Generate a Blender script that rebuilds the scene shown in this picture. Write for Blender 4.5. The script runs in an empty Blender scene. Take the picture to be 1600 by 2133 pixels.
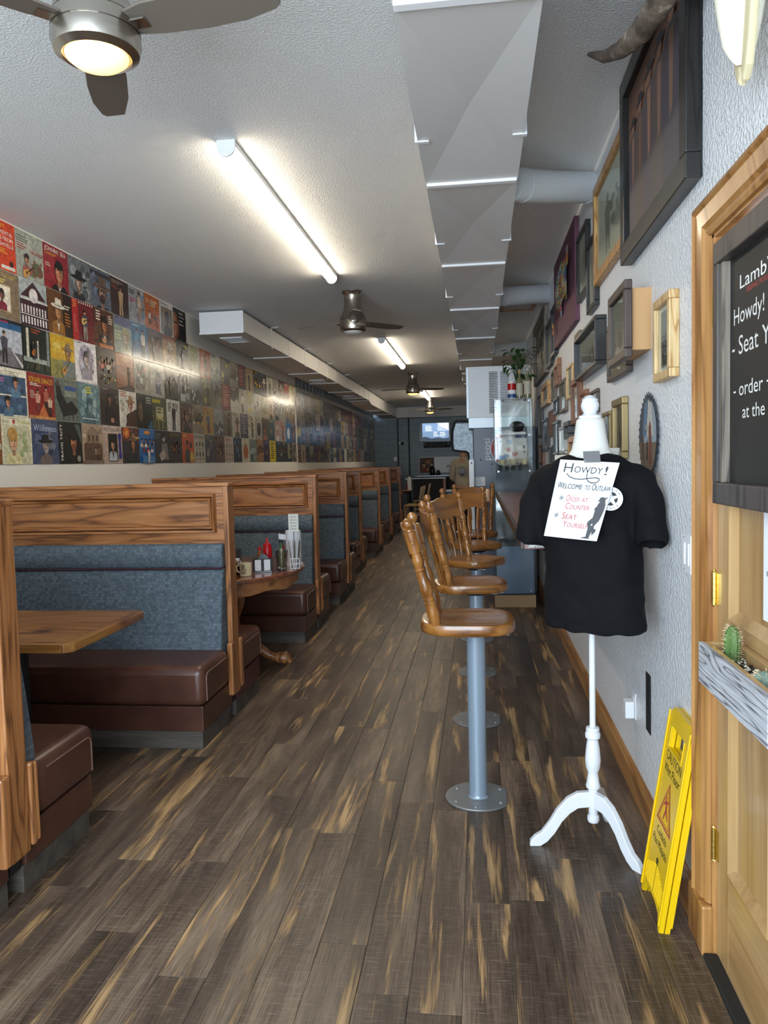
import bpy, bmesh, math, random
from mathutils import Vector, Matrix
random.seed(7)
sc = bpy.context.scene
COL = sc.collection
PI = math.pi

# ------------------------------------------------------------ camera
def camera():
    y, p, r = math.radians(7.124), math.radians(3.708), math.radians(-1.4654)
    f = Vector((-math.sin(y) * math.cos(p), math.cos(y) * math.cos(p), -math.sin(p)))
    rt = Vector((math.cos(y), math.sin(y), 0))
    up = rt.cross(f)
    R = rt * math.cos(r) + up * math.sin(r)
    U = up * math.cos(r) - rt * math.sin(r)
    cam = bpy.data.cameras.new('camera')
    o = bpy.data.objects.new('camera', cam)
    COL.objects.link(o)
    m = Matrix.Identity(4)
    for i in range(3):
        m[i][0], m[i][1], m[i][2] = R[i], U[i], -f[i]
    m[2][3] = 1.50
    o.matrix_world = m
    cam.sensor_fit = 'HORIZONTAL'
    cam.sensor_width = 36.0
    cam.lens = 36.0 * 1588 / 1600
    cam.clip_start = 0.05
    cam.clip_end = 200
    sc.camera = o
camera()

# ------------------------------------------------------------ world, daylight, exposure
w = bpy.data.worlds.new('overcast_sky')
sc.world = w
w.use_nodes = True
bg = w.node_tree.nodes['Background']
bg.inputs[0].default_value = (0.74, 0.87, 1.0, 1)
bg.inputs[1].default_value = 7.4
vs = sc.view_settings
vs.view_transform = 'Standard'
vs.look = 'None'
vs.exposure = 1.14
vs.gamma = 1.0
vs.use_curve_mapping = False
sc.cycles.use_denoising = True
sc.cycles.max_bounces = 8
sc.cycles.diffuse_bounces = 5
sc.cycles.glossy_bounces = 4
sc.cycles.transparent_max_bounces = 16
sc.cycles.sample_clamp_indirect = 6.0
sc.cycles.caustics_reflective = False
sc.cycles.caustics_refractive = False
# daylight opening of the shop front behind the camera (light portal, emits nothing itself)
pl = bpy.data.lights.new('shopfront_window_offscreen', 'AREA')
pl.shape = 'RECTANGLE'
pl.size, pl.size_y = 3.5, 2.5
pl.cycles.is_portal = True
po = bpy.data.objects.new('shopfront_window_offscreen', pl)
po.location = (-1.15, -1.62, 1.60)
po.rotation_euler = (PI / 2, 0, 0)
COL.objects.link(po)

# ------------------------------------------------------------ room numbers
LW, LW2, RW, CZ, YB, YF, YJ = -2.96, -3.06, 0.67, 3.095, 22.7, -1.6, 12.37

# ------------------------------------------------------------ colour helpers
def s2l(c):
    return c / 12.92 if c <= 0.04045 else ((c + 0.055) / 1.055) ** 2.4
def C(h):
    h = h.lstrip('#')
    return tuple(s2l(int(h[i:i + 2], 16) / 255) for i in (0, 2, 4)) + (1.0,)

# ------------------------------------------------------------ materials
def mat(name, col=(0.5, 0.5, 0.5, 1), rough=0.5, metal=0.0, spec=0.5, coat=0.0, coat_rough=0.1):
    m = bpy.data.materials.new(name)
    m.use_nodes = True
    b = m.node_tree.nodes['Principled BSDF']
    if isinstance(col, str):
        col = C(col)
    b.inputs['Base Color'].default_value = col
    b.inputs['Roughness'].default_value = rough
    b.inputs['Metallic'].default_value = metal
    b.inputs['Specular IOR Level'].default_value = spec
    b.inputs['Coat Weight'].default_value = coat
    b.inputs['Coat Roughness'].default_value = coat_rough
    return m
def nd(m, t, **k):
    n = m.node_tree.nodes.new(t)
    for a, v in k.items():
        if a.startswith('i_'):
            key = a[2:]
            n.inputs[int(key) if key.isdigit() else key.replace('_', ' ')].default_value = v
        else:
            setattr(n, a, v)
    return n
def ln(m, a, b, oa=0, ib=0):
    m.node_tree.links.new(a.outputs[oa], b.inputs[ib])
def bsdf(m):
    return m.node_tree.nodes['Principled BSDF']
def coords(m, scale=(1, 1, 1), rnd=True, world=False):
    if world:
        tc = nd(m, 'ShaderNodeNewGeometry')
        src, so = tc, 'Position'
    else:
        tc = nd(m, 'ShaderNodeTexCoord')
        src, so = tc, 'Object'
    if rnd and not world:
        oi = nd(m, 'ShaderNodeObjectInfo')
        mu = nd(m, 'ShaderNodeMath', operation='MULTIPLY', i_1=37.7)
        m.node_tree.links.new(oi.outputs['Random'], mu.inputs[0])
        ad = nd(m, 'ShaderNodeVectorMath', operation='ADD')
        m.node_tree.links.new(src.outputs[so], ad.inputs[0])
        m.node_tree.links.new(mu.outputs[0], ad.inputs[1])
        src, so = ad, 0
    mp = nd(m, 'ShaderNodeMapping')
    mp.inputs['Scale'].default_value = scale
    m.node_tree.links.new(src.outputs[so], mp.inputs['Vector'])
    return mp
def noise(m, vec, scale=1.0, detail=3.0, rough=0.5, dist=0.0):
    n = nd(m, 'ShaderNodeTexNoise')
    n.inputs['Scale'].default_value = scale
    n.inputs['Detail'].default_value = detail
    n.inputs['Roughness'].default_value = rough
    n.inputs['Distortion'].default_value = dist
    ln(m, vec, n)
    return n
def ramp(m, src, stops, out='Fac'):
    r = nd(m, 'ShaderNodeValToRGB')
    e = r.color_ramp.elements
    while len(e) < len(stops):
        e.new(0.5)
    for i, (p, c) in enumerate(stops):
        e[i].position = p
        e[i].color = C(c) if isinstance(c, str) else (c, c, c, 1)
    m.node_tree.links.new(src.outputs[out] if out in src.outputs.keys() else src.outputs[0], r.inputs[0])
    return r
def mixc(m, fac, a, b, mode='MIX'):
    n = nd(m, 'ShaderNodeMix', data_type='RGBA', blend_type=mode)
    L = m.node_tree.links
    for v, i in ((fac, 0), (a, 6), (b, 7)):
        if hasattr(v, 'outputs'):
            L.new(v.outputs[2 if v.bl_idname == 'ShaderNodeMix' else 0], n.inputs[i])
        else:
            n.inputs[i].default_value = C(v) if isinstance(v, str) else v
    return n
def setc(m, n):
    m.node_tree.links.new(n.outputs[2 if n.bl_idname == 'ShaderNodeMix' else 0], bsdf(m).inputs['Base Color'])
def bump(m, src, strength=0.3, dist=0.01):
    b = nd(m, 'ShaderNodeBump')
    b.inputs['Strength'].default_value = strength
    b.inputs['Distance'].default_value = dist
    m.node_tree.links.new(src.outputs[0], b.inputs['Height'])
    m.node_tree.links.new(b.outputs[0], bsdf(m).inputs['Normal'])
def wood(name, c1, c2, axis='z', sc_=1.0, rings=9, rough=0.45, c3=None, coat=0.0, knots=None, grain=0.35):
    m = mat(name, rough=rough, coat=coat)
    k = {'x': 0, 'y': 1, 'z': 2}[axis]
    s = [9 * sc_] * 3
    s[k] = 0.8 * sc_
    mp = coords(m, s)
    n = noise(m, mp, 1.0, 2.5, 0.5, 0.2)
    mu = nd(m, 'ShaderNodeMath', operation='MULTIPLY', i_1=float(rings) * 2.2)
    ln(m, n, mu)
    pp = nd(m, 'ShaderNodeMath', operation='PINGPONG', i_1=1.0)
    ln(m, mu, pp)
    r = ramp(m, pp, [(0.0, c1), (0.32, c2), (1.0, c3 or c2)])
    s2 = [160 * sc_] * 3
    s2[k] = 5 * sc_
    g = noise(m, coords(m, s2), 1.0, 2.0)
    gr = ramp(m, g, [(0.3, 1 - grain), (0.7, 1.0)])
    mx = mixc(m, 1.0, r, gr, 'MULTIPLY')
    if knots:
        s3 = [2.6] * 3
        s3[k] = 1.7
        v = nd(m, 'ShaderNodeTexVoronoi')
        v.inputs['Scale'].default_value = 1.0
        ln(m, coords(m, s3), v)
        kr = ramp(m, v, [(0.05, 1.0), (0.11, 0.0)], 'Distance')
        mx = mixc(m, kr, mx, knots)
    setc(m, mx)
    bump(m, g, 0.08, 0.002)
    return m

MT = {}
def defmats():
    # walls
    m = mat('white_textured_plaster', '#e6e7ea', 0.30, spec=0.5)
    n = noise(m, coords(m, (1, 1, 1), world=True), 75, 3.0, 0.55)
    r = ramp(m, n, [(0.42, 0.0), (0.62, 1.0)])
    bump(m, r, 0.7, 0.006)
    MT['plaster'] = m
    m = mat('stippled_ceiling_paint', '#e4e4e3', 0.7, spec=0.25)
    n = noise(m, coords(m, (1, 1, 1), world=True), 95, 3.0, 0.6)
    r = ramp(m, n, [(0.45, 0.0), (0.62, 1.0)])
    bump(m, r, 0.6, 0.006)
    MT['ceiling'] = m
    m = mat('cream_wall_paint', '#dcd9d1', 0.6, spec=0.3)
    n = noise(m, coords(m, (1, 1, 1), world=True), 70, 3.0)
    bump(m, n, 0.3, 0.004)
    MT['cream'] = m
    MT['greyboard'] = mat('grey_board_paint', '#8e949b', 0.6)
    m = mat('blue_grey_block_paint', '#68757e', 0.35)
    n = noise(m, coords(m, (1, 1, 1), world=True), 60, 3.0)
    bump(m, n, 0.25, 0.004)
    MT['block'] = m
    MT['mortar'] = mat('dark_grey_mortar', '#39424a', 0.8)
    MT['dark'] = mat('near_black', '#0d0d0e', 0.6)
    MT['blackgloss'] = mat('gloss_black', '#0b0b0d', 0.2)
    MT['blackmatt'] = mat('matt_black', '#151517', 0.7)
    # floor planks
    m = mat('weathered_vinyl_plank', rough=0.42, spec=0.5)
    a = noise(m, coords(m, (8, 1.0, 1)), 1.0, 5.0, 0.6, 0.4)
    base = ramp(m, a, [(0.30, '#33281f'), (0.5, '#5b4a3d'), (0.70, '#86725f')])
    g = noise(m, coords(m, (260, 6, 1)), 1.0, 3.0, 0.65)
    gr = ramp(m, g, [(0.32, 0.42), (0.66, 1.25)])
    c1 = mixc(m, 1.0, base, gr, 'MULTIPLY')
    x = noise(m, coords(m, (14, 300, 1)), 1.0, 2.0, 0.6)
    xr = ramp(m, x, [(0.56, 0.0), (0.72, 0.5)])
    c2 = mixc(m, xr, c1, '#8d7f70')
    s = noise(m, coords(m, (15, 1.2, 1)), 1.0, 4.5, 0.55, 0.5)
    sg_ = nd(m, 'ShaderNodeMath', operation='MULTIPLY_ADD', i_1=0.16)
    ln(m, g, sg_); ln(m, s, sg_, 0, 2)
    sr = ramp(m, sg_, [(0.648, 0.0), (0.672, 0.55), (0.725, 1.0)])
    gr2 = ramp(m, g, [(0.3, 0.6), (0.65, 1.15)])
    sg = mixc(m, 1.0, ramp(m, s, [(0.59, '#8a6c49'), (0.69, '#bb986c')]), gr2, 'MULTIPLY')
    c3 = mixc(m, sr, c2, sg)
    oi = nd(m, 'ShaderNodeObjectInfo')
    pv = nd(m, 'ShaderNodeMapRange', i_3=0.72, i_4=1.22)
    m.node_tree.links.new(oi.outputs['Random'], pv.inputs[0])
    c4 = mixc(m, 1.0, c3, pv, 'MULTIPLY')
    setc(m, c4)
    rr = ramp(m, g, [(0.3, 0.34), (0.7, 0.50)])
    m.node_tree.links.new(rr.outputs[0], bsdf(m).inputs['Roughness'])
    bump(m, g, 0.12, 0.002)
    MT['plank'] = m
    MT['underfloor'] = mat('brown_underlay', '#4a3d33', 0.7)
    # woods
    MT['oak'] = wood('golden_oak', '#6f4424', '#aa6c3a', 'x', 1.0, 8, 0.38, '#b87c4a', coat=0.2)
    MT['oaky'] = wood('golden_oak_cross', '#6f4424', '#aa6c3a', 'y', 1.0, 3, 0.38, '#b87c4a', coat=0.2)
    MT['oakz'] = wood('golden_oak_upright', '#6f4424', '#aa6c3a', 'z', 1.0, 7, 0.38, '#b87c4a', coat=0.2)
    MT['pine'] = wood('knotty_pine', '#a88253', '#b99361', 'z', 0.7, 3, 0.38, '#c19d6c', coat=0.2, knots='#4a2a12', grain=0.18)
    MT['piney'] = wood('knotty_pine_level', '#a88253', '#b99361', 'y', 0.7, 3, 0.38, '#c19d6c', coat=0.2, knots='#4a2a12', grain=0.18)
    MT['trimz'] = wood('orange_pine_trim', '#8a5a2c', '#ac7842', 'z', 0.9, 4, 0.35, '#b98850', coat=0.25, grain=0.2)
    MT['trimy'] = wood('orange_pine_trim_level', '#8a5a2c', '#ac7842', 'y', 0.9, 4, 0.35, '#b98850', coat=0.25, grain=0.2)
    MT['stool'] = wood('honey_stained_hardwood', '#6f4118', '#97612b', 'x', 0.9, 5, 0.28, '#a36d33', coat=0.5, grain=0.25)
    MT['stooly'] = wood('honey_stained_crest', '#6f4118', '#97612b', 'y', 0.9, 1.5, 0.28, '#a36d33', coat=0.5, grain=0.25)
    MT['stoolz'] = wood('honey_stained_turned_wood', '#6f4118', '#97612b', 'z', 0.9, 5, 0.28, '#a36d33', coat=0.5, grain=0.2)
    MT['tabletop'] = wood('rustic_orange_planks', '#6e3f1c', '#a36a34', 'x', 1.0, 8, 0.3, '#b4803f', coat=0.4, knots='#3a1d0c')
    MT['tabley'] = wood('rustic_orange_end_plank', '#6e3f1c', '#a36a34', 'y', 1.0, 2, 0.3, '#b4803f', coat=0.4)
    MT['tableround'] = wood('red_brown_varnished_wood', '#5a2a15', '#834628', 'y', 1.0, 7, 0.18, '#8f5230', coat=0.6)
    MT['chair'] = wood('pale_varnished_wood', '#8b6a3e', '#b39059', 'z', 1.0, 6, 0.35, '#bf9e68', coat=0.3)
    MT['barwood'] = wood('dark_cherry_bar_boards', '#4a241c', '#703a2e', 'x', 1.0, 4, 0.34, '#7c463a', coat=0.2)
    MT['fr_oak'] = wood('frame_oak', '#8a5a28', '#bd8a4c', 'z', 1.6, 8, 0.4, '#caa063', coat=0.1)
    MT['fr_pale'] = wood('frame_pale_oak', '#b1844d', '#d7b27a', 'z', 1.6, 8, 0.4, '#dfc08d')
    MT['fr_dark'] = wood('frame_dark_brown', '#241a15', '#43322a', 'z', 1.6, 6, 0.4, '#4b3930')
    MT['fr_black'] = wood('frame_black', '#0d0b0b', '#1f1c1b', 'z', 1.6, 6, 0.35, '#262322')
    MT['fr_grey'] = wood('frame_grey_driftwood', '#4a4139', '#7a6e61', 'z', 1.6, 6, 0.6, '#85796b')
    MT['fr_red'] = wood('frame_red_brown', '#5c2f18', '#8a5330', 'z', 1.6, 6, 0.4, '#955e38')
    MT['fr_gold'] = mat('frame_brass_gold', '#8a7750', 0.4, 0.6)
    MT['fr_silver'] = mat('frame_silver', '#a7a59f', 0.35, 0.8)
    m = wood('whitewashed_grey_board', '#5a5556', '#b9bcc4', 'x', 2.2, 9, 0.7, '#cfd2d8', grain=0.35)
    MT['grey_board'] = m
    MT['chalkframe'] = wood('charcoal_stained_wood', '#2b2523', '#473f3b', 'z', 1.2, 5, 0.5, '#514843')
    MT['cardboard'] = mat('tan_ply', '#b98f5e', 0.6)
    MT['plinth'] = mat('bare_plywood', '#a5825c', 0.6)
    # upholstery
    m = mat('brown_vinyl', '#4b2d22', 0.34, spec=0.5)
    n = noise(m, coords(m, (1, 1, 1)), 130, 3.0)
    bump(m, n, 0.10, 0.002)
    n2 = noise(m, coords(m, (1, 1, 1)), 5, 3.0)
    setc(m, ramp(m, n2, [(0.3, '#42261d'), (0.7, '#573629')]))
    MT['vinyl'] = m
    MT['burgundy'] = mat('burgundy_vinyl', '#471a20', 0.4)
    MT['welt'] = mat('pale_worn_welt', '#7d5d50', 0.4)
    MT['piping'] = mat('maroon_piping', '#3a1420', 0.5)
    m = mat('blue_green_weave', rough=0.85, spec=0.2)
    mp = coords(m, (1, 1, 1))
    br = nd(m, 'ShaderNodeTexBrick', offset=0.5)
    br.inputs['Color1'].default_value = C('#6f7b84')
    br.inputs['Color2'].default_value = C('#525d66')
    br.inputs['Mortar'].default_value = C('#5b666f')
    for kk, vv in (('Scale', 1.0), ('Mortar Size', 0.002), ('Brick Width', 0.020), ('Row Height', 0.017), ('Bias', 0.0)):
        br.inputs[kk].default_value = vv
    sw = nd(m, 'ShaderNodeSeparateXYZ'); cb = nd(m, 'ShaderNodeCombineXYZ')
    ln(m, mp, sw); ln(m, sw, cb, 0, 0); ln(m, sw, cb, 2, 1); ln(m, cb, br)
    g = noise(m, coords(m, (420, 420, 60)), 1.0, 2.0)
    setc(m, mixc(m, 1.0, br, ramp(m, g, [(0.3, 0.62), (0.7, 1.15)]), 'MULTIPLY'))
    bump(m, g, 0.15, 0.002)
    MT['fabric'] = m
    m = wood('weathered_kick_board', '#2d2825', '#4c443e', 'x', 1.4, 1.2, 0.6, '#665d54', grain=0.5)
    MT['kick'] = m
    # metals, paints, plastics
    MT['nickel'] = mat('brushed_nickel', '#b0a99f', 0.25, 1.0)
    MT['chrome'] = mat('chrome', '#d5d8db', 0.12, 1.0)
    MT['steel'] = mat('galvanised_steel', '#a0a5a9', 0.42, 0.85)
    MT['glassedge'] = mat('green_glass_edge', '#5f706c', 0.25)
    MT['brass'] = mat('polished_brass', '#d2b464', 0.25, 1.0)
    MT['blade'] = mat('taupe_fan_blade', '#6b6157', 0.5)
    MT['duct'] = mat('painted_duct_metal', '#dad8d6', 0.42)
    MT['ductl'] = mat('pale_painted_duct_metal', '#d6d4d1', 0.42)
    MT['white'] = mat('white_paint', '#e6e7ea', 0.35)
    MT['strip'] = mat('white_duct_cleat', '#f2f2f2', 0.3)
    MT['pipe'] = mat('white_painted_pipe', '#cfd2d4', 0.4)
    MT['postblue'] = mat('blue_grey_enamel', '#8593a1', 0.22, 0.2, coat=0.4)
    MT['baseplate'] = mat('grey_enamel_plate', '#7f8182', 0.3, 0.35)
    MT['yellow'] = mat('yellow_plastic', '#e2b90c', 0.32)
    MT['red'] = mat('red_plastic', '#b3121a', 0.25)
    MT['paper'] = mat('white_paper', '#dddfe4', 0.7)
    MT['ceramic'] = mat('cream_ceramic', '#ddd0a9', 0.2)
    MT['ceramicw'] = mat('white_gloss_enamel', '#dcdde1', 0.18, coat=0.5)
    MT['manikin'] = mat('white_mannequin_cloth', '#dad7d0', 0.55)
    MT['shirt'] = mat('black_cotton', '#09090d', 0.85, spec=0.2)
    MT['tape'] = mat('grey_duct_tape', '#8d8e90', 0.35, 0.3)
    MT['bone'] = mat('bleached_bone', '#d3ccb9', 0.6)
    MT['bone2'] = mat('yellowed_bone', '#c2b490', 0.6)
    m = mat('weathered_horn', rough=0.5)
    n = noise(m, coords(m, (14, 14, 14)), 1.0, 5.0, 0.7)
    setc(m, ramp(m, n, [(0.38, '#4a4038'), (0.56, '#75675a'), (0.68, '#c4b8a6')]))
    MT['horn'] = m
    MT['blueplastic'] = mat('blue_plastic', '#1f4f86', 0.4)
    MT['skin'] = mat('skin', '#b98a6e', 0.5)
    MT['hoodie'] = mat('beige_fleece', '#b5a690', 0.9)
    MT['trouser'] = mat('dark_trousers', '#1b1d24', 0.85)
    MT['hair'] = mat('brown_hair', '#2f2018', 0.6)
    MT['leaf'] = mat('dark_green_leaf', '#2f4f22', 0.35)
    MT['cactus'] = mat('green_cactus', '#4f6b33', 0.6)
    MT['cactusgrey'] = mat('grey_green_cactus', '#6d8072', 0.7)
    MT['spine'] = mat('cactus_spine', '#d8c7a4', 0.6)
    m = mat('potting_soil', rough=0.9)
    n = noise(m, coords(m, (90, 90, 90)), 1.0, 3.0, 0.7)
    setc(m, ramp(m, n, [(0.45, '#231a15'), (0.6, '#4b3c31'), (0.68, '#b7aa9a')]))
    bump(m, n, 0.9, 0.02)
    MT['soil'] = m
    MT['label'] = mat('aged_paper_label', '#b9b4a2', 0.6)
    MT['terracotta'] = mat('terracotta', '#8d4a30', 0.7)
    MT['pepsi'] = mat('slate_blue_panel', '#3f4657', 0.35)
    m = mat('mottled_brushed_steel', rough=0.4, metal=0.7)
    n = noise(m, coords(m, (30, 30, 30)), 1.0, 5.0, 0.7)
    setc(m, ramp(m, n, [(0.3, '#4f5458'), (0.7, '#80868a')]))
    MT['mottled'] = m
    MT['bluepanel'] = mat('scuffed_blue_panel', '#46566b', 0.3, 0.3)
    MT['sawsteel'] = mat('painted_dark_steel', '#2c333b', 0.5, 0.3)
    MT['amberglass'] = mat('amber_sauce', '#8c4a18', 0.15)
    MT['greenglass'] = mat('olive_clear_bottle', '#79765a', 0.1)
    # glass: fresnel mix of clear and mirror
    def glass(name, tint, base=0.06):
        m = bpy.data.materials.new(name)
        m.use_nodes = True
        nt = m.node_tree
        nt.nodes.clear()
        o = nt.nodes.new('ShaderNodeOutputMaterial')
        t = nt.nodes.new('ShaderNodeBsdfTransparent'); t.inputs[0].default_value = tint
        g = nt.nodes.new('ShaderNodeBsdfGlossy'); g.inputs['Roughness'].default_value = 0.03
        ge = nt.nodes.new('ShaderNodeNewGeometry')
        dt = nt.nodes.new('ShaderNodeVectorMath'); dt.operation = 'DOT_PRODUCT'
        nt.links.new(ge.outputs['Incoming'], dt.inputs[0]); nt.links.new(ge.outputs['Normal'], dt.inputs[1])
        ab = nt.nodes.new('ShaderNodeMath'); ab.operation = 'ABSOLUTE'; nt.links.new(dt.outputs['Value'], ab.inputs[0])
        om = nt.nodes.new('ShaderNodeMath'); om.operation = 'SUBTRACT'; om.inputs[0].default_value = 1.0; nt.links.new(ab.outputs[0], om.inputs[1])
        pw = nt.nodes.new('ShaderNodeMath'); pw.operation = 'POWER'; pw.inputs[1].default_value = 5.0; nt.links.new(om.outputs[0], pw.inputs[0])
        f = nt.nodes.new('ShaderNodeMath'); f.operation = 'MULTIPLY_ADD'; f.inputs[1].default_value = 0.48; f.inputs[2].default_value = 0.025; nt.links.new(pw.outputs[0], f.inputs[0])
        x = nt.nodes.new('ShaderNodeMixShader')
        nt.links.new(f.outputs[0], x.inputs[0]); nt.links.new(t.outputs[0], x.inputs[1]); nt.links.new(g.outputs[0], x.inputs[2])
        nt.links.new(x.outputs[0], o.inputs[0])
        return m
    MT['glass'] = glass('clear_glass', (0.965, 0.98, 0.975, 1))
    MT['glasscup'] = glass('clear_tumbler_plastic', (0.80, 0.80, 0.78, 1))
    MT['winglass'] = glass('window_glass', (0.97, 0.98, 0.98, 1))
    # lamps
    def emit(name, col, s):
        m = bpy.data.materials.new(name)
        m.use_nodes = True
        b = m.node_tree.nodes['Principled BSDF']
        b.inputs['Base Color'].default_value = (0.8, 0.8, 0.8, 1)
        b.inputs['Emission Color'].default_value = C(col)
        b.inputs['Emission Strength'].default_value = s
        return m
    MT['tube'] = emit('lit_tube_diffuser', '#fff0d6', 16.0)
    MT['bulb'] = emit('lit_frosted_lamp', '#ffbf5c', 1.5)
    MT['bulb_off'] = mat('frosted_lamp_glass', '#d9d7d0', 0.3)
    # printed colour: read from each face's own print colour
    def printmat(name, rough, coat, emitk=0.0):
        m = mat(name, rough=rough, coat=coat)
        a = nd(m, 'ShaderNodeVertexColor', layer_name='Col')
        m.node_tree.links.new(a.outputs[0], bsdf(m).inputs['Base Color'])
        if emitk:
            m.node_tree.links.new(a.outputs[0], bsdf(m).inputs['Emission Color'])
            bsdf(m).inputs['Emission Strength'].default_value = emitk
        return m
    m = printmat('glossy_sleeve_print', 0.24, 0.2)
    n = noise(m, coords(m, (9, 9, 9)), 1.0, 2.0, 0.5, 0.6)
    bump(m, n, 0.22, 0.012)
    gn = noise(m, coords(m, (38, 38, 38)), 1.0, 5.0, 0.7)
    vc = [q for q in m.node_tree.nodes if q.bl_idname == 'ShaderNodeVertexColor'][0]
    setc(m, mixc(m, 1.0, vc, ramp(m, gn, [(0.32, 0.55), (0.68, 1.28)]), 'MULTIPLY'))
    MT['sleeve'] = m
    MT['print'] = printmat('matt_print', 0.6, 0.0)
    MT['printgloss'] = printmat('glazed_print', 0.35, 0.6)
    MT['lcd'] = printmat('lcd_print', 0.3, 0.0, 0.8)
defmats()

# ------------------------------------------------------------ geometry helpers
class G:
    def __init__(s):
        s.v = []; s.f = []
    def _add(s, vs, fs):
        o = len(s.v)
        s.v += [tuple(p) for p in vs]
        s.f += [tuple(i + o for i in f) for f in fs]
        return s
    def box(s, x0, x1, y0, y1, z0, z1):
        if x0 > x1: x0, x1 = x1, x0
        if y0 > y1: y0, y1 = y1, y0
        if z0 > z1: z0, z1 = z1, z0
        return s._add([(x0, y0, z0), (x1, y0, z0), (x1, y1, z0), (x0, y1, z0), (x0, y0, z1), (x1, y0, z1), (x1, y1, z1), (x0, y1, z1)],
                      [(0, 3, 2, 1), (4, 5, 6, 7), (0, 1, 5, 4), (1, 2, 6, 5), (2, 3, 7, 6), (3, 0, 4, 7)])
    def lathe(s, prof, c=(0, 0, 0), n=24, axis='z'):
        vs = []
        for r, z in prof:
            for i in range(n):
                a = 2 * PI * i / n
                p = (r * math.cos(a), r * math.sin(a), z)
                if axis == 'x': p = (z, p[0], p[1])
                elif axis == 'y': p = (p[1], z, p[0])
                vs.append((p[0] + c[0], p[1] + c[1], p[2] + c[2]))
        fs = []
        for k in range(len(prof) - 1):
            for i in range(n):
                j = (i + 1) % n
                fs.append((k * n + i, k * n + j, (k + 1) * n + j, (k + 1) * n + i))
        fs.append(tuple(range(n - 1, -1, -1)))
        fs.append(tuple((len(prof) - 1) * n + i for i in range(n)))
        return s._add(vs, fs)
    def cyl(s, c, r, h, axis='z', n=20, r2=None):
        return s.lathe([(r, 0), (r if r2 is None else r2, h)], c, n, axis)
    def ball(s, c, r, n=14, sq=(1, 1, 1)):
        m = n // 2
        o = len(s.v)
        s.lathe([(max(1e-4, r * math.sin(PI * k / m)), -r * math.cos(PI * k / m)) for k in range(m + 1)], (0, 0, 0), n)
        for i in range(o, len(s.v)):
            p = s.v[i]
            s.v[i] = (p[0] * sq[0] + c[0], p[1] * sq[1] + c[1], p[2] * sq[2] + c[2])
        return s
    def rings(s, rs, cap=True):
        n = len(rs[0]); vs = [p for r in rs for p in r]; fs = []
        for k in range(len(rs) - 1):
            for i in range(n):
                j = (i + 1) % n
                fs.append((k * n + i, k * n + j, (k + 1) * n + j, (k + 1) * n + i))
        if cap:
            fs.append(tuple(range(n - 1, -1, -1)))
            fs.append(tuple((len(rs) - 1) * n + i for i in range(n)))
        return s._add(vs, fs)
    def tube(s, pts, r, n=8, sq=1.0):
        pts = [Vector(p) for p in pts]
        rr = r if isinstance(r, (list, tuple)) else [r] * len(pts)
        prev = None; rs = []
        for i, p in enumerate(pts):
            t = (pts[min(i + 1, len(pts) - 1)] - pts[max(i - 1, 0)]).normalized()
            if prev is None:
                a = Vector((0, 0, 1)) if abs(t.z) < 0.9 else Vector((1, 0, 0))
                u = t.cross(a).normalized()
            else:
                u = (prev - t * prev.dot(t)).normalized()
            prev = u
            v = t.cross(u)
            rs.append([tuple(p + (u * math.cos(2 * PI * k / n) + v * sq * math.sin(2 * PI * k / n)) * rr[i]) for k in range(n)])
        return s.rings(rs)
    def prism(s, poly, lo, hi, axis='y'):
        # polygon in the plane across the axis: y -> (x, z), x -> (y, z), z -> (x, y)
        def P(a, b, t):
            return {'y': (a, t, b), 'x': (t, a, b), 'z': (a, b, t)}[axis]
        n = len(poly)
        vs = [P(a, b, lo) for a, b in poly] + [P(a, b, hi) for a, b in poly]
        fs = [tuple(range(n)), tuple(range(2 * n - 1, n - 1, -1))]
        fs += [(i, i + n, (i + 1) % n + n, (i + 1) % n) for i in range(n)]
        return s._add(vs, fs)
    def xf(s, m, start=0):
        for i in range(start, len(s.v)):
            s.v[i] = tuple(m @ Vector(s.v[i]))
        return s
    def join(s, g, m=None):
        vs = [tuple(m @ Vector(p)) for p in g.v] if m else g.v
        return s._add(vs, g.f)

def mesh_of(name, g, recalc=True):
    me = bpy.data.meshes.new(name)
    me.from_pydata(g.v, [], g.f)
    if recalc:
        bm = bmesh.new(); bm.from_mesh(me)
        bmesh.ops.recalc_face_normals(bm, faces=bm.faces)
        bm.to_mesh(me); bm.free()
    return me
def obj(name, g, m, parent=None, bevel=0.0, smooth=None, loc=(0, 0, 0), rz=0.0, seg=2, recalc=True):
    me = g if isinstance(g, bpy.types.Mesh) else mesh_of(name, g, recalc)
    if m is not None and len(me.materials) == 0:
        me.materials.append(MT[m] if isinstance(m, str) else m)
    if smooth is not None:
        me.polygons.foreach_set('use_smooth', [True] * len(me.polygons))
        me.set_sharp_from_angle(angle=math.radians(smooth))
    o = bpy.data.objects.new(name, me)
    COL.objects.link(o)
    o.location = loc
    o.rotation_euler = (0, 0, rz)
    if parent is not None:
        o.parent = parent
    if bevel:
        b = o.modifiers.new('bevel', 'BEVEL')
        b.width = bevel; b.segments = seg; b.limit_method = 'ANGLE'
        b.angle_limit = math.radians(40)
    return o
def bake_cut(o, cutters):
    # carve real hollows: cut, keep the resulting mesh, drop the cutting shapes
    for c in cutters:
        b = o.modifiers.new('cut', 'BOOLEAN'); b.operation = 'DIFFERENCE'; b.solver = 'EXACT'; b.object = c
    bpy.context.view_layer.update()
    me = bpy.data.meshes.new_from_object(o.evaluated_get(bpy.context.evaluated_depsgraph_get()))
    o.modifiers.clear()
    o.data = me
    me.polygons.foreach_set('use_smooth', [True] * len(me.polygons))
    me.set_sharp_from_angle(angle=math.radians(50))
    for c in cutters:
        m_ = c.data
        bpy.data.objects.remove(c); bpy.data.meshes.remove(m_)
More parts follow.
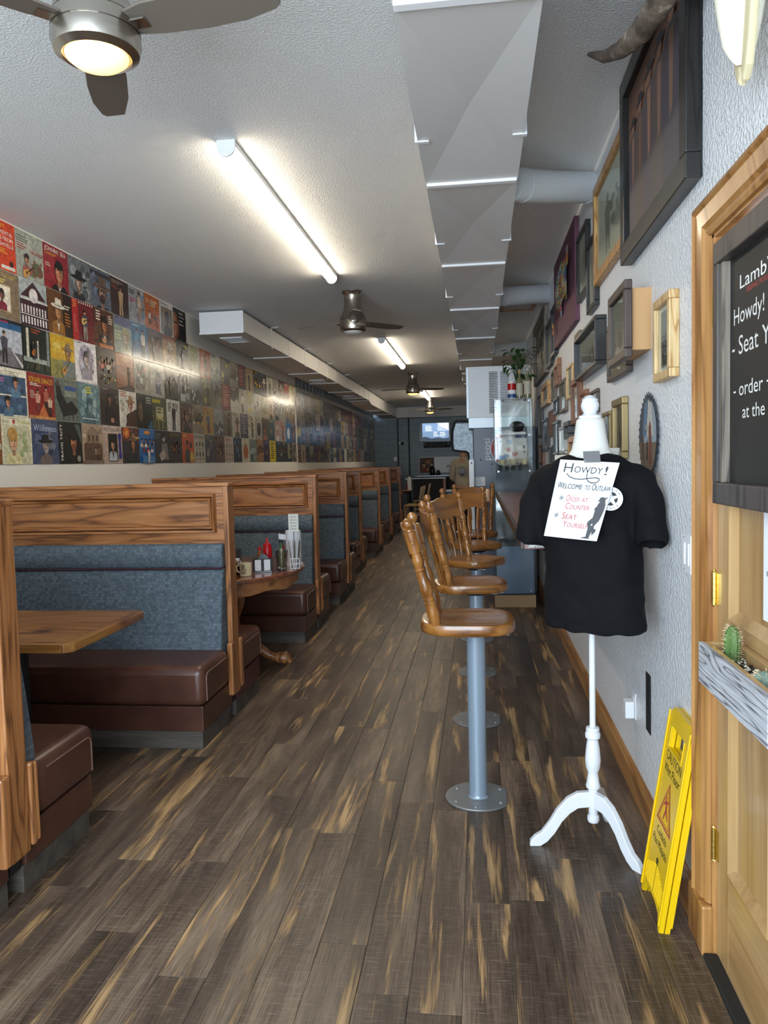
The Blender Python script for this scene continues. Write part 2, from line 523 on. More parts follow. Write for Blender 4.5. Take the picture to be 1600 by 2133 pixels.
def tag(o, label, cat, group=None):
    o['label'] = label
    o['category'] = cat
    if group:
        o['group'] = group
    return o
def thing(name, label, cat, loc=(0, 0, 0), rz=0.0, group=None):
    o = bpy.data.objects.new(name, None)
    o.empty_display_size = 0.05
    COL.objects.link(o)
    o.location = loc
    o.rotation_euler = (0, 0, rz)
    return tag(o, label, cat, group)
def struct(name, g, m, bevel=0.0, smooth=None, parent=None, label=None):
    o = obj(name, g, m, parent, bevel, smooth)
    o['kind'] = 'structure'
    if label:
        o['label'] = label
    return o
def clone(src, parent=None, loc=None, rz=None):
    c = src.copy()
    COL.objects.link(c)
    if parent is not None:
        c.parent = parent
    if loc is not None:
        c.location = loc
    if rz is not None:
        c.rotation_euler = (0, 0, rz)
    return c
def clone_tree(root, loc, rz):
    r = clone(root, None, loc, rz)
    for ch in list(root.children):
        c = clone(ch, r)
        for g in list(ch.children):
            clone(g, c)
    return r

# ------------------------------------------------------------ flat print: local plane x/z, facing -y
_txt = {}
def text2d(t):
    if t in _txt:
        return _txt[t]
    cu = bpy.data.curves.new('t', 'FONT')
    cu.body = t
    cu.resolution_u = 3
    o = bpy.data.objects.new('t', cu)
    COL.objects.link(o)
    dg = bpy.context.evaluated_depsgraph_get()
    me = o.evaluated_get(dg).to_mesh()
    v = [(p.co.x, p.co.y) for p in me.vertices]
    f = [tuple(p.vertices) for p in me.polygons]
    o.evaluated_get(dg).to_mesh_clear()
    bpy.data.objects.remove(o)
    bpy.data.curves.remove(cu)
    xs = [p[0] for p in v] or [0]; ys = [p[1] for p in v] or [0]
    _txt[t] = (v, f, min(xs), max(xs), min(ys), max(ys))
    return _txt[t]
class Pr:
    """layers of flat printed colour on a sheet; unit square 0..1 mapped to w x h"""
    def __init__(s, w, h, thick=0.004, bg='#ffffff', edge=None, lay=0.00018):
        s.w, s.h, s.k, s.lay = w, h, 0, lay
        s.v = []; s.f = []; s.c = []
        e = C(edge or bg)
        b = G().box(-w / 2, w / 2, 0, thick, -h / 2, h / 2)
        s.v += b.v; s.f += b.f; s.c += [e] * 6
        s.rect(0, 0, 1, 1, bg)
    def poly(s, pts, col):
        s.k += 1
        o = len(s.v)
        s.v += [((min(1, max(0, u)) - 0.5) * s.w, -s.k * s.lay, (min(1, max(0, v)) - 0.5) * s.h) for u, v in pts]
        s.f.append(tuple(range(o, o + len(pts))))
        s.c.append(C(col))
        return s
    def rect(s, x, y, w, h, col):
        return s.poly([(x, y), (x + w, y), (x + w, y + h), (x, y + h)], col)
    def ell(s, cx, cy, rx, ry, col, n=16, a0=0, a1=2 * PI):
        full = a1 - a0 > 6.28
        m = n if full else n + 1
        return s.poly([(cx + rx * math.cos(a0 + (a1 - a0) * i / n), cy + ry * math.sin(a0 + (a1 - a0) * i / n)) for i in range(m)], col)
    def ring(s, cx, cy, rx, ry, t, col, n=20):
        s.k += 1
        o = len(s.v)
        for q in (1.0, 1.0 - t):
            s.v += [((cx + rx * q * math.cos(2 * PI * i / n) - 0.5) * s.w, -s.k * s.lay, (cy + ry * q * math.sin(2 * PI * i / n) - 0.5) * s.h) for i in range(n)]
        for i in range(n):
            j = (i + 1) % n
            s.f.append((o + i, o + j, o + n + j, o + n + i)); s.c.append(C(col))
        return s
    def text(s, t, x, y, hgt, col, width=None, rot=0.0, align='l'):
        v, f, x0, x1, y0, y1 = text2d(t)
        if not f:
            return s
        s.k += 1
        o = len(s.v)
        sy = hgt * s.h / 0.73
        sx = sy
        if width:
            sx = width * (s.w if abs(rot) < 0.5 else s.h) / max(1e-6, x1 - x0)
        off = {'l': x0, 'c': (x0 + x1) / 2, 'r': x1}[align]
        ca, sa = math.cos(rot), math.sin(rot)
        for a, b in v:
            a2, b2 = (a - off) * sx, b * sy
            s.v.append(((x - 0.5) * s.w + a2 * ca - b2 * sa, -s.k * s.lay, (y - 0.5) * s.h + a2 * sa + b2 * ca))
        for q in f:
            s.f.append(tuple(i + o for i in q)); s.c.append(C(col))
        return s
    def lines(s, x, y, w, n, lh, col, fill=0.5, jag=True, rnd=random):
        for i in range(n):
            ww = w * (rnd.uniform(0.6, 1.0) if jag else 1)
            s.rect(x, y - i * lh, ww, lh * fill, col)
        return s
    def person(s, cx, cy, k, skin='#c79a78', hair='#2a1d16', top='#23252c', hat=None, beard=None, brim=1.7, inner=None, dark=0.75):
        def dk(h, q):
            h = h.lstrip('#')
            return '#' + ''.join('%02x' % int(int(h[i:i + 2], 16) * q) for i in (0, 2, 4))
        s.poly([(cx - 1.55 * k, cy - 3.2 * k), (cx - 1.5 * k, cy - 1.9 * k), (cx - 0.95 * k, cy - 1.45 * k), (cx + 0.95 * k, cy - 1.45 * k), (cx + 1.5 * k, cy - 1.9 * k), (cx + 1.55 * k, cy - 3.2 * k)], top)
        if inner:
            s.poly([(cx - 0.42 * k, cy - 1.4 * k), (cx + 0.42 * k, cy - 1.4 * k), (cx, cy - 2.9 * k)], inner)
        s.poly([(cx - 0.34 * k, cy - 1.75 * k), (cx + 0.34 * k, cy - 1.75 * k), (cx + 0.34 * k, cy - 0.6 * k), (cx - 0.34 * k, cy - 0.6 * k)], dk(skin, 0.72))
        s.ell(cx, cy + 0.18 * k, 0.86 * k, 1.08 * k, hair)
        s.ell(cx, cy - 0.1 * k, 0.68 * k, 0.95 * k, skin)
        s.ell(cx + 0.38 * k, cy - 0.1 * k, 0.30 * k, 0.8 * k, dk(skin, dark), 12)
        if beard:
            s.ell(cx, cy - 0.62 * k, 0.56 * k, 0.5 * k, beard)
        for q in (-1, 1):
            s.rect(cx + q * 0.3 * k - 0.14 * k, cy + 0.12 * k, 0.28 * k, 0.1 * k, '#2a1a12')
        s.poly([(cx - 0.1 * k, cy - 0.3 * k), (cx + 0.12 * k, cy - 0.3 * k), (cx + 0.04 * k, cy + 0.1 * k)], dk(skin, 0.8))
        s.rect(cx - 0.24 * k, cy - 0.56 * k, 0.48 * k, 0.1 * k, '#7a3b30')
        s.ell(cx, cy + 0.62 * k, 0.74 * k, 0.42 * k, hair, 14)
        if hat:
            s.ell(cx, cy + 0.62 * k, brim * k, 0.3 * k, hat)
            s.poly([(cx - 0.8 * k, cy + 0.65 * k), (cx - 0.66 * k, cy + 1.6 * k), (cx - 0.2 * k, cy + 1.72 * k), (cx + 0.1 * k, cy + 1.6 * k), (cx + 0.66 * k, cy + 1.65 * k), (cx + 0.8 * k, cy + 0.65 * k)], hat)
            s.rect(cx - 0.8 * k, cy + 0.62 * k, 1.6 * k, 0.14 * k, dk(hat, 0.6))
        return s
    def stand(s, cx, y0, h, top='#8a5c3a', legs='#22242c', skin='#c79a78', hair='#20160f', hat=None):
        k = h / 7.5
        s.poly([(cx - 1.0 * k, y0), (cx - 0.9 * k, y0 + 3.6 * k), (cx + 0.9 * k, y0 + 3.6 * k), (cx + 1.0 * k, y0), (cx + 0.3 * k, y0), (cx, y0 + 3.0 * k), (cx - 0.3 * k, y0)], legs)
        s.poly([(cx - 1.0 * k, y0 + 3.4 * k), (cx - 1.35 * k, y0 + 5.8 * k), (cx - 0.5 * k, y0 + 6.3 * k), (cx + 0.5 * k, y0 + 6.3 * k), (cx + 1.35 * k, y0 + 5.8 * k), (cx + 1.0 * k, y0 + 3.4 * k)], top)
        s.ell(cx, y0 + 6.95 * k, 0.5 * k, 0.62 * k, skin, 10)
        s.ell(cx, y0 + 7.25 * k, 0.55 * k, 0.4 * k, hair, 10)
        if hat:
            s.ell(cx, y0 + 7.35 * k, 1.2 * k, 0.2 * k, hat, 10)
            s.rect(cx - 0.5 * k, y0 + 7.35 * k, k, 0.65 * k, hat)
        return s
    def guitar(s, cx, cy, k, col='#c08a45', rot=0.5):
        for r, d in ((1.0, -0.6), (0.75, 0.6)):
            s.ell(cx + d * k * math.cos(rot), cy + d * k * math.sin(rot), r * k, r * k, col, 12)
        s.ell(cx, cy, 0.35 * k, 0.35 * k, '#2a160b', 10)
        a, b = math.cos(rot), math.sin(rot)
        s.poly([(cx + 0.6 * k * a + 0.15 * k * b, cy + 0.6 * k * b - 0.15 * k * a), (cx + 3.6 * k * a + 0.15 * k * b, cy + 3.6 * k * b - 0.15 * k * a), (cx + 3.6 * k * a - 0.15 * k * b, cy + 3.6 * k * b + 0.15 * k * a), (cx + 0.6 * k * a - 0.15 * k * b, cy + 0.6 * k * b + 0.15 * k * a)], '#3a2212')
        return s
    def mottle(s, cols, n, r0=0.03, r1=0.12, box=(0, 0, 1, 1), rnd=random):
        for i in range(n):
            r = rnd.uniform(r0, r1)
            x = rnd.uniform(box[0] + r, max(box[0] + r, box[2] - r)); y = rnd.uniform(box[1] + r, max(box[1] + r, box[3] - r))
            a = rnd.uniform(0, 3)
            s.poly([(x + r * rnd.uniform(0.5, 1) * math.cos(a + q), y + r * rnd.uniform(0.4, 1) * math.sin(a + q)) for q in (0, 1.1, 2.0, 3.2, 4.1, 5.2)], rnd.choice(cols))
        return s
    def mesh(s, name, m='print'):
        me = bpy.data.meshes.new(name)
        me.from_pydata(s.v, [], s.f)
        ca = me.color_attributes.new('Col', 'FLOAT_COLOR', 'CORNER')
        buf = []
        for p in me.polygons:
            buf += list(s.c[p.index]) * p.loop_total
        ca.data.foreach_set('color', buf)
        me.materials.append(MT[m])
        return me
    def obj(s, name, parent=None, m='print', loc=(0, 0, 0), rz=0.0, rx=0.0, ry=0.0):
        o = obj(name, s.mesh(name, m), None, parent, loc=loc)
        o.rotation_euler = (rx, ry, rz)
        return o
# ============================================================ THE SETTING
# ---- floor of vinyl planks
def build_floor():
    fl = struct('floor', G().box(LW2 - 0.1, RW + 0.1, YF - 0.1, YB + 0.1, -0.06, -0.003), 'underfloor', label='dark brown weathered plank floor')
    PW, PL = 0.15, 1.22
    def plank(w, l):
        g = 0.0004; b = 0.0016
        me = G()
        x, y = w / 2 - g, l / 2 - g
        vs = [(-x, -y, -0.004), (x, -y, -0.004), (x, y, -0.004), (-x, y, -0.004), (-x, -y, -0.001), (x, -y, -0.001), (x, y, -0.001), (-x, y, -0.001),
              (-x + b, -y + b, 0), (x - b, -y + b, 0), (x - b, y - b, 0), (-x + b, y - b, 0)]
        fs = [(0, 1, 5, 4), (1, 2, 6, 5), (2, 3, 7, 6), (3, 0, 4, 7), (4, 5, 9, 8), (5, 6, 10, 9), (6, 7, 11, 10), (7, 4, 8, 11), (8, 9, 10, 11)]
        me._add(vs, fs)
        return me
    full = plank(PW, PL)
    pm = mesh_of('plank', full)
    pm.materials.append(MT['plank'])
    rest = G()
    ncol = int(math.ceil((RW + 0.02 - LW2) / PW))
    rnd = random.Random(3)
    for c in range(ncol):
        cx = RW + 0.01 - PW * (c + 0.5)
        y = YF - rnd.uniform(0, PL)
        while y < YB:
            cy = y + PL / 2
            if cx > -1.80 and 1.2 < cy < 18.5:
                o = bpy.data.objects.new('plank', pm)
                COL.objects.link(o)
                o.parent = fl
                o.location = (cx, cy, 0)
            else:
                rest.join(full, Matrix.Translation((cx, cy, 0)))
            y += PL
    r = obj('plank_field', rest, 'plank', fl)
    r['kind'] = 'stuff'
build_floor()

# ---- walls
struct('wall_left', G().box(LW - 0.3, LW, YF, YJ, 0, CZ), 'cream')
wl = struct('wall_left_far', G().box(LW2 - 0.2, LW2, YJ, YB, 0, 2.84), 'cream')
g0 = mesh_of('board', G().box(-0.012, 0, -0.147, 0.147, 2.83, CZ))
g0.materials.append(MT['greyboard'])
y = YJ + 0.15
while y < YB:
    o = bpy.data.objects.new('board', g0); COL.objects.link(o); o.parent = wl; o.location = (LW2, y, 0)
    y += 0.30
struct('wall_right', G().box(RW, RW + 0.12, 2.40, YB, 0, CZ).box(RW, RW + 0.12, YF, 1.28, 0, CZ).box(RW, RW + 0.12, 1.28, 2.40, 2.17, CZ), 'plaster')
struct('ceiling', G().box(LW2 - 0.2, RW + 0.12, YF - 0.1, YB + 0.1, CZ, CZ + 0.08), 'ceiling')
# back wall of painted concrete blocks, white soffit along its top
wb = struct('wall_back', G().box(LW2 - 0.2, RW + 0.12, YB + 0.012, YB + 0.15, 0, CZ), 'mortar')
bm_ = mesh_of('block', G().box(-0.197, 0.197, 0, 0.03, -0.097, 0.097)); bm_.materials.append(MT['block'])
hm_ = mesh_of('half_block', G().box(-0.097, 0.097, 0, 0.03, -0.097, 0.097)); hm_.materials.append(MT['block'])
for r in range(14):
    z = 0.1 + r * 0.2
    if z > 2.85: break
    x = LW2 + (0.2 if r % 2 == 0 else 0.0)
    while x < 0.2:
        if x - 0.2 < LW2 - 0.01:
            o = bpy.data.objects.new('half_block', hm_); o.location = (x + 0.1, YB, z)
        else:
            o = bpy.data.objects.new('block', bm_); o.location = (x, YB, z)
        COL.objects.link(o); o.parent = wb
        x += 0.4
struct('trim_soffit', G().box(-2.36, RW, YB - 0.35, YB, 2.80, CZ), 'ductl')
# shop front behind the camera
wf = G()
wf.box(LW - 0.3, RW + 0.12, YF - 0.12, YF, 0, 0.30).box(LW - 0.3, RW + 0.12, YF - 0.12, YF, 2.88, CZ + 0.02)
wf.box(LW - 0.3, -2.88, YF - 0.12, YF, 0.3, 2.88).box(0.58, RW + 0.12, YF - 0.12, YF, 0.3, 2.88)
struct('wall_front', wf, 'plaster')
w1 = struct('window_1', G().box(-2.88, 0.58, YF - 0.09, YF - 0.03, 0.30, 0.36).box(-2.88, 0.58, YF - 0.09, YF - 0.03, 2.82, 2.88).box(-2.88, -2.82, YF - 0.09, YF - 0.03, 0.36, 2.82).box(0.52, 0.58, YF - 0.09, YF - 0.03, 0.36, 2.82).box(-1.18, -1.12, YF - 0.09, YF - 0.03, 0.36, 2.82), 'steel')
for a, b in ((-2.82, -1.18), (-1.12, 0.52)):
    obj('pane', G().box(a, b, YF - 0.064, YF - 0.058, 0.36, 2.82), 'winglass', w1)

# ---- baseboard on the right
def baseboard():
    prof = [(0, 0), (-0.018, 0), (-0.018, 0.10), (-0.013, 0.112), (-0.011, 0.122), (-0.004, 0.134), (0, 0.134)]
    g = G().prism([(RW + a, b) for a, b in prof], 2.44, YB, 'y')
    bb = struct('baseboard_right', g, 'trimy')
    bl = obj('plinth_block', G().box(RW - 0.032, RW, 2.285, 2.44, 0, 0.155), 'trimz', bb, 0.006)
baseboard()

# ---- pine door and its casing
def door():
    casing = G()
    prof = [(0, 0.0), (0, -0.03), (0.014, -0.034), (0.022, -0.026), (0.034, -0.024), (0.062, -0.020), (0.074, -0.012), (0.085, -0.014), (0.096, -0.010), (0.096, 0)]
    # upright: profile runs inwards (towards lower y) from the outer edge at y=2.415
    y0, zt = 2.405, 2.215
    def sweep(path):
        rs = []
        for (py, pz, dy, dz) in path:
            rs.append([(RW + d, py + dy * a, pz + dz * a) for a, d in prof])
        return rs
    casing.rings(sweep([(y0, 0.155, -1, 0), (y0, zt, -1, -1), (1.27, zt, 1, -1), (1.27, 0.0, 1, 0)]))
    t = struct('trim_door', casing, 'trimz', smooth=25)
    jamb = G().box(RW, RW + 0.10, 2.295, 2.315, 0, 2.125).box(RW, RW + 0.1, 1.36, 1.38, 0, 2.125).box(RW, RW + 0.1, 1.36, 2.315, 2.11, 2.13)
    obj('jamb', jamb, 'trimz', t)
    d = thing('door_1', 'knotty pine panel door with brass hinges in orange pine casing', 'door', (RW + 0.012, 2.29, 0.012))
    d['kind'] = 'structure'
    del d['category']
    W, H = 0.905, 2.09
    # local: x into the wall, y negative towards the camera
    st = 0.105
    rails = [(0.0, 0.30), (0.86, 1.03), (H - 0.13, H)]
    for a, b in ((0, st), (W - st, W), (W / 2 - 0.05, W / 2 + 0.05)):
        obj('stile', G().box(0, 0.036, -b, -a, 0, H), 'pine', d, 0.002)
    for a, b in rails:
        for p, q in ((st, W / 2 - 0.05), (W / 2 + 0.05, W - st)):
            obj('rail', G().box(0.0005, 0.0355, -q, -p, a, b), 'piney', d, 0.001)
    for p, q in ((st, W / 2 - 0.05), (W / 2 + 0.05, W - st)):
        for a, b in ((0.30, 0.86), (1.03, H - 0.13)):
            # recessed panel with a sloped moulding round it
            n = G()
            n.box(0.016, 0.026, -q, -p, a, b)
            pn = obj('panel', n, 'pine', d)
            mo = G()
            def quad(y1, z1, y2, z2, iy1, iz1, iy2, iz2):
                mo._add([(-0.003, y1, z1), (-0.003, y2, z2), (0.016, iy2, iz2), (0.016, iy1, iz1), (0.0, y1, z1), (0.0, y2, z2)], [(0, 1, 2, 3), (0, 4, 5, 1)])
            k = 0.028
            quad(-p, a, -p, b, -p - k, a + k, -p - k, b - k)
            quad(-p, b, -q, b, -p - k, b - k, -q + k, b - k)
            quad(-q, b, -q, a, -q + k, b - k, -q + k, a + k)
            quad(-q, a, -p, a, -q + k, a + k, -p - k, a + k)
            obj('moulding', mo, 'pine', pn)
    for z in (0.335, 1.10, 1.90):
        h = obj('hinge', G().box(-0.004, 0.001, -0.022, 0.0, z - 0.045, z + 0.045), 'brass', d)
        for k in range(5):
            obj('knuckle', G().cyl((-0.008, 0.006, z - 0.0475 + k * 0.019), 0.0075, 0.0182, n=12), 'brass', h, smooth=40)
        obj('pin', G().ball((-0.008, 0.006, z + 0.05), 0.006, 8).ball((-0.008, 0.006, z - 0.05), 0.006, 8), 'brass', h, smooth=40)
    obj('door_knob', G().lathe([(0.03, 0), (0.03, 0.006), (0.012, 0.012), (0.012, 0.04), (0.028, 0.05), (0.03, 0.065), (0.015, 0.078)], (-0.0, -W + 0.06, 0.95), 16, 'x').xf(Matrix.Scale(-1, 4, (1, 0, 0))), 'brass', d, smooth=40)
    # dark floor strip in front of the door
    g = G().box(RW - 0.03, RW + 0.012, 1.36, 2.285, 0, 0.016)
    obj('threshold', g, 'blackmatt', t, 0.006)
door()

# ---- right hand sheet-metal duct
def duct_right():
    d = thing('ceiling_duct', 'wide grey sheet metal duct with crossed creases and white cleats on ceiling', 'duct', (0, 0, 0))
    X0, X1, Z0, Z1 = -0.222, 0.205, 2.80, 3.055
    ys = [-1.4, -0.75, 0.75, 2.25, 3.69, 5.20, 6.70, 8.28, 10.05, 11.57, 13.1, 14.6]
    for a, b in zip(ys, ys[1:]):
        g = G()
        xm, ym = (X0 + X1) / 2, (a + b) / 2
        g._add([(X0, a, Z0), (X1, a, Z0), (X1, b, Z0), (X0, b, Z0), (xm, ym, Z0 + 0.034), (X0, a, Z1), (X1, a, Z1), (X1, b, Z1), (X0, b, Z1)],
               [(0, 1, 4), (1, 2, 4), (2, 3, 4), (3, 0, 4), (0, 5, 6, 1), (1, 6, 7, 2), (2, 7, 8, 3), (3, 8, 5, 0), (5, 8, 7, 6)])
        obj('duct_section', g, 'duct', d)
        yc = b
        obj('cleat', G().box(X0 + 0.004, X1 - 0.004, yc - 0.018, yc + 0.018, Z0 - 0.012, Z0 + 0.004), 'strip', d, 0.003)
        if a > 1:
            ysr = a + (b - a) * 0.66
            for s, xx in ((-1, X0), (1, X1)):
                g = G()
                g.box(xx - 0.012 * (s < 0) - 0.0 * s, xx + 0.012 * (s > 0), ysr - 0.012, ysr + 0.012, Z0 - 0.004, CZ)
                g.box(min(xx, xx - s * 0.045), max(xx, xx - s * 0.045), ysr - 0.012, ysr + 0.012, Z0 - 0.004, Z0 + 0.002)
                obj('strap', g, 'white', d)
    for p0, p1, p2, r in (((0.19, 4.02, 2.89), (0.42, 4.26, 2.945), (RW + 0.0, 4.50, 3.008), 0.082), ((0.19, 6.75, 2.90), (0.42, 6.95, 2.945), (RW + 0.0, 7.25, 3.008), 0.082), ((0.19, 10.0, 2.90), (0.42, 10.25, 2.945), (RW, 10.6, 3.008), 0.082)):
        pts = [Vector(p0).lerp(Vector(p1), t) for t in (0, 0.5)] + [Vector(p1), Vector(p1).lerp(Vector(p2), 0.55), Vector(p2)]
        pp = obj('branch_pipe', G().tube(pts, r, 20), 'pipe', d, smooth=50)
        for t in (0.25, 0.8):
            q = Vector(p0).lerp(Vector(p2), t); q2 = Vector(p0).lerp(Vector(p2), t + 0.03)
            qq = Vector(p1).lerp(Vector(p2), t) if t > 0.5 else Vector(p0).lerp(Vector(p1), t)
            dq = (Vector(p2) - Vector(p1)).normalized() if t > 0.5 else (Vector(p1) - Vector(p0)).normalized()
            obj('seam', G().tube([qq, qq + dq * 0.008], r + 0.002, 20), 'pipe', pp, smooth=50)
duct_right()

# ---- left hand duct over the records
def duct_left():
    d = thing('side_duct', 'long cream sheet metal duct along the record wall with floor-facing grilles', 'duct', (0, 0, 0))
    X0, X1, Z0, Z1 = -2.80, -2.345, 2.862, 3.070
    ys = [7.63, 9.5, 11.3, 12.75, 14.4, 15.9, 16.6]
    GR = (8.06, 12.35, 15.45, 19.2)
    def section(x0, x1, a, b, z0, z1):
        for yv in GR:
            if a < yv < b:      # a hollow section with a real opening in its underside
                t = 0.004
                g = G().box(x0, x0 + t, a, b, z0, z1).box(x1 - t, x1, a, b, z0, z1).box(x0, x1, a, b, z1 - t, z1)
                return g.box(x0, x1, a, yv - 0.14, z0, z0 + t).box(x0, x1, yv + 0.14, b, z0, z0 + t).box(x0, -2.675, yv - 0.14, yv + 0.14, z0, z0 + t).box(-2.465, x1, yv - 0.14, yv + 0.14, z0, z0 + t), 0.0
        t = 0.004
        return G().box(x0, x0 + t, a, b, z0, z1).box(x1 - t, x1, a, b, z0, z1).box(x0, x1, a, b, z1 - t, z1).box(x0, x1, a, b, z0, z0 + t), 0.0
    for a, b in zip(ys, ys[1:]):
        g, bv = section(X0, X1, a + 0.001, b - 0.001, Z0, Z1)
        obj('duct_section', g, 'ductl', d, bv)
        obj('cleat', G().box(X0 - 0.004, X1 + 0.004, b - 0.016, b + 0.016, Z0 - 0.012, Z0 + 0.003), 'strip', d)
        obj('seam', G().box(X1, X1 + 0.004, b - 0.006, b + 0.006, Z0, Z1), 'ductl', d)
    obj('duct_step', G().prism([(16.6, Z0), (17.0, 2.80), (17.0, Z1), (16.6, Z1)], X0 + 0.03, X1 - 0.0, 'x'), 'ductl', d)
    for a, b in ((17.0, 18.8), (18.8, 20.6), (20.6, YB - 0.01)):
        g, bv = section(X0 + 0.03, X1, a + 0.001, b - 0.001, 2.80, Z1)
        obj('duct_section', g, 'ductl', d, bv)
        obj('cleat', G().box(X0 + 0.03, X1 + 0.004, b - 0.016, b + 0.016, 2.788, 2.803), 'strip', d)
    ec = obj('end_cap', G().box(X0 - 0.004, X1 + 0.004, 7.615, 7.629, Z0 - 0.006, Z1 + 0.006), 'white', d, 0.002)
    obj('end_lip', G().box(X0 - 0.004, X1 + 0.004, 7.60, 7.616, Z0 - 0.012, Z0 + 0.004), 'strip', ec)
    for yv, z in ((8.06, Z0), (12.35, Z0), (15.45, Z0), (19.2, 2.80)):
        v = obj('grille', G().box(-2.69, -2.45, yv - 0.165, yv - 0.135, z - 0.012, z).box(-2.69, -2.45, yv + 0.135, yv + 0.165, z - 0.012, z).box(-2.69, -2.672, yv - 0.135, yv + 0.135, z - 0.012, z).box(-2.468, -2.45, yv - 0.135, yv + 0.135, z - 0.012, z), 'strip', d)
        for k in range(3):
            yy = yv - 0.075 + k * 0.075
            obj('louvre', G().prism([(yy - 0.014, z - 0.014), (yy - 0.012, z - 0.014), (yy + 0.016, z + 0.018), (yy + 0.014, z + 0.018)], -2.672, -2.468, 'x'), 'strip', v)
    for yv in (8.7, 10.4, 12.0, 13.6, 15.2, 17.5, 19.5, 21.3):
        g = G().box(X1, X1 + 0.004, yv - 0.012, yv + 0.012, 2.84, CZ - 0.01).tube([(X1 + 0.003, yv, CZ - 0.012), (X1 + 0.09, yv, CZ - 0.002)], 0.009, 4)
        obj('strap', g, 'ductl', d)
duct_left()

# ---- wood-framed hatch in the ceiling
def hatch():
    h = thing('ceiling_hatch', 'orange wood framed access hatch in ceiling beside the duct', 'hatch', (0.43, 8.05, CZ))
    a, b, t = 0.185, 0.33, 0.05
    for g in (G().box(-a, a, -b, -b + t, -0.022, 0), G().box(-a, a, b - t, b, -0.022, 0), G().box(-a, -a + t, -b + t, b - t, -0.022, 0), G().box(a - t, a, -b + t, b - t, -0.022, 0)):
        obj('frame_rail', g, 'trimy', h, 0.004)
    obj('hatch_panel', G().box(-a + t, a - t, -b + t, b - t, -0.008, 0), 'ceiling', h)
hatch()
# dark conduit line across the ceiling further back
tag(obj('conduit', G().tube([(0.215, 10.9, CZ - 0.015), (RW, 10.75, CZ - 0.015)], 0.014, 8), 'blackmatt'), 'thin black conduit crossing the ceiling above the ice machine', 'conduit')

# ---- tube lights
def tube_light(y0, y1, label, x=-1.20, z=CZ):
    t = thing('tube_light', label, 'light', (x, (y0 + y1) / 2, z), 0, 'ceiling tube lights')
    L = (y1 - y0) / 2
    obj('housing', G().box(-0.045, 0.045, -L + 0.0125, L - 0.0125, -0.03, 0), 'white', t, 0.004)
    n = 10
    prof = [(0.043 * math.cos(PI + PI * i / n), -0.028 + 0.047 * math.sin(PI + PI * i / n)) for i in range(n + 1)]
    obj('diffuser', G().prism(prof, -L + 0.012, L - 0.012, 'y'), 'tube', t, smooth=50)
    for s in (-1, 1):
        yy = s * L
        pr2 = [(0.047 * math.cos(PI + PI * i / n), -0.028 + 0.051 * math.sin(PI + PI * i / n)) for i in range(n + 1)] + [(0.047, 0), (-0.047, 0)]
        obj('end_cap', G().prism(pr2, min(yy, yy - s * 0.012), max(yy, yy - s * 0.012), 'y'), 'white', t, smooth=50)
tube_light(3.72, 6.45, 'long lit tube light on the ceiling between the two nearest fans')
tube_light(9.80, 12.55, 'long lit tube light on the ceiling beyond the unlit fan')
tube_light(16.80, 19.2, 'lit tube light on the ceiling between the two farthest fans')

# ---- fans
def fan(x, y, angs, lit, label):
    f = thing('ceiling_fan', label, 'ceiling fan', (x, y, CZ), 0, 'three-bladed nickel ceiling fans')
    hous = [(0.10, 0), (0.10, -0.012), (0.085, -0.03), (0.078, -0.05), (0.078, -0.11), (0.085, -0.17), (0.098, -0.205)]
    obj('canopy', G().lathe(hous, n=36), 'nickel', f, smooth=35)
    obj('motor_band', G().lathe([(0.100, -0.208), (0.118, -0.235), (0.122, -0.262)], n=36), 'nickel', f, smooth=35)
    obj('motor_band', G().lathe([(0.1235, -0.266), (0.128, -0.295), (0.1285, -0.305)], n=36), 'nickel', f, smooth=35)
    obj('light_ring', G().lathe([(0.1285, -0.309), (0.130, -0.33), (0.122, -0.358), (0.100, -0.372), (0.094, -0.366)], n=36), 'nickel', f, smooth=35)
    obj('gap_band', G().lathe([(0.096, -0.20), (0.12, -0.27), (0.124, -0.33)], n=30), 'nickel', f)
    obj('lamp_glass', G().lathe([(0.094, -0.362), (0.09, -0.372), (0.07, -0.388), (0.04, -0.397), (0.005, -0.400)], n=30), 'bulb' if lit else 'bulb_off', f, smooth=60)
    up = [(0.10, 0.045), (0.20, 0.062), (0.34, 0.070), (0.46, 0.066), (0.555, 0.045), (0.575, 0.03)]
    lo = [(0.575, -0.035), (0.45, -0.058), (0.30, -0.064), (0.18, -0.06), (0.10, -0.04)]
    for a in angs:
        b = G().prism(up + lo, -0.004, 0.004, 'z')
        b.xf(Matrix.Rotation(math.radians(-11), 4, 'X'))
        b.xf(Matrix.Rotation(math.radians(a), 4, 'Z'))
        b.xf(Matrix.Translation((0, 0, -0.285)))
        bl = obj('blade', b, 'blade', f, 0.002)
        br = G().box(0.09, 0.17, -0.022, 0.022, -0.006, 0.0)
        br.xf(Matrix.Rotation(math.radians(a), 4, 'Z')).xf(Matrix.Translation((0, 0, -0.29)))
        obj('blade_arm', br, 'nickel', bl)
fan(-1.105, 2.235, (-7, 111, 226), True, 'lit nickel ceiling fan above the plank table')
fan(-1.135, 7.12, (43, 163, 283), False, 'unlit nickel ceiling fan beyond the first tube light')
fan(-1.145, 13.8, (20, 170, 275), True, 'lit nickel ceiling fan beside the end of the second tube light')
fan(-1.17, 19.2, (15, 175, 280), True, 'lit nickel ceiling fan farthest back, in front of the block wall')
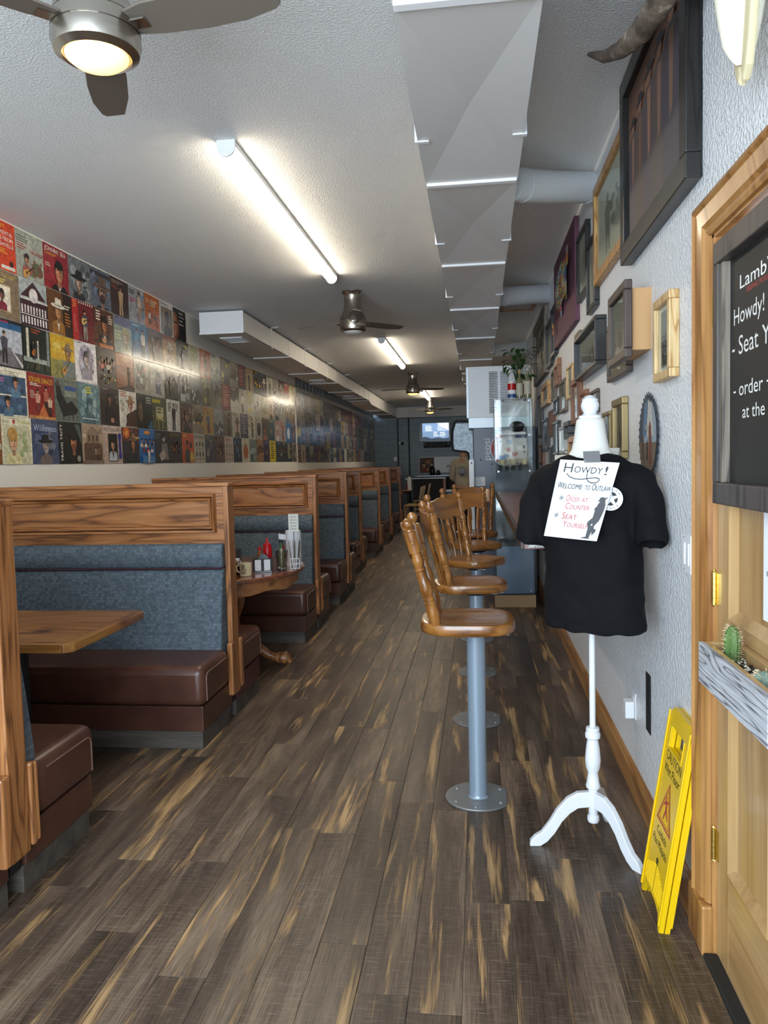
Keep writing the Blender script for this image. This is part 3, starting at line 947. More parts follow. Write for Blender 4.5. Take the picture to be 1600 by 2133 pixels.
# ============================================================ BOOTHS
ORD = ['first', 'second', 'third', 'fourth', 'fifth', 'sixth', 'seventh', 'eighth', 'ninth']
def booth(X, Y, wall, label, detail=True, base2='vinyl'):
    L = X - wall
    b = thing('booth_bench', label, 'booth', (X, Y, 0), 0, 'back-to-back booths along the record wall')
    e = -0.032
    # partition
    obj('partition_core', G().box(-L, e, -0.03, 0.03, 0.10, 1.05), 'dark', b)
    obj('header_panel', G().box(-L, e, -0.042, 0.042, 1.045, 1.385), 'oak', b)
    obj('cap_rail', G().box(-L, 0.004, -0.058, 0.058, 1.385, 1.408), 'oak', b, 0.006)
    for s in (-1, 1):
        # bottom bead, raised field with its moulding
        obj('bottom_bead', G().box(-L, e, s * 0.042, s * 0.056, 1.048, 1.075), 'oak', b, 0.005)
        x0, x1, z0, z1 = -L + 0.06, e - 0.045, 1.115, 1.345
        field = obj('raised_field', G().box(x0 + 0.042, x1 - 0.042, s * 0.042, s * 0.048, z0 + 0.042, z1 - 0.042), 'oak', b, 0.003)
        k = 0.044
        def mould(pa, pb, ia, ib):
            g = G()
            for (t0, d0), (t1, d1) in (((0.0, 0.042), (0.14, 0.072)), ((0.14, 0.072), (0.36, 0.070)), ((0.36, 0.070), (0.48, 0.046)), ((0.48, 0.046), (0.62, 0.062)), ((0.62, 0.062), (0.80, 0.060)), ((0.80, 0.060), (1.0, 0.048))):
                A = [pa[i] + (ia[i] - pa[i]) * t0 for i in (0, 1)]; B = [pb[i] + (ib[i] - pb[i]) * t0 for i in (0, 1)]
                A2 = [pa[i] + (ia[i] - pa[i]) * t1 for i in (0, 1)]; B2 = [pb[i] + (ib[i] - pb[i]) * t1 for i in (0, 1)]
                g._add([(A[0], s * d0, A[1]), (B[0], s * d0, B[1]), (B2[0], s * d1, B2[1]), (A2[0], s * d1, A2[1])], [(0, 1, 2, 3)])
            return g
        o_ = [(x0, z0), (x1, z0), (x1, z1), (x0, z1)]
        i_ = [(x0 + k, z0 + k), (x1 - k, z0 + k), (x1 - k, z1 - k), (x0 + k, z1 - k)]
        for q in range(4):
            obj('moulding', mould(o_[q], o_[(q + 1) % 4], i_[q], i_[(q + 1) % 4]), 'oak' if q % 2 == 0 else 'oakz', field)
        # upholstered back
        pr = [(s * 0.03, 0.40), (s * 0.175, 0.40), (s * 0.165, 0.50), (s * 0.135, 0.70), (s * 0.105, 0.86), (s * 0.088, 0.905), (s * 0.03, 0.915)]
        obj('backrest', G().prism(pr, -L, e - 0.004, 'x'), 'fabric', b, 0.015, seg=3)
        pr = [(s * 0.03, 0.915), (s * 0.082, 0.915), (s * 0.100, 0.94), (s * 0.105, 0.985), (s * 0.094, 1.035), (s * 0.07, 1.055), (s * 0.03, 1.055)]
        obj('head_roll', G().prism(pr, -L, e - 0.004, 'x'), 'fabric', b, 0.008, smooth=50)
        obj('piping', G().tube([(-L, s * 0.094, 0.912), (e - 0.004, s * 0.094, 0.912)], 0.006, 6), 'piping', b)
        # cushion, base, kick board
        ya, yb = s * 0.12, s * 0.545
        cu = obj('cushion', G().box(-L, -0.006, ya, yb, 0.236, 0.452), 'vinyl', b, 0.045, seg=5, smooth=50)
        n = 8
        pts = [(-0.0055, s * 0.18, 0.409)] + [(-0.0055, s * (0.47 + 0.032 * math.sin(PI / 2 * i / n)), 0.377 + 0.032 * math.cos(PI / 2 * i / n)) for i in range(n + 1)] + [(-0.0055, s * 0.502, 0.262)]
        obj('welt', G().tube(pts, 0.0035, 5), 'welt', cu)
        obj('seat_base', G().box(-L, -0.022, s * 0.05, s * 0.525, 0.10, 0.236), base2 if s > 0 else 'vinyl', b, 0.006)
        obj('kick_board', G().box(-L, -0.034, s * 0.045, s * 0.51, 0.0, 0.10), 'kick', b, 0.002)
    # end post with its lower cheeks
    obj('end_post', G().box(-0.034, -0.002, -0.055, 0.055, 0.155, 1.40), 'oakz', b, 0.006)
    for a, c, z0, z1 in ((-0.105, -0.057, 0.165, 0.475), (0.057, 0.083, 0.17, 0.47), (0.085, 0.105, 0.175, 0.465)):
        obj('post_cheek', G().box(-0.026, 0.008, a, c, z0, z1), 'oakz', b, 0.008)
    return b
BO = [(-1.60, 2.40, LW), (-1.445, 4.33, LW), (-1.435, 6.70, LW), (-1.455, 8.42, LW), (-1.61, 10.4, LW), (-1.61, 12.42, LW2), (-1.64, 14.25, LW2), (-1.655, 16.25, LW2)]
for i, (X, Y, wl_) in enumerate(BO):
    booth(X, Y, wl_, '%s oak and brown vinyl booth bench along the record wall from the shop front' % ORD[i], base2='burgundy' if i == 1 else 'vinyl')

# ============================================================ TABLES
def plank_table(x1, y0, y1, wall, label, z=0.745, boards=5):
    t = thing('booth_table', label, 'table', ((x1 + wall) / 2, (y0 + y1) / 2, 0), 0, 'plank tables in the booths')
    hx, hy = (x1 - wall) / 2 - 0.0015, (y1 - y0) / 2
    w = (2 * hy - 0.09) / boards
    for k in range(boards):
        obj('board', G().box(-hx, hx - 0.045, -hy + 0.045 + k * w + 0.0006, -hy + 0.045 + (k + 1) * w - 0.0006, z - 0.034, z), 'tabletop', t, 0.0012)
    for s in (-1, 1):
        obj('edge_board', G().box(-hx, hx - 0.045, s * hy, s * (hy - 0.044), z - 0.042, z), 'tabletop', t, 0.004)
    c = 0.035
    obj('end_board', G().prism([(hx - 0.044, -hy), (hx - c, -hy), (hx, -hy + c), (hx, hy - c), (hx - c, hy), (hx - 0.044, hy)], z - 0.042, z, 'z'), 'tabley', t, 0.004)
    obj('pedestal', G().cyl((0.1, 0, 0.02), 0.04, z - 0.06, n=16), 'blackmatt', t, smooth=40)
    obj('foot', G().box(-0.3, 0.42, -0.04, 0.04, 0, 0.03).box(0.06, 0.14, -0.25, 0.25, 0, 0.03), 'blackmatt', t, 0.006)
    obj('top_plate', G().box(-0.1, 0.3, -0.1, 0.1, z - 0.05, z - 0.034), 'blackmatt', t)
plank_table(-1.775, 3.08, 3.85, LW, 'rustic plank table with rounded end in the first booth')
plank_table(-1.72, 7.2, 7.93, LW, 'plank table in the booth after the round table')
plank_table(-1.75, 9.02, 9.72, LW, 'plank table in the booth between fourth and fifth benches')
plank_table(-1.80, 10.98, 11.75, LW, 'plank table in the booth between fifth and sixth benches')
plank_table(-1.84, 12.98, 13.62, LW2, 'plank table in the booth between sixth and seventh benches')
plank_table(-1.85, 14.85, 15.6, LW2, 'plank table in the booth between seventh and eighth benches')

def round_table():
    t = thing('round_table', 'oval red brown varnished table with scalloped apron and carved paw feet', 'table', (-1.86, 5.47, 0))
    rx, ry, z = 0.555, 0.70, 0.745
    def E(r1, r2, zz, n=56, sc=0.0):
        return [(r1 * math.cos(2 * PI * i / n), r2 * math.sin(2 * PI * i / n), zz + sc * (0.5 + 0.5 * math.cos(2 * PI * i / n * 10)) ) for i in range(n)]
    obj('top', G().rings([E(rx - 0.02, ry - 0.02, z - 0.034), E(rx, ry, z - 0.026), E(rx, ry, z - 0.008), E(rx - 0.008, ry - 0.008, z)]), 'tableround', t, smooth=35)
    obj('apron', G().rings([E(rx - 0.05, ry - 0.05, z - 0.034), E(rx - 0.05, ry - 0.05, z - 0.125, sc=0.02), E(rx - 0.07, ry - 0.07, z - 0.125, sc=0.02), E(rx - 0.07, ry - 0.07, z - 0.034)]), 'oaky', t, smooth=35)
    obj('pedestal', G().lathe([(0.09, 0.14), (0.11, 0.2), (0.07, 0.28), (0.06, 0.36), (0.10, 0.46), (0.11, 0.54), (0.07, 0.62), (0.16, 0.70), (0.16, 0.71)], n=20), 'oakz', t, smooth=40)
    for a in (8, 128, 248):
        pts = [(0.06, 0, 0.20), (0.16, 0, 0.16), (0.26, 0, 0.085), (0.31, 0, 0.060), (0.36, 0, 0.056), (0.40, 0, 0.050), (0.425, 0, 0.045)]
        g = G().tube(pts, [0.05, 0.045, 0.034, 0.032, 0.046, 0.050, 0.03], 12)
        for q in (-1, 0, 1):
            g.tube([(0.37, q * 0.028, 0.06), (0.41, q * 0.030, 0.055), (0.437, q * 0.028, 0.022)], [0.018, 0.02, 0.012], 8)
        g.xf(Matrix.Rotation(math.radians(a), 4, 'Z'))
        obj('paw_foot', g, 'oakz', t, smooth=60)
round_table()

# ---- what stands on the round table (z = 0.745)
TZ = 0.7452
def mug(x, y):
    m = thing('coffee_mug', 'cream coffee mug printed 420 on the round table', 'mug', (x, y, TZ), math.radians(-10))
    obj('body', G().lathe([(0.036, 0), (0.040, 0.004), (0.041, 0.092), (0.037, 0.092), (0.036, 0.01)], n=24), 'ceramic', m, smooth=40)
    obj('handle', G().tube([(-0.038, 0.0, 0.075), (-0.058, 0, 0.074), (-0.07, 0, 0.055), (-0.066, 0, 0.03), (-0.038, 0, 0.02)], 0.006, 8), 'ceramic', m, smooth=60)
    v, f, x0, x1, y0, y1 = text2d('420')
    g = G()
    def wrap(pts, faces, s, zc):
        g._add([(0.0414 * math.sin(a * s), -0.0414 * math.cos(a * s), zc + b * s * 0.042) for a, b in pts], faces)
    s = 1.15 / (x1 - x0)
    wrap([(a - (x0 + x1) / 2, b) for a, b in v], f, s, 0.034)
    for k, (a, b, zz, h) in enumerate(((-0.5, 0.5, 0.028, 0.003), (-0.45, 0.45, 0.020, 0.004))):
        n = 6
        vs = [(0.0414 * math.sin(a + (b - a) * i / n), -0.0414 * math.cos(a + (b - a) * i / n), zz + q) for q in (0, h) for i in range(n + 1)]
        g._add(vs, [(i, i + 1, i + n + 2, i + n + 1) for i in range(n)])
    n = 14
    vs = [(0.0414 * math.sin(r * math.cos(2 * PI * i / n) / 0.041), -0.0414 * math.cos(r * math.cos(2 * PI * i / n) / 0.041), 0.070 + r * math.sin(2 * PI * i / n)) for r in (0.013, 0.007) for i in range(n)]
    g._add(vs, [(i, (i + 1) % n, n + (i + 1) % n, n + i) for i in range(n)])
    obj('printed_mark', g, 'blackmatt', m)
mug(-1.60, 5.05)
def caddy(x, y):
    c = thing('sweetener_caddy', 'black plastic sweetener caddy with white packets on round table', 'caddy', (x, y, TZ), math.radians(12))
    obj('body', G().box(-0.066, 0.066, -0.05, 0.05, 0, 0.012).box(-0.066, -0.06, -0.05, 0.05, 0.012, 0.095).box(0.06, 0.066, -0.05, 0.05, 0.012, 0.095).box(-0.004, 0.004, -0.05, 0.05, 0.012, 0.095).box(-0.06, 0.06, 0.044, 0.05, 0.012, 0.095), 'blackgloss', c, 0.002)
    obj('handle', G().prism([(-0.05, 0.09), (-0.02, 0.125), (0.0, 0.135), (0.02, 0.125), (0.05, 0.09)], -0.004, 0.004, 'y'), 'blackgloss', c, 0.002)
    for s in (-1, 1):
        for k in range(5):
            obj('packet', G().box(s * 0.032 - 0.022, s * 0.032 + 0.022, -0.047 + k * 0.008, -0.042 + k * 0.008, 0.014, 0.088 - (k % 2) * 0.006), 'paper', c)
caddy(-1.535, 5.25)
def bottle(name, label, x, y, prof, body, cap, capz, band=None, tip=None, z0=TZ):
    b = thing(name, label, 'bottle', (x, y, z0))
    obj('body', G().lathe(prof, n=20), body, b, smooth=40)
    obj('cap', G().lathe(capz, n=16), cap, b, smooth=40)
    if band:
        obj('paper_label', G().lathe(band[0], n=20), band[1], b, smooth=40)
    return b
bottle('sauce_bottle', 'amber hot sauce bottle with red cap beside the squeeze bottle', -1.60, 5.40, [(0.028, 0), (0.03, 0.01), (0.03, 0.07), (0.014, 0.12), (0.012, 0.14)], 'amberglass', 'red', [(0.014, 0.14), (0.014, 0.162)])
bottle('squeeze_bottle', 'red ketchup squeeze bottle on the round table', -1.60, 5.60, [(0.034, 0), (0.036, 0.01), (0.036, 0.13), (0.030, 0.145)], 'red', 'red', [(0.031, 0.145), (0.031, 0.16), (0.012, 0.168), (0.007, 0.2), (0.003, 0.21)])
bottle('pepper_sauce', 'small red capped pepper sauce bottle behind the caddy', -1.44, 5.46, [(0.02, 0), (0.021, 0.01), (0.021, 0.08), (0.01, 0.12), (0.009, 0.14)], 'amberglass', 'red', [(0.012, 0.14), (0.012, 0.165)], ([(0.0215, 0.02), (0.0215, 0.07)], 'paper'))
bottle('hot_sauce', 'green banded clear sauce bottle standing in the plastic tumbler', -1.412, 5.305, [(0.022, 0), (0.023, 0.01), (0.023, 0.11), (0.012, 0.145), (0.011, 0.165)], 'greenglass', 'blackgloss', [(0.0125, 0.185), (0.0125, 0.205)], ([(0.012, 0.145), (0.0125, 0.185)], 'leaf'), z0=TZ + 0.016)
def tumbler(x, y):
    t = thing('plastic_tumbler', 'clear ribbed plastic tumbler on the round table', 'tumbler', (x, y, TZ))
    obj('cup', G().lathe([(0.032, 0), (0.034, 0.004), (0.047, 0.145), (0.045, 0.145), (0.032, 0.008)], n=24), 'glasscup', t, smooth=40)
    g = G(); r = random.Random(2)
    for k in range(7):
        obj('creamer', G().lathe([(0.008, 0), (0.012, 0.012), (0.013, 0.013)], (r.uniform(-0.017, 0.017), r.uniform(-0.017, 0.017), 0.008 + 0.008 * k % 0.04), 8), 'paper', t)
tumbler(-1.412, 5.305)
def menu_rack(x, y):
    m = thing('wire_menu_rack', 'white wire rack holding folded menus on the round table', 'rack', (x, y, TZ), math.radians(15))
    g = G()
    for z in (0.006, 0.04, 0.078):
        g.tube([(-0.03, -0.06, z), (0.03, -0.06, z), (0.03, 0.06, z), (-0.03, 0.06, z), (-0.03, -0.06, z)], 0.0022, 5)
    for xx, yy in ((-0.03, -0.06), (0.03, -0.06), (0.03, 0.06), (-0.03, 0.06), (0, -0.06), (0.03, 0), (0.03, -0.03), (0.03, 0.03), (-0.03, 0), (-0.03, 0.03), (-0.03, -0.03)):
        g.tube([(xx, yy, 0), (xx, yy, 0.08)], 0.0022, 5)
    obj('wire_basket', g, 'white', m)
    for k in range(5):
        o = obj('menu', G().box(-0.002, 0.002, -0.05, 0.05, 0.01, 0.20), 'paper' if k % 2 else 'blackmatt', m, loc=(-0.02 + k * 0.010, 0, 0))
        o.rotation_euler = (0, math.radians(-6 + k * 3), 0)
    s = G().tube([(0, 0.05, 0.15), (0, 0.05, 0.30)], 0.003, 6)
    obj('sign_stem', s, 'chrome', m)
    p = Pr(0.075, 0.13, 0.002, '#cfcfc6')
    for i, q in enumerate(('Please', 'check out', 'with your', 'server', 'Thanks')):
        p.text(q, 0.5, 0.80 - i * 0.17, 0.09, '#202020', width=0.72 if len(q) > 6 else None, align='c')
    p.obj('card', m, loc=(0, 0.045, 0.33), rz=math.radians(-15))
menu_rack(-1.345, 5.42)
def towel_roll(x, y, label, h=0.26, z=TZ):
    t = thing('paper_towel_roll', label, 'paper towels', (x, y, z))
    obj('base', G().cyl((0, 0, 0), 0.07, 0.012, n=24), 'white', t)
    obj('roll', G().lathe([(0.02, 0.014), (0.058, 0.014), (0.058, h), (0.02, h)], n=28), 'paper', t, smooth=40)
    obj('spindle', G().cyl((0, 0, 0.01), 0.012, h + 0.03, n=12), 'paper', t)
    obj('loose_sheet', G().rings([[(-0.058, -0.004, zz), (-0.085, -0.02, zz + 0.004), (-0.105, -0.03, zz + 0.01), (-0.105, -0.0285, zz + 0.01), (-0.085, -0.018, zz + 0.004), (-0.056, -0.002, zz)] for zz in (h - 0.07, h - 0.03)]), 'paper', t)
towel_roll(-1.40, 5.62, 'white paper towel roll on the round table')
def tissue_bowl(x, y):
    t = thing('jam_bowl', 'dark bowl heaped with napkins and jam packets on the round table', 'bowl', (x, y, TZ))
    obj('bowl', G().lathe([(0.05, 0), (0.075, 0.03), (0.08, 0.055), (0.076, 0.055), (0.05, 0.012)], n=20), 'blackgloss', t, smooth=40)
    r = random.Random(5)
    for k in range(9):
        a = r.uniform(0, 6.28); q = r.uniform(0.0, 0.045)
        o = obj('packet', G().box(-0.02, 0.02, -0.014, 0.014, 0, 0.009), ('paper', 'cardboard', 'blueplastic', 'paper')[k % 4], t, loc=(q * math.cos(a), q * math.sin(a), 0.045 + 0.006 * k))
        o.rotation_euler = (r.uniform(-0.5, 0.5), r.uniform(-0.5, 0.5), a)
    g = G()._add([(-0.10, -0.01, 0.06), (-0.05, -0.05, 0.05), (0.0, 0, 0.07), (-0.06, 0.02, 0.13), (-0.03, -0.02, 0.10)], [(0, 1, 4), (1, 2, 4), (2, 3, 4), (3, 0, 4)])
    obj('napkin', g, 'paper', t)
tissue_bowl(-1.70, 5.18)
tag(obj('water_glass', G().lathe([(0.03, 0), (0.036, 0.15), (0.034, 0.15), (0.029, 0.006)], n=20), 'glasscup', loc=(-1.78, 5.42, TZ), smooth=40), 'tall clear water glass behind the jam bowl', 'glass')

# ============================================================ BAR STOOLS
def stool(x, y, yaw, label):
    s = thing('bar_stool', label, 'stool', (x, y, 0), math.radians(yaw), 'bar stools bolted along the wall counter')
    # base plate with one flat side, kept square to the counter
    n = 40
    pts = []
    for i in range(n):
        a = 2 * PI * i / n
        px, py = 0.147 * math.cos(a), 0.147 * math.sin(a)
        pts.append((min(px, 0.125), py))
    R_ = Matrix.Rotation(math.radians(-yaw), 4, 'Z')
    bp = obj('base_plate', G().prism(pts, 0, 0.008, 'z').xf(R_), 'baseplate', s, 0.002)
    for a in (35, 95, 145, 215, 265, 325):
        a = math.radians(a)
        obj('bolt', G().lathe([(0.009, 0), (0.008, 0.004), (0.003, 0.006)], (min(0.118 * math.cos(a), 0.108), 0.118 * math.sin(a), 0.008), 10).xf(R_), 'baseplate', bp, smooth=60)
    obj('column', G().lathe([(0.046, 0.008), (0.041, 0.014), (0.040, 0.02), (0.040, 0.755)], n=28), 'postblue', s, smooth=40)
    obj('swivel_plate', G().box(-0.10, 0.10, -0.10, 0.10, 0.753, 0.766).lathe([(0.06, 0.735), (0.09, 0.755)], n=20), 'blackmatt', s)
    wr = G().tube([(0.06, -0.09, 0.755), (0.08, -0.10, 0.75), (0.10, -0.10, 0.753), (0.14, -0.10, 0.757)], 0.0025, 5)
    obj('wire', wr, 'white', s)
    # saddle seat, x forward
    out = []
    for i in range(48):
        a = 2 * PI * i / 48
        ca, sa = math.cos(a), math.sin(a)
        k = 3.2
        r = (abs(ca) ** k + abs(sa) ** k) ** (-1 / k)
        xx = 0.205 * r * ca - 0.035
        yy = (0.196 + 0.012 * ca) * r * sa
        out.append((xx, yy))
    def ring(sh, z, dish=0.0):
        return [((px + 0.035) * sh - 0.035, py * sh, z) for px, py in out]
    g = G().rings([ring(0.95, 0.766), ring(0.985, 0.772), ring(1.0, 0.785), ring(1.0, 0.803), ring(0.985, 0.813), ring(0.93, 0.816), ring(0.75, 0.811), ring(0.45, 0.807), ring(0.1, 0.806)])
    obj('seat', g, 'stool', s, smooth=50)
    # turned posts
    prof = [(0.018, 0), (0.021, 0.02), (0.026, 0.05), (0.027, 0.075), (0.022, 0.10), (0.024, 0.105), (0.024, 0.113), (0.020, 0.117), (0.024, 0.122), (0.024, 0.13), (0.018, 0.135),
            (0.025, 0.155), (0.027, 0.175), (0.021, 0.205), (0.017, 0.235), (0.018, 0.25), (0.024, 0.256), (0.024, 0.264), (0.018, 0.268), (0.024, 0.285), (0.025, 0.30), (0.019, 0.325), (0.020, 0.332),
            (0.0265, 0.334), (0.0265, 0.425), (0.014, 0.428), (0.013, 0.434), (0.020, 0.442), (0.0245, 0.455), (0.0225, 0.470), (0.012, 0.481), (0.002, 0.484)]
    tops = []
    for sy in (-1, 1):
        p0 = Vector((-0.165, sy * 0.150, 0.805)); p1 = Vector((-0.275, sy * 0.190, 1.235))
        d = (p1 - p0); L = d.length; d.normalize()
        k = L / 0.45
        q = Vector((0, 0, 1)).rotation_difference(d).to_matrix().to_4x4()
        po = obj('turned_post', G().lathe([(r, z * k) for r, z in prof], n=18).xf(Matrix.Translation(p0) @ q), 'stoolz', s, smooth=35)
        tops.append((p0, d, k))
        obj('peg', G().ball(tuple(p0 + d * 0.375 * k + Vector((0.0, sy * 0.026, 0))), 0.008, 8), 'stoolz', po, smooth=60)
    # crest rail, bowed back between the posts
    n = 16
    def crest(t):
        yy = -0.185 + 0.37 * t
        bow = -0.035 * (1 - (2 * t - 1) ** 2)
        top = 1.195 + 0.035 * math.sin(PI * t) ** 0.6 + (0.006 * math.cos(4 * PI * t))
        bot = 1.085 - 0.012 * math.cos(4 * PI * t) 
        return yy, bow, top, bot
    rs = []
    for i in range(n + 1):
        yy, bow, top, bot = crest(i / n)
        def P(z, th):
            return (-0.165 - (z - 0.805) * 0.256 + bow + th, yy, z)
        rs.append([P(bot, -0.011), P(bot, 0.011), P(top, 0.011), P(top, -0.011)])
    obj('crest_rail', G().rings(rs), 'stooly', s, 0.004, smooth=40)
    # arrow spindles
    for t in (0.14, 0.38, 0.62, 0.86):
        yy, bow, top, bot = crest(t)
        a = Vector((-0.185 + bow * 0.3, yy * 0.72, 0.81)); b = Vector((-0.165 - (bot - 0.805) * 0.256 + bow, yy, bot + 0.01))
        rs = []
        for z, wy, wx in ((0, 0.006, 0.006), (0.30, 0.008, 0.007), (0.40, 0.018, 0.007), (0.72, 0.017, 0.006), (0.80, 0.008, 0.006), (1, 0.007, 0.006)):
            c = a.lerp(b, z)
            rs.append([(c.x + wx * math.cos(2 * PI * i / 8), c.y + wy * math.sin(2 * PI * i / 8), c.z) for i in range(8)])
        obj('spindle', G().rings(rs), 'stoolz', s, smooth=45)
    return s
SL = ['wooden bar stool at the near end of the counter, beside the mannequin', 'second wooden bar stool along the wall counter', 'third wooden bar stool along the counter, turned half away from it',
      'fourth wooden bar stool along the counter, its back towards the kitchen', 'last wooden bar stool along the counter, beside the glass cabinet']
for i, (y_, a) in enumerate(((3.335, 2), (4.36, 10), (5.36, -34), (6.37, -66), (7.38, -84))):
    stool(-0.025, y_, a, SL[i])

# ============================================================ WALL COUNTER AND GLASS CABINET
def counter():
    c = thing('wall_counter', 'dark cherry board counter bracketed along the picture wall', 'counter', (0.42, 5.45, 0))
    ys = [3.22, 3.9, 4.72, 5.50, 6.27, 7.0, 7.68]
    for a, b in zip(ys, ys[1:]):
        obj('board', G().box(-0.235, 0.249, a - 5.45 + 0.001, b - 5.45 - 0.001, 1.14, 1.18), 'barwood', c, 0.002)
    obj('edge_strip', G().box(-0.250, -0.236, 3.21 - 5.45, 7.68 - 5.45, 1.125, 1.179), 'fr_dark', c, 0.002)
    obj('end_strip', G().box(-0.236, 0.249, 3.205 - 5.45, 3.219 - 5.45, 1.125, 1.179), 'barwood', c, 0.002)
    p = obj('end_patch', G().box(-0.222, -0.118, 3.199 - 5.45, 3.206 - 5.45, 1.132, 1.174), None, c)
    m = mat('speckled_foil', rough=0.5, metal=0.3)
    n = noise(m, coords(m, (350, 350, 350)), 1.0, 2.0)
    setc(m, ramp(m, n, [(0.42, '#55524e'), (0.58, '#dcdad5')]))
    p.data.materials.append(m)
    for yy in (3.45, 5.45, 7.3):
        g = G().box(-0.16, 0.249, yy - 5.47, yy - 5.43, 1.118, 1.14).box(0.225, 0.249, yy - 5.47, yy - 5.43, 0.84, 1.12)
        g.tube([(-0.15, yy - 5.45, 1.12), (-0.10, yy - 5.45, 1.075), (-0.02, yy - 5.45, 1.05), (0.08, yy - 5.45, 1.0), (0.17, yy - 5.45, 0.92), (0.235, yy - 5.45, 0.86)], 0.014, 8)
        obj('bracket', g, 'blackgloss', c, 0.002)
counter()
def cabinet():
    x0, x1, y0, y1 = 0.165, 0.545, 7.76, 8.18
    c = thing('glass_cabinet', 'tall glass display cabinet on plywood plinth at the end of counter', 'cabinet', (0.355, 7.97, 0))
    X, Y = 0.19, 0.21
    obj('plinth', G().box(-X - 0.02, X + 0.012, -Y, Y, 0, 0.125), 'plinth', c, 0.002)
    obj('bottom_board', G().box(-X, X, -Y, Y, 0.125, 0.14), 'dark', c)
    obj('lower_panel', G().box(-X + 0.004, X - 0.004, -Y + 0.012, -Y + 0.018, 0.14, 0.62), 'bluepanel', c)
    for z in (0.62, 1.05, 1.38, 1.74):
        sh = obj('glass_shelf', G().box(-X + 0.008, X - 0.008, -Y + 0.012, Y - 0.012, z, z + 0.006), 'glass', c)
    g = {'front_pane': (-X, X, -Y, -Y + 0.005), 'back_pane': (-X, X, Y - 0.005, Y), 'left_pane': (-X, -X + 0.005, -Y + 0.005, Y - 0.005), 'right_pane': (X - 0.005, X, -Y + 0.005, Y - 0.005)}
    for n_, q in g.items():
        obj(n_, G().box(*q, 0.14, 2.10), 'glass', c)
    obj('top_pane', G().box(-X, X, -Y, Y, 2.10, 2.107), 'glass', c)
    for sx in (-1, 1):
        for sy in (-1, 1):
            obj('corner_strip', G().box(sx * X - 0.006 * (sx > 0), sx * X + 0.006 * (sx < 0), sy * Y - 0.006 * (sy > 0), sy * Y + 0.006 * (sy < 0), 0.14, 2.10), 'glassedge', c)
            for z in (0.17, 0.62, 1.05, 1.38, 1.74, 2.08):
                if sy < 0:
                    obj('clip', G().box(sx * (X - 0.035) - 0.008, sx * (X - 0.035) + 0.008, sy * Y - 0.004, sy * Y + 0.004, z - 0.008, z + 0.008), 'chrome', c)
    for sx in (-0.1, 0.12):
        obj('glint_disc', G().lathe([(0.02, 2.098), (0.022, 2.09), (0.01, 2.085)], (sx, -0.12, 0), 12), 'chrome', c)  # chrome discs added in place of bright reflected dots, not lamps
    # shelves' contents
    for i, xx in enumerate((-0.11, 0.0, 0.11)):
        o = obj('display_bowl', G().lathe([(0.022, 0), (0.025, 0.004), (0.046, 0.055), (0.043, 0.055), (0.024, 0.01)], n=18), 'ceramic', loc=(0.355 + xx, 7.85, 1.446), smooth=50)
        tag(o, ('cream cup on the cabinet shelf beside the wall', 'cream cup in the middle of the cabinet shelf', 'cream cup on the cabinet shelf beside the stools')[2 - i], 'cup', 'cups in the glass cabinet')
    for i, xx in enumerate((-0.13, -0.065, 0.0, 0.065, 0.13)):
        o = obj('shot_glass', G().lathe([(0.018, 0), (0.026, 0.055), (0.024, 0.055), (0.017, 0.006)], n=14), 'glasscup', loc=(0.355 + xx, 7.87, 1.3866), smooth=50)
        tag(o, 'small clear glass in the row under the cream cups', 'glass', 'row of small glasses in the cabinet')
    bx = obj('folded_shirt', G().box(-0.13, 0.13, -0.08, 0.10, 0, 0.03), 'paper', loc=(0.355, 7.93, 1.7462), bevel=0.01)
    tag(bx, 'folded white shirt on the top cabinet shelf', 'shirt')
    bx = obj('cap', G().ball((0, 0, 0), 0.08, 14, (1, 1, 0.7)).prism([(-0.07, -0.05), (0.07, -0.05), (0.06, -0.14), (-0.06, -0.14)], -0.004, 0.004, 'z'), 'blackmatt', loc=(0.40, 7.94, 1.832), smooth=50)
    tag(bx, 'black cap on the folded shirt in the cabinet', 'cap')
    pr = Pr(0.30, 0.26, 0.004, '#c9bdb2').mottle(['#a8502f', '#d6cbbd', '#7d8b9c', '#5c4434', '#e4ded4'], 16, 0.06, 0.2, rnd=random.Random(4))
    pr.rect(0.02, 0.02, 0.25, 0.3, '#3a6fb4')
    o = pr.obj('picture_card', None, 'printgloss', (0.355, 8.06, 1.59)); tag(o, 'colourful western picture card leaning inside the glass cabinet', 'picture')
cabinet()
# bottles and plant on top of the cabinet
CT = 2.1075
bottle('liquor_bottle', 'clear square bottle with arch label on the cabinet beside the flag can', 0.425, 7.84, [(0.032, 0), (0.034, 0.01), (0.034, 0.17), (0.024, 0.195), (0.012, 0.21), (0.011, 0.25)], 'greenglass', 'cardboard', [(0.013, 0.25), (0.013, 0.285)], ([(0.0345, 0.03), (0.0345, 0.15)], 'label'), z0=CT)
bottle('liquor_bottle', 'stout clear bottle with white label on the cabinet next to the wall', 0.505, 7.84, [(0.036, 0), (0.038, 0.01), (0.038, 0.18), (0.024, 0.205), (0.013, 0.22), (0.012, 0.245)], 'greenglass', 'greenglass', [(0.014, 0.245), (0.018, 0.26), (0.014, 0.275)], ([(0.0385, 0.04), (0.0385, 0.17)], 'label'), z0=CT)
def flag_bottle():
    b = thing('flag_can', 'white red and blue decorated can on the glass cabinet', 'can', (0.35, 7.88, CT))
    obj('body', G().lathe([(0.04, 0), (0.042, 0.01), (0.042, 0.16), (0.03, 0.185)], n=20), 'paper', b, smooth=40)
    obj('blue_band', G().lathe([(0.0425, 0.012), (0.0425, 0.05)], n=20), 'blueplastic', b, smooth=40)
    obj('red_band', G().lathe([(0.0425, 0.09), (0.0425, 0.155)], n=20), 'red', b, smooth=40)
flag_bottle()
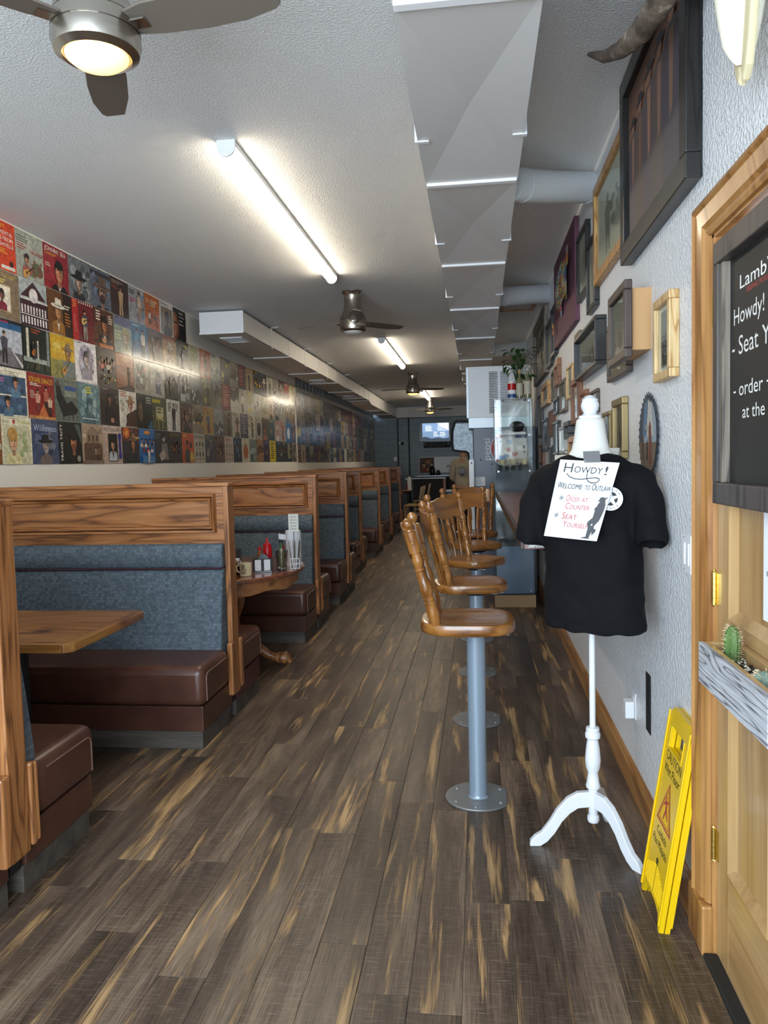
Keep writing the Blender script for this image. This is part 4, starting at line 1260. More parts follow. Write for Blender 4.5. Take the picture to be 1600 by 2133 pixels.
def plant():
    p = thing('potted_plant', 'trailing green pothos plant in clay pot on the glass cabinet', 'plant', (0.415, 8.04, CT))
    obj('pot', G().lathe([(0.05, 0), (0.072, 0.13), (0.078, 0.13), (0.078, 0.16), (0.07, 0.16), (0.066, 0.12)], n=20), 'terracotta', p, smooth=40)
    obj('soil', G().cyl((0, 0, 0.12), 0.068, 0.02, n=16), 'soil', p)
    r = random.Random(11)
    st = G()
    tips = []
    for k in range(30):
        a = r.uniform(0, 6.28); L = r.uniform(0.04, 0.15); h = r.uniform(0.10, 0.40)
        q = (L * math.cos(a), L * 0.7 * math.sin(a), 0.14 + h)
        st.tube([(0, 0, 0.13), (q[0] * 0.4, q[1] * 0.4, 0.14 + h * 0.8), q], 0.0022, 4)
        tips.append((q, a))
    for q in ((0.12, -0.02, 0.46), (0.15, 0.0, 0.36), (0.10, 0.0, 0.34)):
        st.tube([(0.02, 0, 0.14), (q[0] * 0.6, q[1], q[2] - 0.02), q], 0.0022, 4)
        tips.append((q, 0.2))
    obj('stems', st, 'leaf', p)
    lf = G()._add([(0, 0, 0), (0.02, 0.026, 0.006), (0.05, 0.024, 0.004), (0.085, 0, -0.012), (0.05, -0.024, 0.004), (0.02, -0.026, 0.006), (0.045, 0, -0.003)], [(0, 1, 6), (1, 2, 6), (2, 3, 6), (3, 4, 6), (4, 5, 6), (5, 0, 6)])
    lm = mesh_of('leaf', lf, False); lm.materials.append(MT['leaf'])
    for q, a in tips:
        o = bpy.data.objects.new('leaf', lm); COL.objects.link(o); o.parent = p; o.location = q
        o.rotation_euler = (r.uniform(-0.5, 0.5), r.uniform(-0.2, 1.0), a + r.uniform(-0.6, 0.6))
plant()
# sauces and cards on the wall counter (z = 1.18)
bottle('squeeze_bottle', 'red ketchup squeeze bottle on the wall counter', 0.60, 7.0, [(0.034, 0), (0.037, 0.01), (0.037, 0.14), (0.031, 0.155)], 'red', 'red', [(0.032, 0.155), (0.032, 0.17), (0.012, 0.178), (0.007, 0.21), (0.003, 0.22)], z0=1.1802)
bottle('sauce_bottle', 'clear sauce bottle with black pump cap in front of the ketchup on the counter', 0.585, 6.75, [(0.02, 0), (0.022, 0.01), (0.022, 0.09), (0.012, 0.11)], 'paper', 'blackgloss', [(0.013, 0.11), (0.014, 0.13), (0.006, 0.15), (0.003, 0.16)], z0=1.1802)
def wire_caddy():
    g = G()
    for z in (0.004, 0.04):
        g.tube([(-0.05, -0.05, z), (0.05, -0.05, z), (0.05, 0.05, z), (-0.05, 0.05, z), (-0.05, -0.05, z)], 0.002, 5)
    for a in (-0.05, 0.05):
        for b in (-0.05, 0.05):
            g.tube([(a, b, 0), (a, b, 0.042)], 0.002, 5)
    o = obj('wire_caddy', g, 'blackmatt', loc=(0.585, 6.75, 1.1802))
    tag(o, 'black wire caddy round the sauce bottle on the counter', 'caddy')
wire_caddy()
towel_roll(0.53, 4.75, 'white paper towel roll standing on the wall counter', 0.20, 1.1802)
def table_card(x, y, lines, label, h=0.13, z=1.1802):
    t = thing('table_card', label, 'sign', (x, y, z), math.radians(0))
    obj('stand', G().cyl((0, 0, 0), 0.035, 0.012, n=16).tube([(0, 0, 0.01), (0, 0, 0.24)], 0.003, 6), 'chrome', t)
    p = Pr(0.09, h, 0.002, '#d9d6cb')
    for i, q in enumerate(lines):
        p.text(q, 0.5, 0.78 - i * 0.17, 0.085, '#1c1c1c', width=0.78 if len(q) > 6 else None, align='c')
    p.obj('card', t, loc=(0, -0.005, 0.24 + h / 2))
table_card(0.60, 4.55, ['Please wait', 'to be', 'served at', 'counter'], 'small cream notice card on a stem on the wall counter')
def bell_card():
    t = thing('emblem_card', 'cream card with black oval emblem on the wall counter', 'sign', (0.535, 5.05, 1.1802))
    obj('stand', G().cyl((0, 0, 0), 0.03, 0.012, n=16).tube([(0, 0, 0.01), (0, 0, 0.2)], 0.003, 6), 'chrome', t)
    p = Pr(0.085, 0.14, 0.002, '#d6d2c4').ring(0.5, 0.5, 0.33, 0.42, 0.25, '#17130f').rect(0.3, 0.55, 0.4, 0.06, '#17130f').rect(0.3, 0.42, 0.4, 0.06, '#17130f')
    p.obj('card', t, loc=(0, -0.005, 0.27))
bell_card()
table_card(0.60, 3.62, ['Please', 'pay at', 'counter'], 'cream notice card on the counter beside the mannequin neck', 0.12)
# ============================================================ RECORD SLEEVES ON THE LEFT WALL
def nth(n):
    return str(n) + ('th' if 10 <= n % 100 <= 20 else {1: 'st', 2: 'nd', 3: 'rd'}.get(n % 10, 'th'))
ROWN = {1: 'top row', 2: 'fourth row up', 3: 'third row up', 4: 'second row up', 5: 'bottom row'}
AW, AH = 0.3215, 0.3035
def sleeve(y, z, p, label, x=LW, far=False):
    r = random.Random(int(y * 1000 + z * 77))
    o = p.obj('record_sleeve', None, 'sleeve', (x + 0.0045, y, z), PI / 2 + r.uniform(-0.004, 0.004), 0.0, r.uniform(-0.012, 0.012))
    tag(o, label, 'record sleeve', 'record sleeves papering the left wall')
    return o
def A(bg, edge=None):
    return Pr(AW, AH, 0.004, bg, edge)
def cover(r, c):
    k = (r, c)
    if k == (1, 0):
        p = A('#d8451f').text('COUNTRY', 0.06, 0.86, 0.085, '#f0b62c', 0.62).text('INSTRUMENTAL', 0.12, 0.73, 0.085, '#f3ece0', 0.8).text('HITS FROM', 0.30, 0.61, 0.085, '#f3ece0', 0.62).text('NASHVILLE', 0.30, 0.49, 0.085, '#f3ece0', 0.64).lines(0.3, 0.42, 0.5, 3, 0.04, '#e0a030')
        return p.ell(0.30, 0.2, 0.17, 0.18, '#2c1a14').ell(0.31, 0.2, 0.135, 0.145, '#b9a294').ell(0.84, 0.16, 0.06, 0.06, '#2c1a14').rect(0.5, 0.03, 0.45, 0.07, '#f0e9dc'), 'orange record sleeve with white title and a banjo'
    if k == (1, 1):
        p = A('#a9aca0').rect(0.03, 0.6, 0.55, 0.28, '#b7b9ad').lines(0.04, 0.86, 0.5, 3, 0.05, '#6d6b60').lines(0.04, 0.70, 0.4, 3, 0.05, '#a35a47').mottle(['#5f6b4a', '#7b5b45', '#4f5a3f', '#8d6a52'], 16, 0.06, 0.16, (0.45, 0, 1, 0.5), random.Random(1))
        return p.text('NASHVILLE', 0.52, 0.58, 0.08, '#b5342f', 0.44).person(0.36, 0.42, 0.10, '#b98a6e', '#3a241a', '#a8625a').guitar(0.33, 0.12, 0.09, '#cf9a52', 0.6), 'pale green record sleeve with seated girl and guitar'
    if k == (1, 2):
        p = A('#8e2128').rect(0.0, 0.2, 0.45, 0.55, '#9c2b30').text('JOHNNY SEA', 0.05, 0.85, 0.11, '#f2e9df', 0.86).lines(0.06, 0.8, 0.6, 2, 0.03, '#d9953e').lines(0.06, 0.55, 0.25, 2, 0.05, '#d9b7ae')
        return p.person(0.60, 0.45, 0.215, '#cd8e66', '#151012', '#16151b', inner='#e8e3da'), 'red record sleeve with white title over a dark-haired man in suit'
    if k == (1, 3):
        p = A('#6d7276').mottle(['#83888b', '#565c61', '#9aa0a2', '#4a4f55'], 22, 0.08, 0.22, rnd=random.Random(2))
        return p.person(0.42, 0.42, 0.17, '#b79a86', '#4a3f38', '#2b2c30', hat='#1c1a1b', brim=2.1), 'misty grey record sleeve with man in tall black hat'
    if k == (1, 4):
        p = A('#5d6674').rect(0, 0.82, 1, 0.1, '#3a3437').mottle(['#6f7f96', '#4a515d'], 10, 0.08, 0.2, rnd=random.Random(3))
        return p.person(0.55, 0.40, 0.24, '#b08b79', '#1c1517', '#20242c', hat='#6b564c', beard='#3a2a24', brim=1.9), 'blue grey record sleeve with bearded man in wide brown hat'
    if k == (1, 5):
        return A('#3d2722').lines(0.06, 0.9, 0.7, 2, 0.05, '#8a7565').lines(0.06, 0.78, 0.3, 3, 0.04, '#8f3f31').stand(0.55, 0.02, 0.8, '#b39a74', '#b09672', '#a9795c'), 'dark brown record sleeve with standing figure in tan'
    if k == (1, 6):
        return A('#9a9aa0').lines(0.05, 0.86, 0.4, 2, 0.07, '#3c3a40').lines(0.05, 0.62, 0.4, 2, 0.07, '#b0456d').mottle(['#6f8aa3', '#b98d80', '#c7c2bd', '#7d6a62'], 22, 0.06, 0.17, (0.4, 0, 1, 1), random.Random(4)).stand(0.62, 0.1, 0.8, '#c8b7a6', '#a78d7a'), 'grey and pink collage record sleeve with woman'
    if k == (1, 7):
        return A('#c0651f').text('TV', 0.08, 0.72, 0.14, '#eadfce').lines(0.34, 0.82, 0.5, 3, 0.07, '#e6d3b8').stand(0.3, 0.1, 0.42, '#d9c8ae', '#5a3a22', hat='#3a2a1c').mottle(['#8a3f17', '#a8501c', '#6b3415'], 12, 0.04, 0.1, (0.3, 0, 1, 0.55), random.Random(5)), 'orange record sleeve marked TV with small cowboy'
    if k == (1, 8):
        return A('#dcd9d2').rect(0.08, 0.03, 0.86, 0.82, '#8d7c62').person(0.52, 0.52, 0.17, '#7b5c48', '#241c18', '#4c4a46').lines(0.1, 0.93, 0.7, 1, 0.04, '#555555'), 'white bordered record sleeve with dark-haired portrait on taupe'
    if k == (1, 9):
        return A('#141112').ell(0.12, 0.42, 0.32, 0.45, '#8a4f36').ell(0.02, 0.42, 0.26, 0.4, '#b97a57').rect(0.02, 0.5, 0.3, 0.05, '#1c1210').lines(0.45, 0.86, 0.45, 4, 0.12, '#b9b4ac', 0.35), 'black record sleeve with half a face and white script'
    if k == (2, 0):
        return A('#85715a').text('Hank Locklin', 0.1, 0.86, 0.09, '#c9b23c', 0.76).lines(0.2, 0.78, 0.4, 2, 0.05, '#e2cf5a').rect(0.14, 0.14, 0.58, 0.56, '#b09a6c').rect(0.17, 0.17, 0.52, 0.5, '#ece3d2').person(0.42, 0.48, 0.10, '#7c4a38', '#1c1212', '#7d1f35'), 'taupe record sleeve with framed man in maroon'
    if k == (2, 1):
        p = A('#aeb6b6').poly([(0.03, 0.62), (0.5, 0.98), (0.97, 0.62)], '#3f1f2a').rect(0.0, 0.0, 1, 0.58, '#3f1f2a').ell(0.5, 0.68, 0.16, 0.16, '#e6e2df')
        for i in range(9): p.rect(0.04 + i * 0.105, 0.27, 0.055, 0.17, '#d9d3d2')
        for i in range(9): p.rect(0.04 + i * 0.105, 0.04, 0.06, 0.16, '#d9d3d2')
        return p.rect(0, 0.55, 1, 0.03, '#e3dfdc').rect(0, 0.23, 1, 0.02, '#e3dfdc').poly([(0.38, 0.58), (0.5, 0.66), (0.62, 0.58)], '#cfc8c8'), 'pale record sleeve with a maroon gabled mansion drawing'
    if k == (2, 2):
        return A('#2b1b12').rect(0, 0, 0.62, 1, '#6a4422').person(0.42, 0.55, 0.17, '#c08c5e', '#2a1a10', '#9a6a30', hat='#e3dccb', inner='#e8dcc0').lines(0.66, 0.70, 0.3, 2, 0.06, '#d9cdb8').lines(0.66, 0.52, 0.3, 5, 0.07, '#a5662c'), 'dark brown record sleeve with smiling man in white hat'
    if k == (2, 3):
        p = A('#6d1d22').rect(0, 0, 0.27, 1, '#b5272a').lines(0.05, 0.93, 0.18, 3, 0.06, '#d0902f').lines(0.06, 0.6, 0.12, 10, 0.045, '#d08a80', 0.3)
        for i in range(7): p.ell(0.32 + i * 0.1, 0.95, 0.028, 0.028, '#efe6dc', 8)
        return p.stand(0.55, 0.05, 0.74, '#4a4a58', '#9a8f86').guitar(0.52, 0.52, 0.09, '#c9a468', 0.3), 'red record sleeve with man playing guitar and bulb dots'
    if k == (2, 4):
        return A('#5c3620').lines(0.1, 0.9, 0.25, 4, 0.07, '#e4ddd2').lines(0.72, 0.86, 0.24, 4, 0.06, '#ded5c8').person(0.5, 0.62, 0.18, '#b97a52', '#1d120d', '#15161a', inner='#dfe0e4').rect(0.2, 0.0, 0.7, 0.1, '#b56a35').ell(0.45, 0.2, 0.13, 0.07, '#c98a5e'), 'brown record sleeve with man in dark suit, arms folded'
    if k == (2, 5):
        return A('#9aa39a').rect(0, 0.75, 1, 0.25, '#6f7490').lines(0.06, 0.55, 0.4, 3, 0.09, '#c9cf9e').person(0.66, 0.5, 0.2, '#c9bda6', '#b9ae8a', '#b4b8a0', dark=0.85), 'pale teal record sleeve with blonde portrait'
    if k == (2, 6):
        return A('#3f6f95').lines(0.05, 0.92, 0.5, 1, 0.05, '#cfd6da').stand(0.3, 0.05, 0.8, '#5c93bb', '#4d83ad', hair='#18120f').stand(0.68, 0.05, 0.8, '#d7d3c6', '#1b2733'), 'blue record sleeve with two people standing'
    if k == (2, 7):
        return A('#4d3a36').lines(0.1, 0.92, 0.7, 2, 0.06, '#8f5c4c').ell(0.3, 0.68, 0.09, 0.09, '#a89a92').ell(0.55, 0.5, 0.07, 0.07, '#8f7f78').stand(0.68, 0.1, 0.7, '#7a5548', '#3a2c2a').stand(0.38, 0.05, 0.6, '#6a5a58', '#2b2426'), 'mauve brown record sleeve with two figures and pale discs'
    if k == (2, 8):
        return A('#a9835c').rect(0, 0.85, 1, 0.15, '#8a4a2c').person(0.52, 0.52, 0.16, '#8a5a3e', '#241812', '#4d4038', hat='#d6c6ac', inner='#c9a07c'), 'tan record sleeve with portrait of man in pale hat'
    if k == (2, 9):
        return A('#243038').mottle(['#2f4a3e', '#1c2630', '#3d4a34'], 18, 0.08, 0.2, rnd=random.Random(6)).lines(0.6, 0.86, 0.3, 2, 0.06, '#b9b443').stand(0.5, 0.1, 0.6, '#3d5a6b', '#27333c', skin='#6d5543'), 'dark green record sleeve with shaded figure and yellow title'
    if k == (3, 0):
        p = A('#1b1c20').rect(0.03, 0.80, 0.94, 0.13, '#2b5f8f').lines(0.06, 0.93, 0.6, 1, 0.06, '#b3274a').rect(0.03, 0.03, 0.94, 0.77, '#b9bfca').rect(0.03, 0.03, 0.94, 0.3, '#5d5a60')
        p.poly([(0.05, 0.03), (0.42, 0.42), (0.45, 0.42), (0.22, 0.03)], '#3a383c').poly([(0.95, 0.03), (0.55, 0.42), (0.58, 0.42), (0.99, 0.10)], '#c4c2c2').poly([(0.03, 0.03), (0.45, 0.42), (0.6, 0.42), (0.8, 0.03)], '#77737a')
        return p.stand(0.38, 0.08, 0.66, '#4d4a55', '#29262c'), 'black edged record sleeve with man walking on railway tracks'
    if k == (3, 1):
        return A('#16201c').rect(0.12, 0.25, 0.09, 0.7, '#cfcab6').rect(0.5, 0.3, 0.06, 0.42, '#b9b6a8').rect(0, 0.22, 0.85, 0.1, '#9aa39a').rect(0.86, 0.2, 0.1, 0.8, '#7b8681').lines(0.3, 0.93, 0.4, 2, 0.06, '#a34a2a').mottle(['#2f3a24', '#44422c', '#23301f'], 12, 0.05, 0.13, (0, 0, 1, 0.25), random.Random(7)).stand(0.35, 0.28, 0.42, '#15171a', '#1a1c20').guitar(0.36, 0.45, 0.06, '#b46a2c', 0.9), 'dark green record sleeve with guitarist on a porch'
    if k == (3, 2):
        return A('#cfa529').rect(0, 0, 1, 0.42, '#8f8a4a').mottle(['#e3c766', '#d8b63f'], 8, 0.06, 0.16, (0, 0.5, 0.7, 1), random.Random(8)).mottle(['#77743c', '#a59a55'], 8, 0.05, 0.14, (0, 0, 1, 0.4), random.Random(9)).person(0.70, 0.62, 0.13, '#b07a52', '#2a1c14', '#6c7670', hat='#8f7a5e').poly([(0.42, 0.02), (0.46, 0.4), (0.95, 0.42), (0.98, 0.02)], '#6c7670').guitar(0.52, 0.2, 0.09, '#b98440', 0.8), 'yellow record sleeve with hatted man in grey jacket and guitar'
    if k == (3, 3):
        return A('#e3e0e2').ell(0.5, 0.52, 0.36, 0.44, '#b3aebb').mottle(['#6b6372', '#8f8797', '#d3cfd6'], 22, 0.05, 0.13, (0.12, 0.08, 0.9, 0.95), random.Random(10)).person(0.5, 0.6, 0.16, '#c9b6ae', '#2c2530', '#8f8797').lines(0.06, 0.96, 0.3, 1, 0.03, '#4b4650'), 'white record sleeve with purple sketched portrait'
    if k == (3, 4):
        p = A('#3a2f26')
        for i in range(6):
            p.person(0.14 + 0.145 * i, 0.62 + 0.08 * (i % 2), 0.075, '#a87a5c', '#241a14', ['#5c3a2e', '#a33a2e', '#2f3a3c', '#cfc7b0', '#6b5a40', '#34302c'][i])
        return p.mottle(['#cfc2a0', '#5d6b4a', '#8a6a48'], 14, 0.03, 0.08, (0.1, 0.02, 0.95, 0.35), random.Random(11)), 'dark brown record sleeve with group of people round a table'
    if k == (3, 5):
        return A('#a8683a').rect(0, 0, 1, 0.68, '#8c5638').poly([(0, 0), (1, 0), (1, 0.12), (0.7, 0.2), (0.4, 0.1), (0, 0.04)], '#3f2a20').lines(0.2, 0.82, 0.6, 1, 0.06, '#e0b070').ring(0.5, 0.86, 0.08, 0.09, 0.3, '#d9a060').stand(0.68, 0.14, 0.5, '#2b201b', '#241b17', '#3a2a22', hat='#241b17'), 'orange brown record sleeve with lone silhouette on a hill'
    if k == (3, 6):
        return A('#9c9888').mottle(['#b7b3a6', '#7f7d72', '#cfccc0', '#a8796a', '#6a6d70'], 26, 0.08, 0.22, rnd=random.Random(12)), 'silvery collage record sleeve'
    if k == (3, 7):
        return A('#a9a698').rect(0.35, 0.08, 0.38, 0.5, '#5d6170').ell(0.54, 0.58, 0.19, 0.17, '#5d6170').ring(0.54, 0.58, 0.23, 0.21, 0.18, '#8f95a8').stand(0.54, 0.1, 0.5, '#7f86a0', '#6b7088').lines(0.1, 0.9, 0.6, 4, 0.045, '#7d7b70'), 'silver record sleeve with blue arched figure'
    if k == (3, 8):
        return A('#1d1a18').rect(0, 0.8, 1, 0.2, '#8c8676').mottle(['#2f2a24', '#4d4638', '#39342b'], 18, 0.05, 0.15, (0, 0, 1, 0.8), random.Random(13)).stand(0.42, 0.15, 0.55, '#6d5a3e', '#2a241d'), 'black record sleeve with faint standing figure'
    if k == (3, 9):
        return A('#6f706d').mottle(['#8d8f8c', '#4d4f4e', '#b0b2af'], 20, 0.06, 0.18, rnd=random.Random(14)).rect(0.15, 0.02, 0.4, 0.25, '#c9cac7').stand(0.45, 0.25, 0.5, '#3c3d3d', '#2c2d2d'), 'grey photograph record sleeve with white caption box'
    if k == (4, 0):
        p = A('#e6e0cb').lines(0.12, 0.92, 0.7, 3, 0.035, '#8d8878', 0.4)
        for y0 in (0.45, 0.03):
            p.rect(0.0, y0, 0.95, 0.39, '#3f5670').mottle(['#55708f', '#2f4358'], 5, 0.05, 0.12, (0, y0, 0.95, y0 + 0.38), random.Random(15))
        return p.person(0.6, 0.72, 0.10, '#c79078', '#1a1316', '#5d7f97').lines(0.02, 0.76, 0.3, 2, 0.05, '#c46a9a').person(0.3, 0.30, 0.10, '#c48e76', '#1a1316', '#55758c'), 'cream record sleeve with two blue panels of dark-haired women'
    if k == (4, 1):
        return A('#8c2420').text('SQUARE DANCES', 0.06, 0.80, 0.12, '#e3b92f', 0.88).lines(0.08, 0.76, 0.45, 2, 0.035, '#e4d9cf').lines(0.08, 0.6, 0.2, 6, 0.03, '#c9a79c').stand(0.35, 0.1, 0.55, '#c98f80', '#7c3a34').stand(0.66, 0.12, 0.62, '#a85a48', '#3a1c1c').stand(0.8, 0.05, 0.5, '#d9b49c', '#46201c').poly([(0.3, 0.02), (0.55, 0.35), (0.75, 0.02)], '#c06a3c').rect(0, 0, 1, 0.06, '#c9884c'), 'dark red record sleeve reading SQUARE DANCES'
    if k == (4, 2):
        return A('#5f685f').rect(0.4, 0.58, 0.55, 0.33, '#6c746a').rect(0.42, 0.74, 0.5, 0.1, '#2f4f8c').lines(0.42, 0.7, 0.5, 4, 0.035, '#9aa092').poly([(0.05, 0.9), (0.18, 0.92), (0.3, 0.62), (0.5, 0.42), (0.7, 0.5), (0.95, 0.3), (0.9, 0.2), (0.3, 0.1), (0.08, 0.5)], '#14161a').ell(0.13, 0.88, 0.055, 0.08, '#4a3a30').rect(0.3, 0.03, 0.03, 0.12, '#14161a').rect(0.7, 0.03, 0.03, 0.2, '#14161a'), 'grey green record sleeve with man in black reclining on chair'
    if k == (4, 3):
        return A('#5f7d84').mottle(['#86a1a6', '#4a666e', '#9db3b6'], 18, 0.07, 0.2, rnd=random.Random(16)).lines(0.3, 0.88, 0.35, 3, 0.06, '#d3cf3a').person(0.5, 0.45, 0.15, '#88a3a6', '#3c545c', '#4a666e', dark=0.85).lines(0.1, 0.1, 0.8, 1, 0.05, '#c9d3d3'), 'teal cloudy record sleeve with ghostly face'
    if k == (4, 4):
        return A('#2f2320', '#8a6a52').person(0.5, 0.72, 0.12, '#8a6350', '#1a1212', '#191619').rect(0.3, 0.05, 0.45, 0.4, '#191619').ell(0.6, 0.14, 0.1, 0.07, '#a8765c').lines(0.1, 0.94, 0.3, 1, 0.04, '#9c8d82').lines(0.75, 0.8, 0.2, 6, 0.04, '#5f524b'), 'dark brown record sleeve with seated man in black suit'
    if k == (4, 5):
        return A('#dcd6c9').lines(0.05, 0.95, 0.5, 3, 0.055, '#a8604a').lines(0.06, 0.7, 0.25, 8, 0.04, '#8f8678').person(0.62, 0.62, 0.16, '#cf9f84', '#6d2f1c', '#4a2c20', hat='#a8835c').poly([(0.3, 0.02), (0.45, 0.35), (0.98, 0.55), (0.98, 0.02)], '#4a2c20'), 'white record sleeve with woman in tan hat and brown coat'
    if k == (4, 6):
        return A('#262b29').lines(0.6, 0.9, 0.35, 3, 0.07, '#a5aa9c').ell(0.36, 0.52, 0.3, 0.42, '#14120f').ell(0.22, 0.5, 0.15, 0.3, '#5c4a38').poly([(0.6, 0.02), (0.95, 0.3), (0.98, 0.02)], '#2f5d78').rect(0.1, 0.0, 0.6, 0.2, '#171613'), 'dark record sleeve with long-haired profile'
    if k == (4, 7):
        return A('#525436').rect(0, 0.82, 0.55, 0.1, '#b3a62c').rect(0.25, 0.3, 0.5, 0.4, '#c6bd8f').lines(0.32, 0.62, 0.35, 2, 0.1, '#5a5236').mottle(['#b7aa5c', '#7a6f3c', '#cfc58a'], 14, 0.03, 0.07, (0.15, 0.25, 0.85, 0.42), random.Random(17)).rect(0.33, 0.02, 0.05, 0.28, '#a89b62').rect(0.62, 0.02, 0.05, 0.28, '#a89b62'), 'olive record sleeve with cream sign and flowers'
    if k == (4, 8):
        return A('#d9d5c8').lines(0.05, 0.86, 0.35, 5, 0.06, '#46443e').lines(0.62, 0.86, 0.33, 5, 0.05, '#5c5a52').stand(0.5, 0.02, 0.86, '#3a2a26', '#2b211e', '#a87e62').mottle(['#5c3a2e', '#1c1715'], 8, 0.03, 0.07, (0.35, 0.3, 0.65, 0.65), random.Random(18)), 'white record sleeve with man in patterned shirt'
    if k == (4, 9):
        return A('#5a463c').mottle(['#7c5f4f', '#3f302a', '#8c6f5c'], 16, 0.08, 0.2, rnd=random.Random(19)).person(0.5, 0.55, 0.17, '#a97f69', '#6d4a34', '#2c2220'), 'mottled brown record sleeve with shaggy-haired portrait'
    if k == (5, 0):
        return A('#e1d9bd').lines(0.2, 0.96, 0.6, 1, 0.025, '#8d8a70').lines(0.02, 0.9, 0.3, 2, 0.03, '#6d8a5c').lines(0.55, 0.9, 0.4, 2, 0.03, '#a7b35c').ell(0.40, 0.90, 0.045, 0.05, '#b04a5c').rect(0.04, 0.02, 0.9, 0.8, '#c9c6a4').mottle(['#b3b78c', '#dcd9bd', '#9ca77c'], 16, 0.05, 0.13, (0.5, 0.03, 0.94, 0.82), random.Random(20)).person(0.34, 0.46, 0.16, '#dcab88', '#b98a44', '#d9cf9e', dark=0.9).ell(0.32, 0.64, 0.16, 0.14, '#bf9250'), 'cream record sleeve with blonde beehive portrait'
    if k == (5, 1):
        return A('#46506b').mottle(['#5c6784', '#343d55', '#6b6f80'], 14, 0.08, 0.2, rnd=random.Random(21)).text('Wilderness', 0.06, 0.74, 0.15, '#aebad6', 0.86).rect(0.1, 0.7, 0.5, 0.03, '#2b3f75').person(0.48, 0.42, 0.15, '#a48d80', '#8d8783', '#6d625c', hat='#17161a', beard='#a39b95', brim=1.9), 'slate blue record sleeve with white-bearded man in black hat'
    if k == (5, 2):
        return A('#0e0d10').poly([(0.68, 0.95), (0.9, 0.95), (0.98, 0.7), (0.95, 0.5), (0.85, 0.7)], '#4a564e').text('TRAVIS TRITT', 0.16, 0.06, 0.10, '#efeae2', 0.88, PI / 2).person(0.62, 0.52, 0.18, '#c07f58', '#120d0c', '#0a0a0c', beard='#7c4a34').ell(0.82, 0.12, 0.08, 0.08, '#8f8a80'), 'black record sleeve with white vertical title and moody portrait'
    if k == (5, 3):
        p = A('#a8927c').mottle(['#c2b19c', '#8c7865'], 10, 0.07, 0.16, (0, 0.5, 1, 1), random.Random(22)).poly([(0.18, 0.3), (0.18, 0.78), (0.5, 0.96), (0.82, 0.78), (0.82, 0.3)], '#8b7562').rect(0.1, 0.48, 0.8, 0.04, '#5c4836').rect(0.06, 0.08, 0.88, 0.4, '#5a4434')
        for i in range(3): p.rect(0.26 + i * 0.19, 0.56, 0.09, 0.16, '#54402f')
        return p.stand(0.6, 0.06, 0.36, '#8f7a64', '#3a2c22').stand(0.75, 0.06, 0.36, '#6d5a48', '#3a2c22').rect(0, 0, 1, 0.08, '#77634f'), 'sepia record sleeve with false-fronted western building'
    if k == (5, 4):
        return A('#b59d90').rect(0.02, 0.82, 0.96, 0.16, '#c9b6aa').text('MERLE HAGGARD', 0.04, 0.85, 0.11, '#1c1718', 0.92).rect(0.24, 0.05, 0.5, 0.74, '#171318').person(0.48, 0.52, 0.14, '#b9886c', '#15100f', '#b5bcc4', inner='#171318').rect(0.80, 0.2, 0.12, 0.55, '#2c2f7c').ell(0.86, 0.72, 0.09, 0.1, '#2f3488').ell(0.86, 0.2, 0.09, 0.09, '#2f3488'), 'pink beige record sleeve with man in white suit and blue ribbon'
    if k == (5, 5):
        return A('#2b2a30').rect(0, 0.62, 1, 0.38, '#5c3a30').ell(0.25, 0.85, 0.2, 0.16, '#c9602a').ell(0.25, 0.85, 0.1, 0.08, '#e39a4a').rect(0.5, 0.7, 0.5, 0.05, '#c9a56a').person(0.62, 0.58, 0.16, '#b57a58', '#241710', '#33353a', hat='#8a6a4a', brim=1.5).mottle(['#44464c', '#1f2024'], 8, 0.05, 0.12, (0.05, 0.0, 0.95, 0.28), random.Random(23)), 'dark and orange record sleeve with cowboy in leather jacket'
    if k == (5, 6):
        p = A('#2f69a6').ell(0.5, 0.9, 0.2, 0.06, '#d98a3c')
        for i in range(7):
            p.person(0.16 + 0.115 * i, 0.66 - 0.15 * (i % 2), 0.06, '#c48c68', '#21160f', ['#c9c4b8', '#7a3a34', '#d9d6cc', '#b8433a', '#4a83b3', '#c7bfae', '#376aa0'][i])
        return p.rect(0.1, 0.0, 0.8, 0.2, '#4a7ba8').stand(0.5, 0.02, 0.42, '#ded6c4', '#d6cfc0'), 'bright blue record sleeve with a crowd of musicians'
    if k == (5, 7):
        return A('#2d2d31').lines(0.06, 0.86, 0.4, 2, 0.09, '#55565c').ell(0.62, 0.78, 0.1, 0.13, '#a89c96').ell(0.6, 0.86, 0.12, 0.09, '#141416').poly([(0.4, 0.1), (0.45, 0.6), (0.85, 0.62), (0.95, 0.1)], '#77716e').poly([(0.25, 0.25), (0.6, 0.45), (0.75, 0.2), (0.4, 0.05)], '#a89a90'), 'charcoal record sleeve with seated pale figure'
    if k == (5, 8):
        p = A('#332b27').text('THE OUTLAWS', 0.06, 0.86, 0.09, '#b39a2e', 0.7)
        for i in range(5):
            p.person(0.16 + 0.17 * i, 0.55 + 0.06 * (i % 2), 0.075, '#8a6450', '#1f1611', ['#3a4147', '#7a3a30', '#5f3a32', '#2f3d4a', '#4a4038'][i])
        return p, 'dark record sleeve with five men and yellow title'
    if k == (5, 9):
        return A('#c0522a').lines(0.08, 0.92, 0.45, 2, 0.05, '#d9a43a').person(0.42, 0.62, 0.11, '#a8694a', '#1c1210', '#2c3a30').rect(0.22, 0.02, 0.4, 0.35, '#2c3a30').ell(0.78, 0.2, 0.18, 0.2, '#c9a44c').rect(0.62, 0.5, 0.16, 0.18, '#2b1d18'), 'orange record sleeve with man in green holding guitar'
    return None
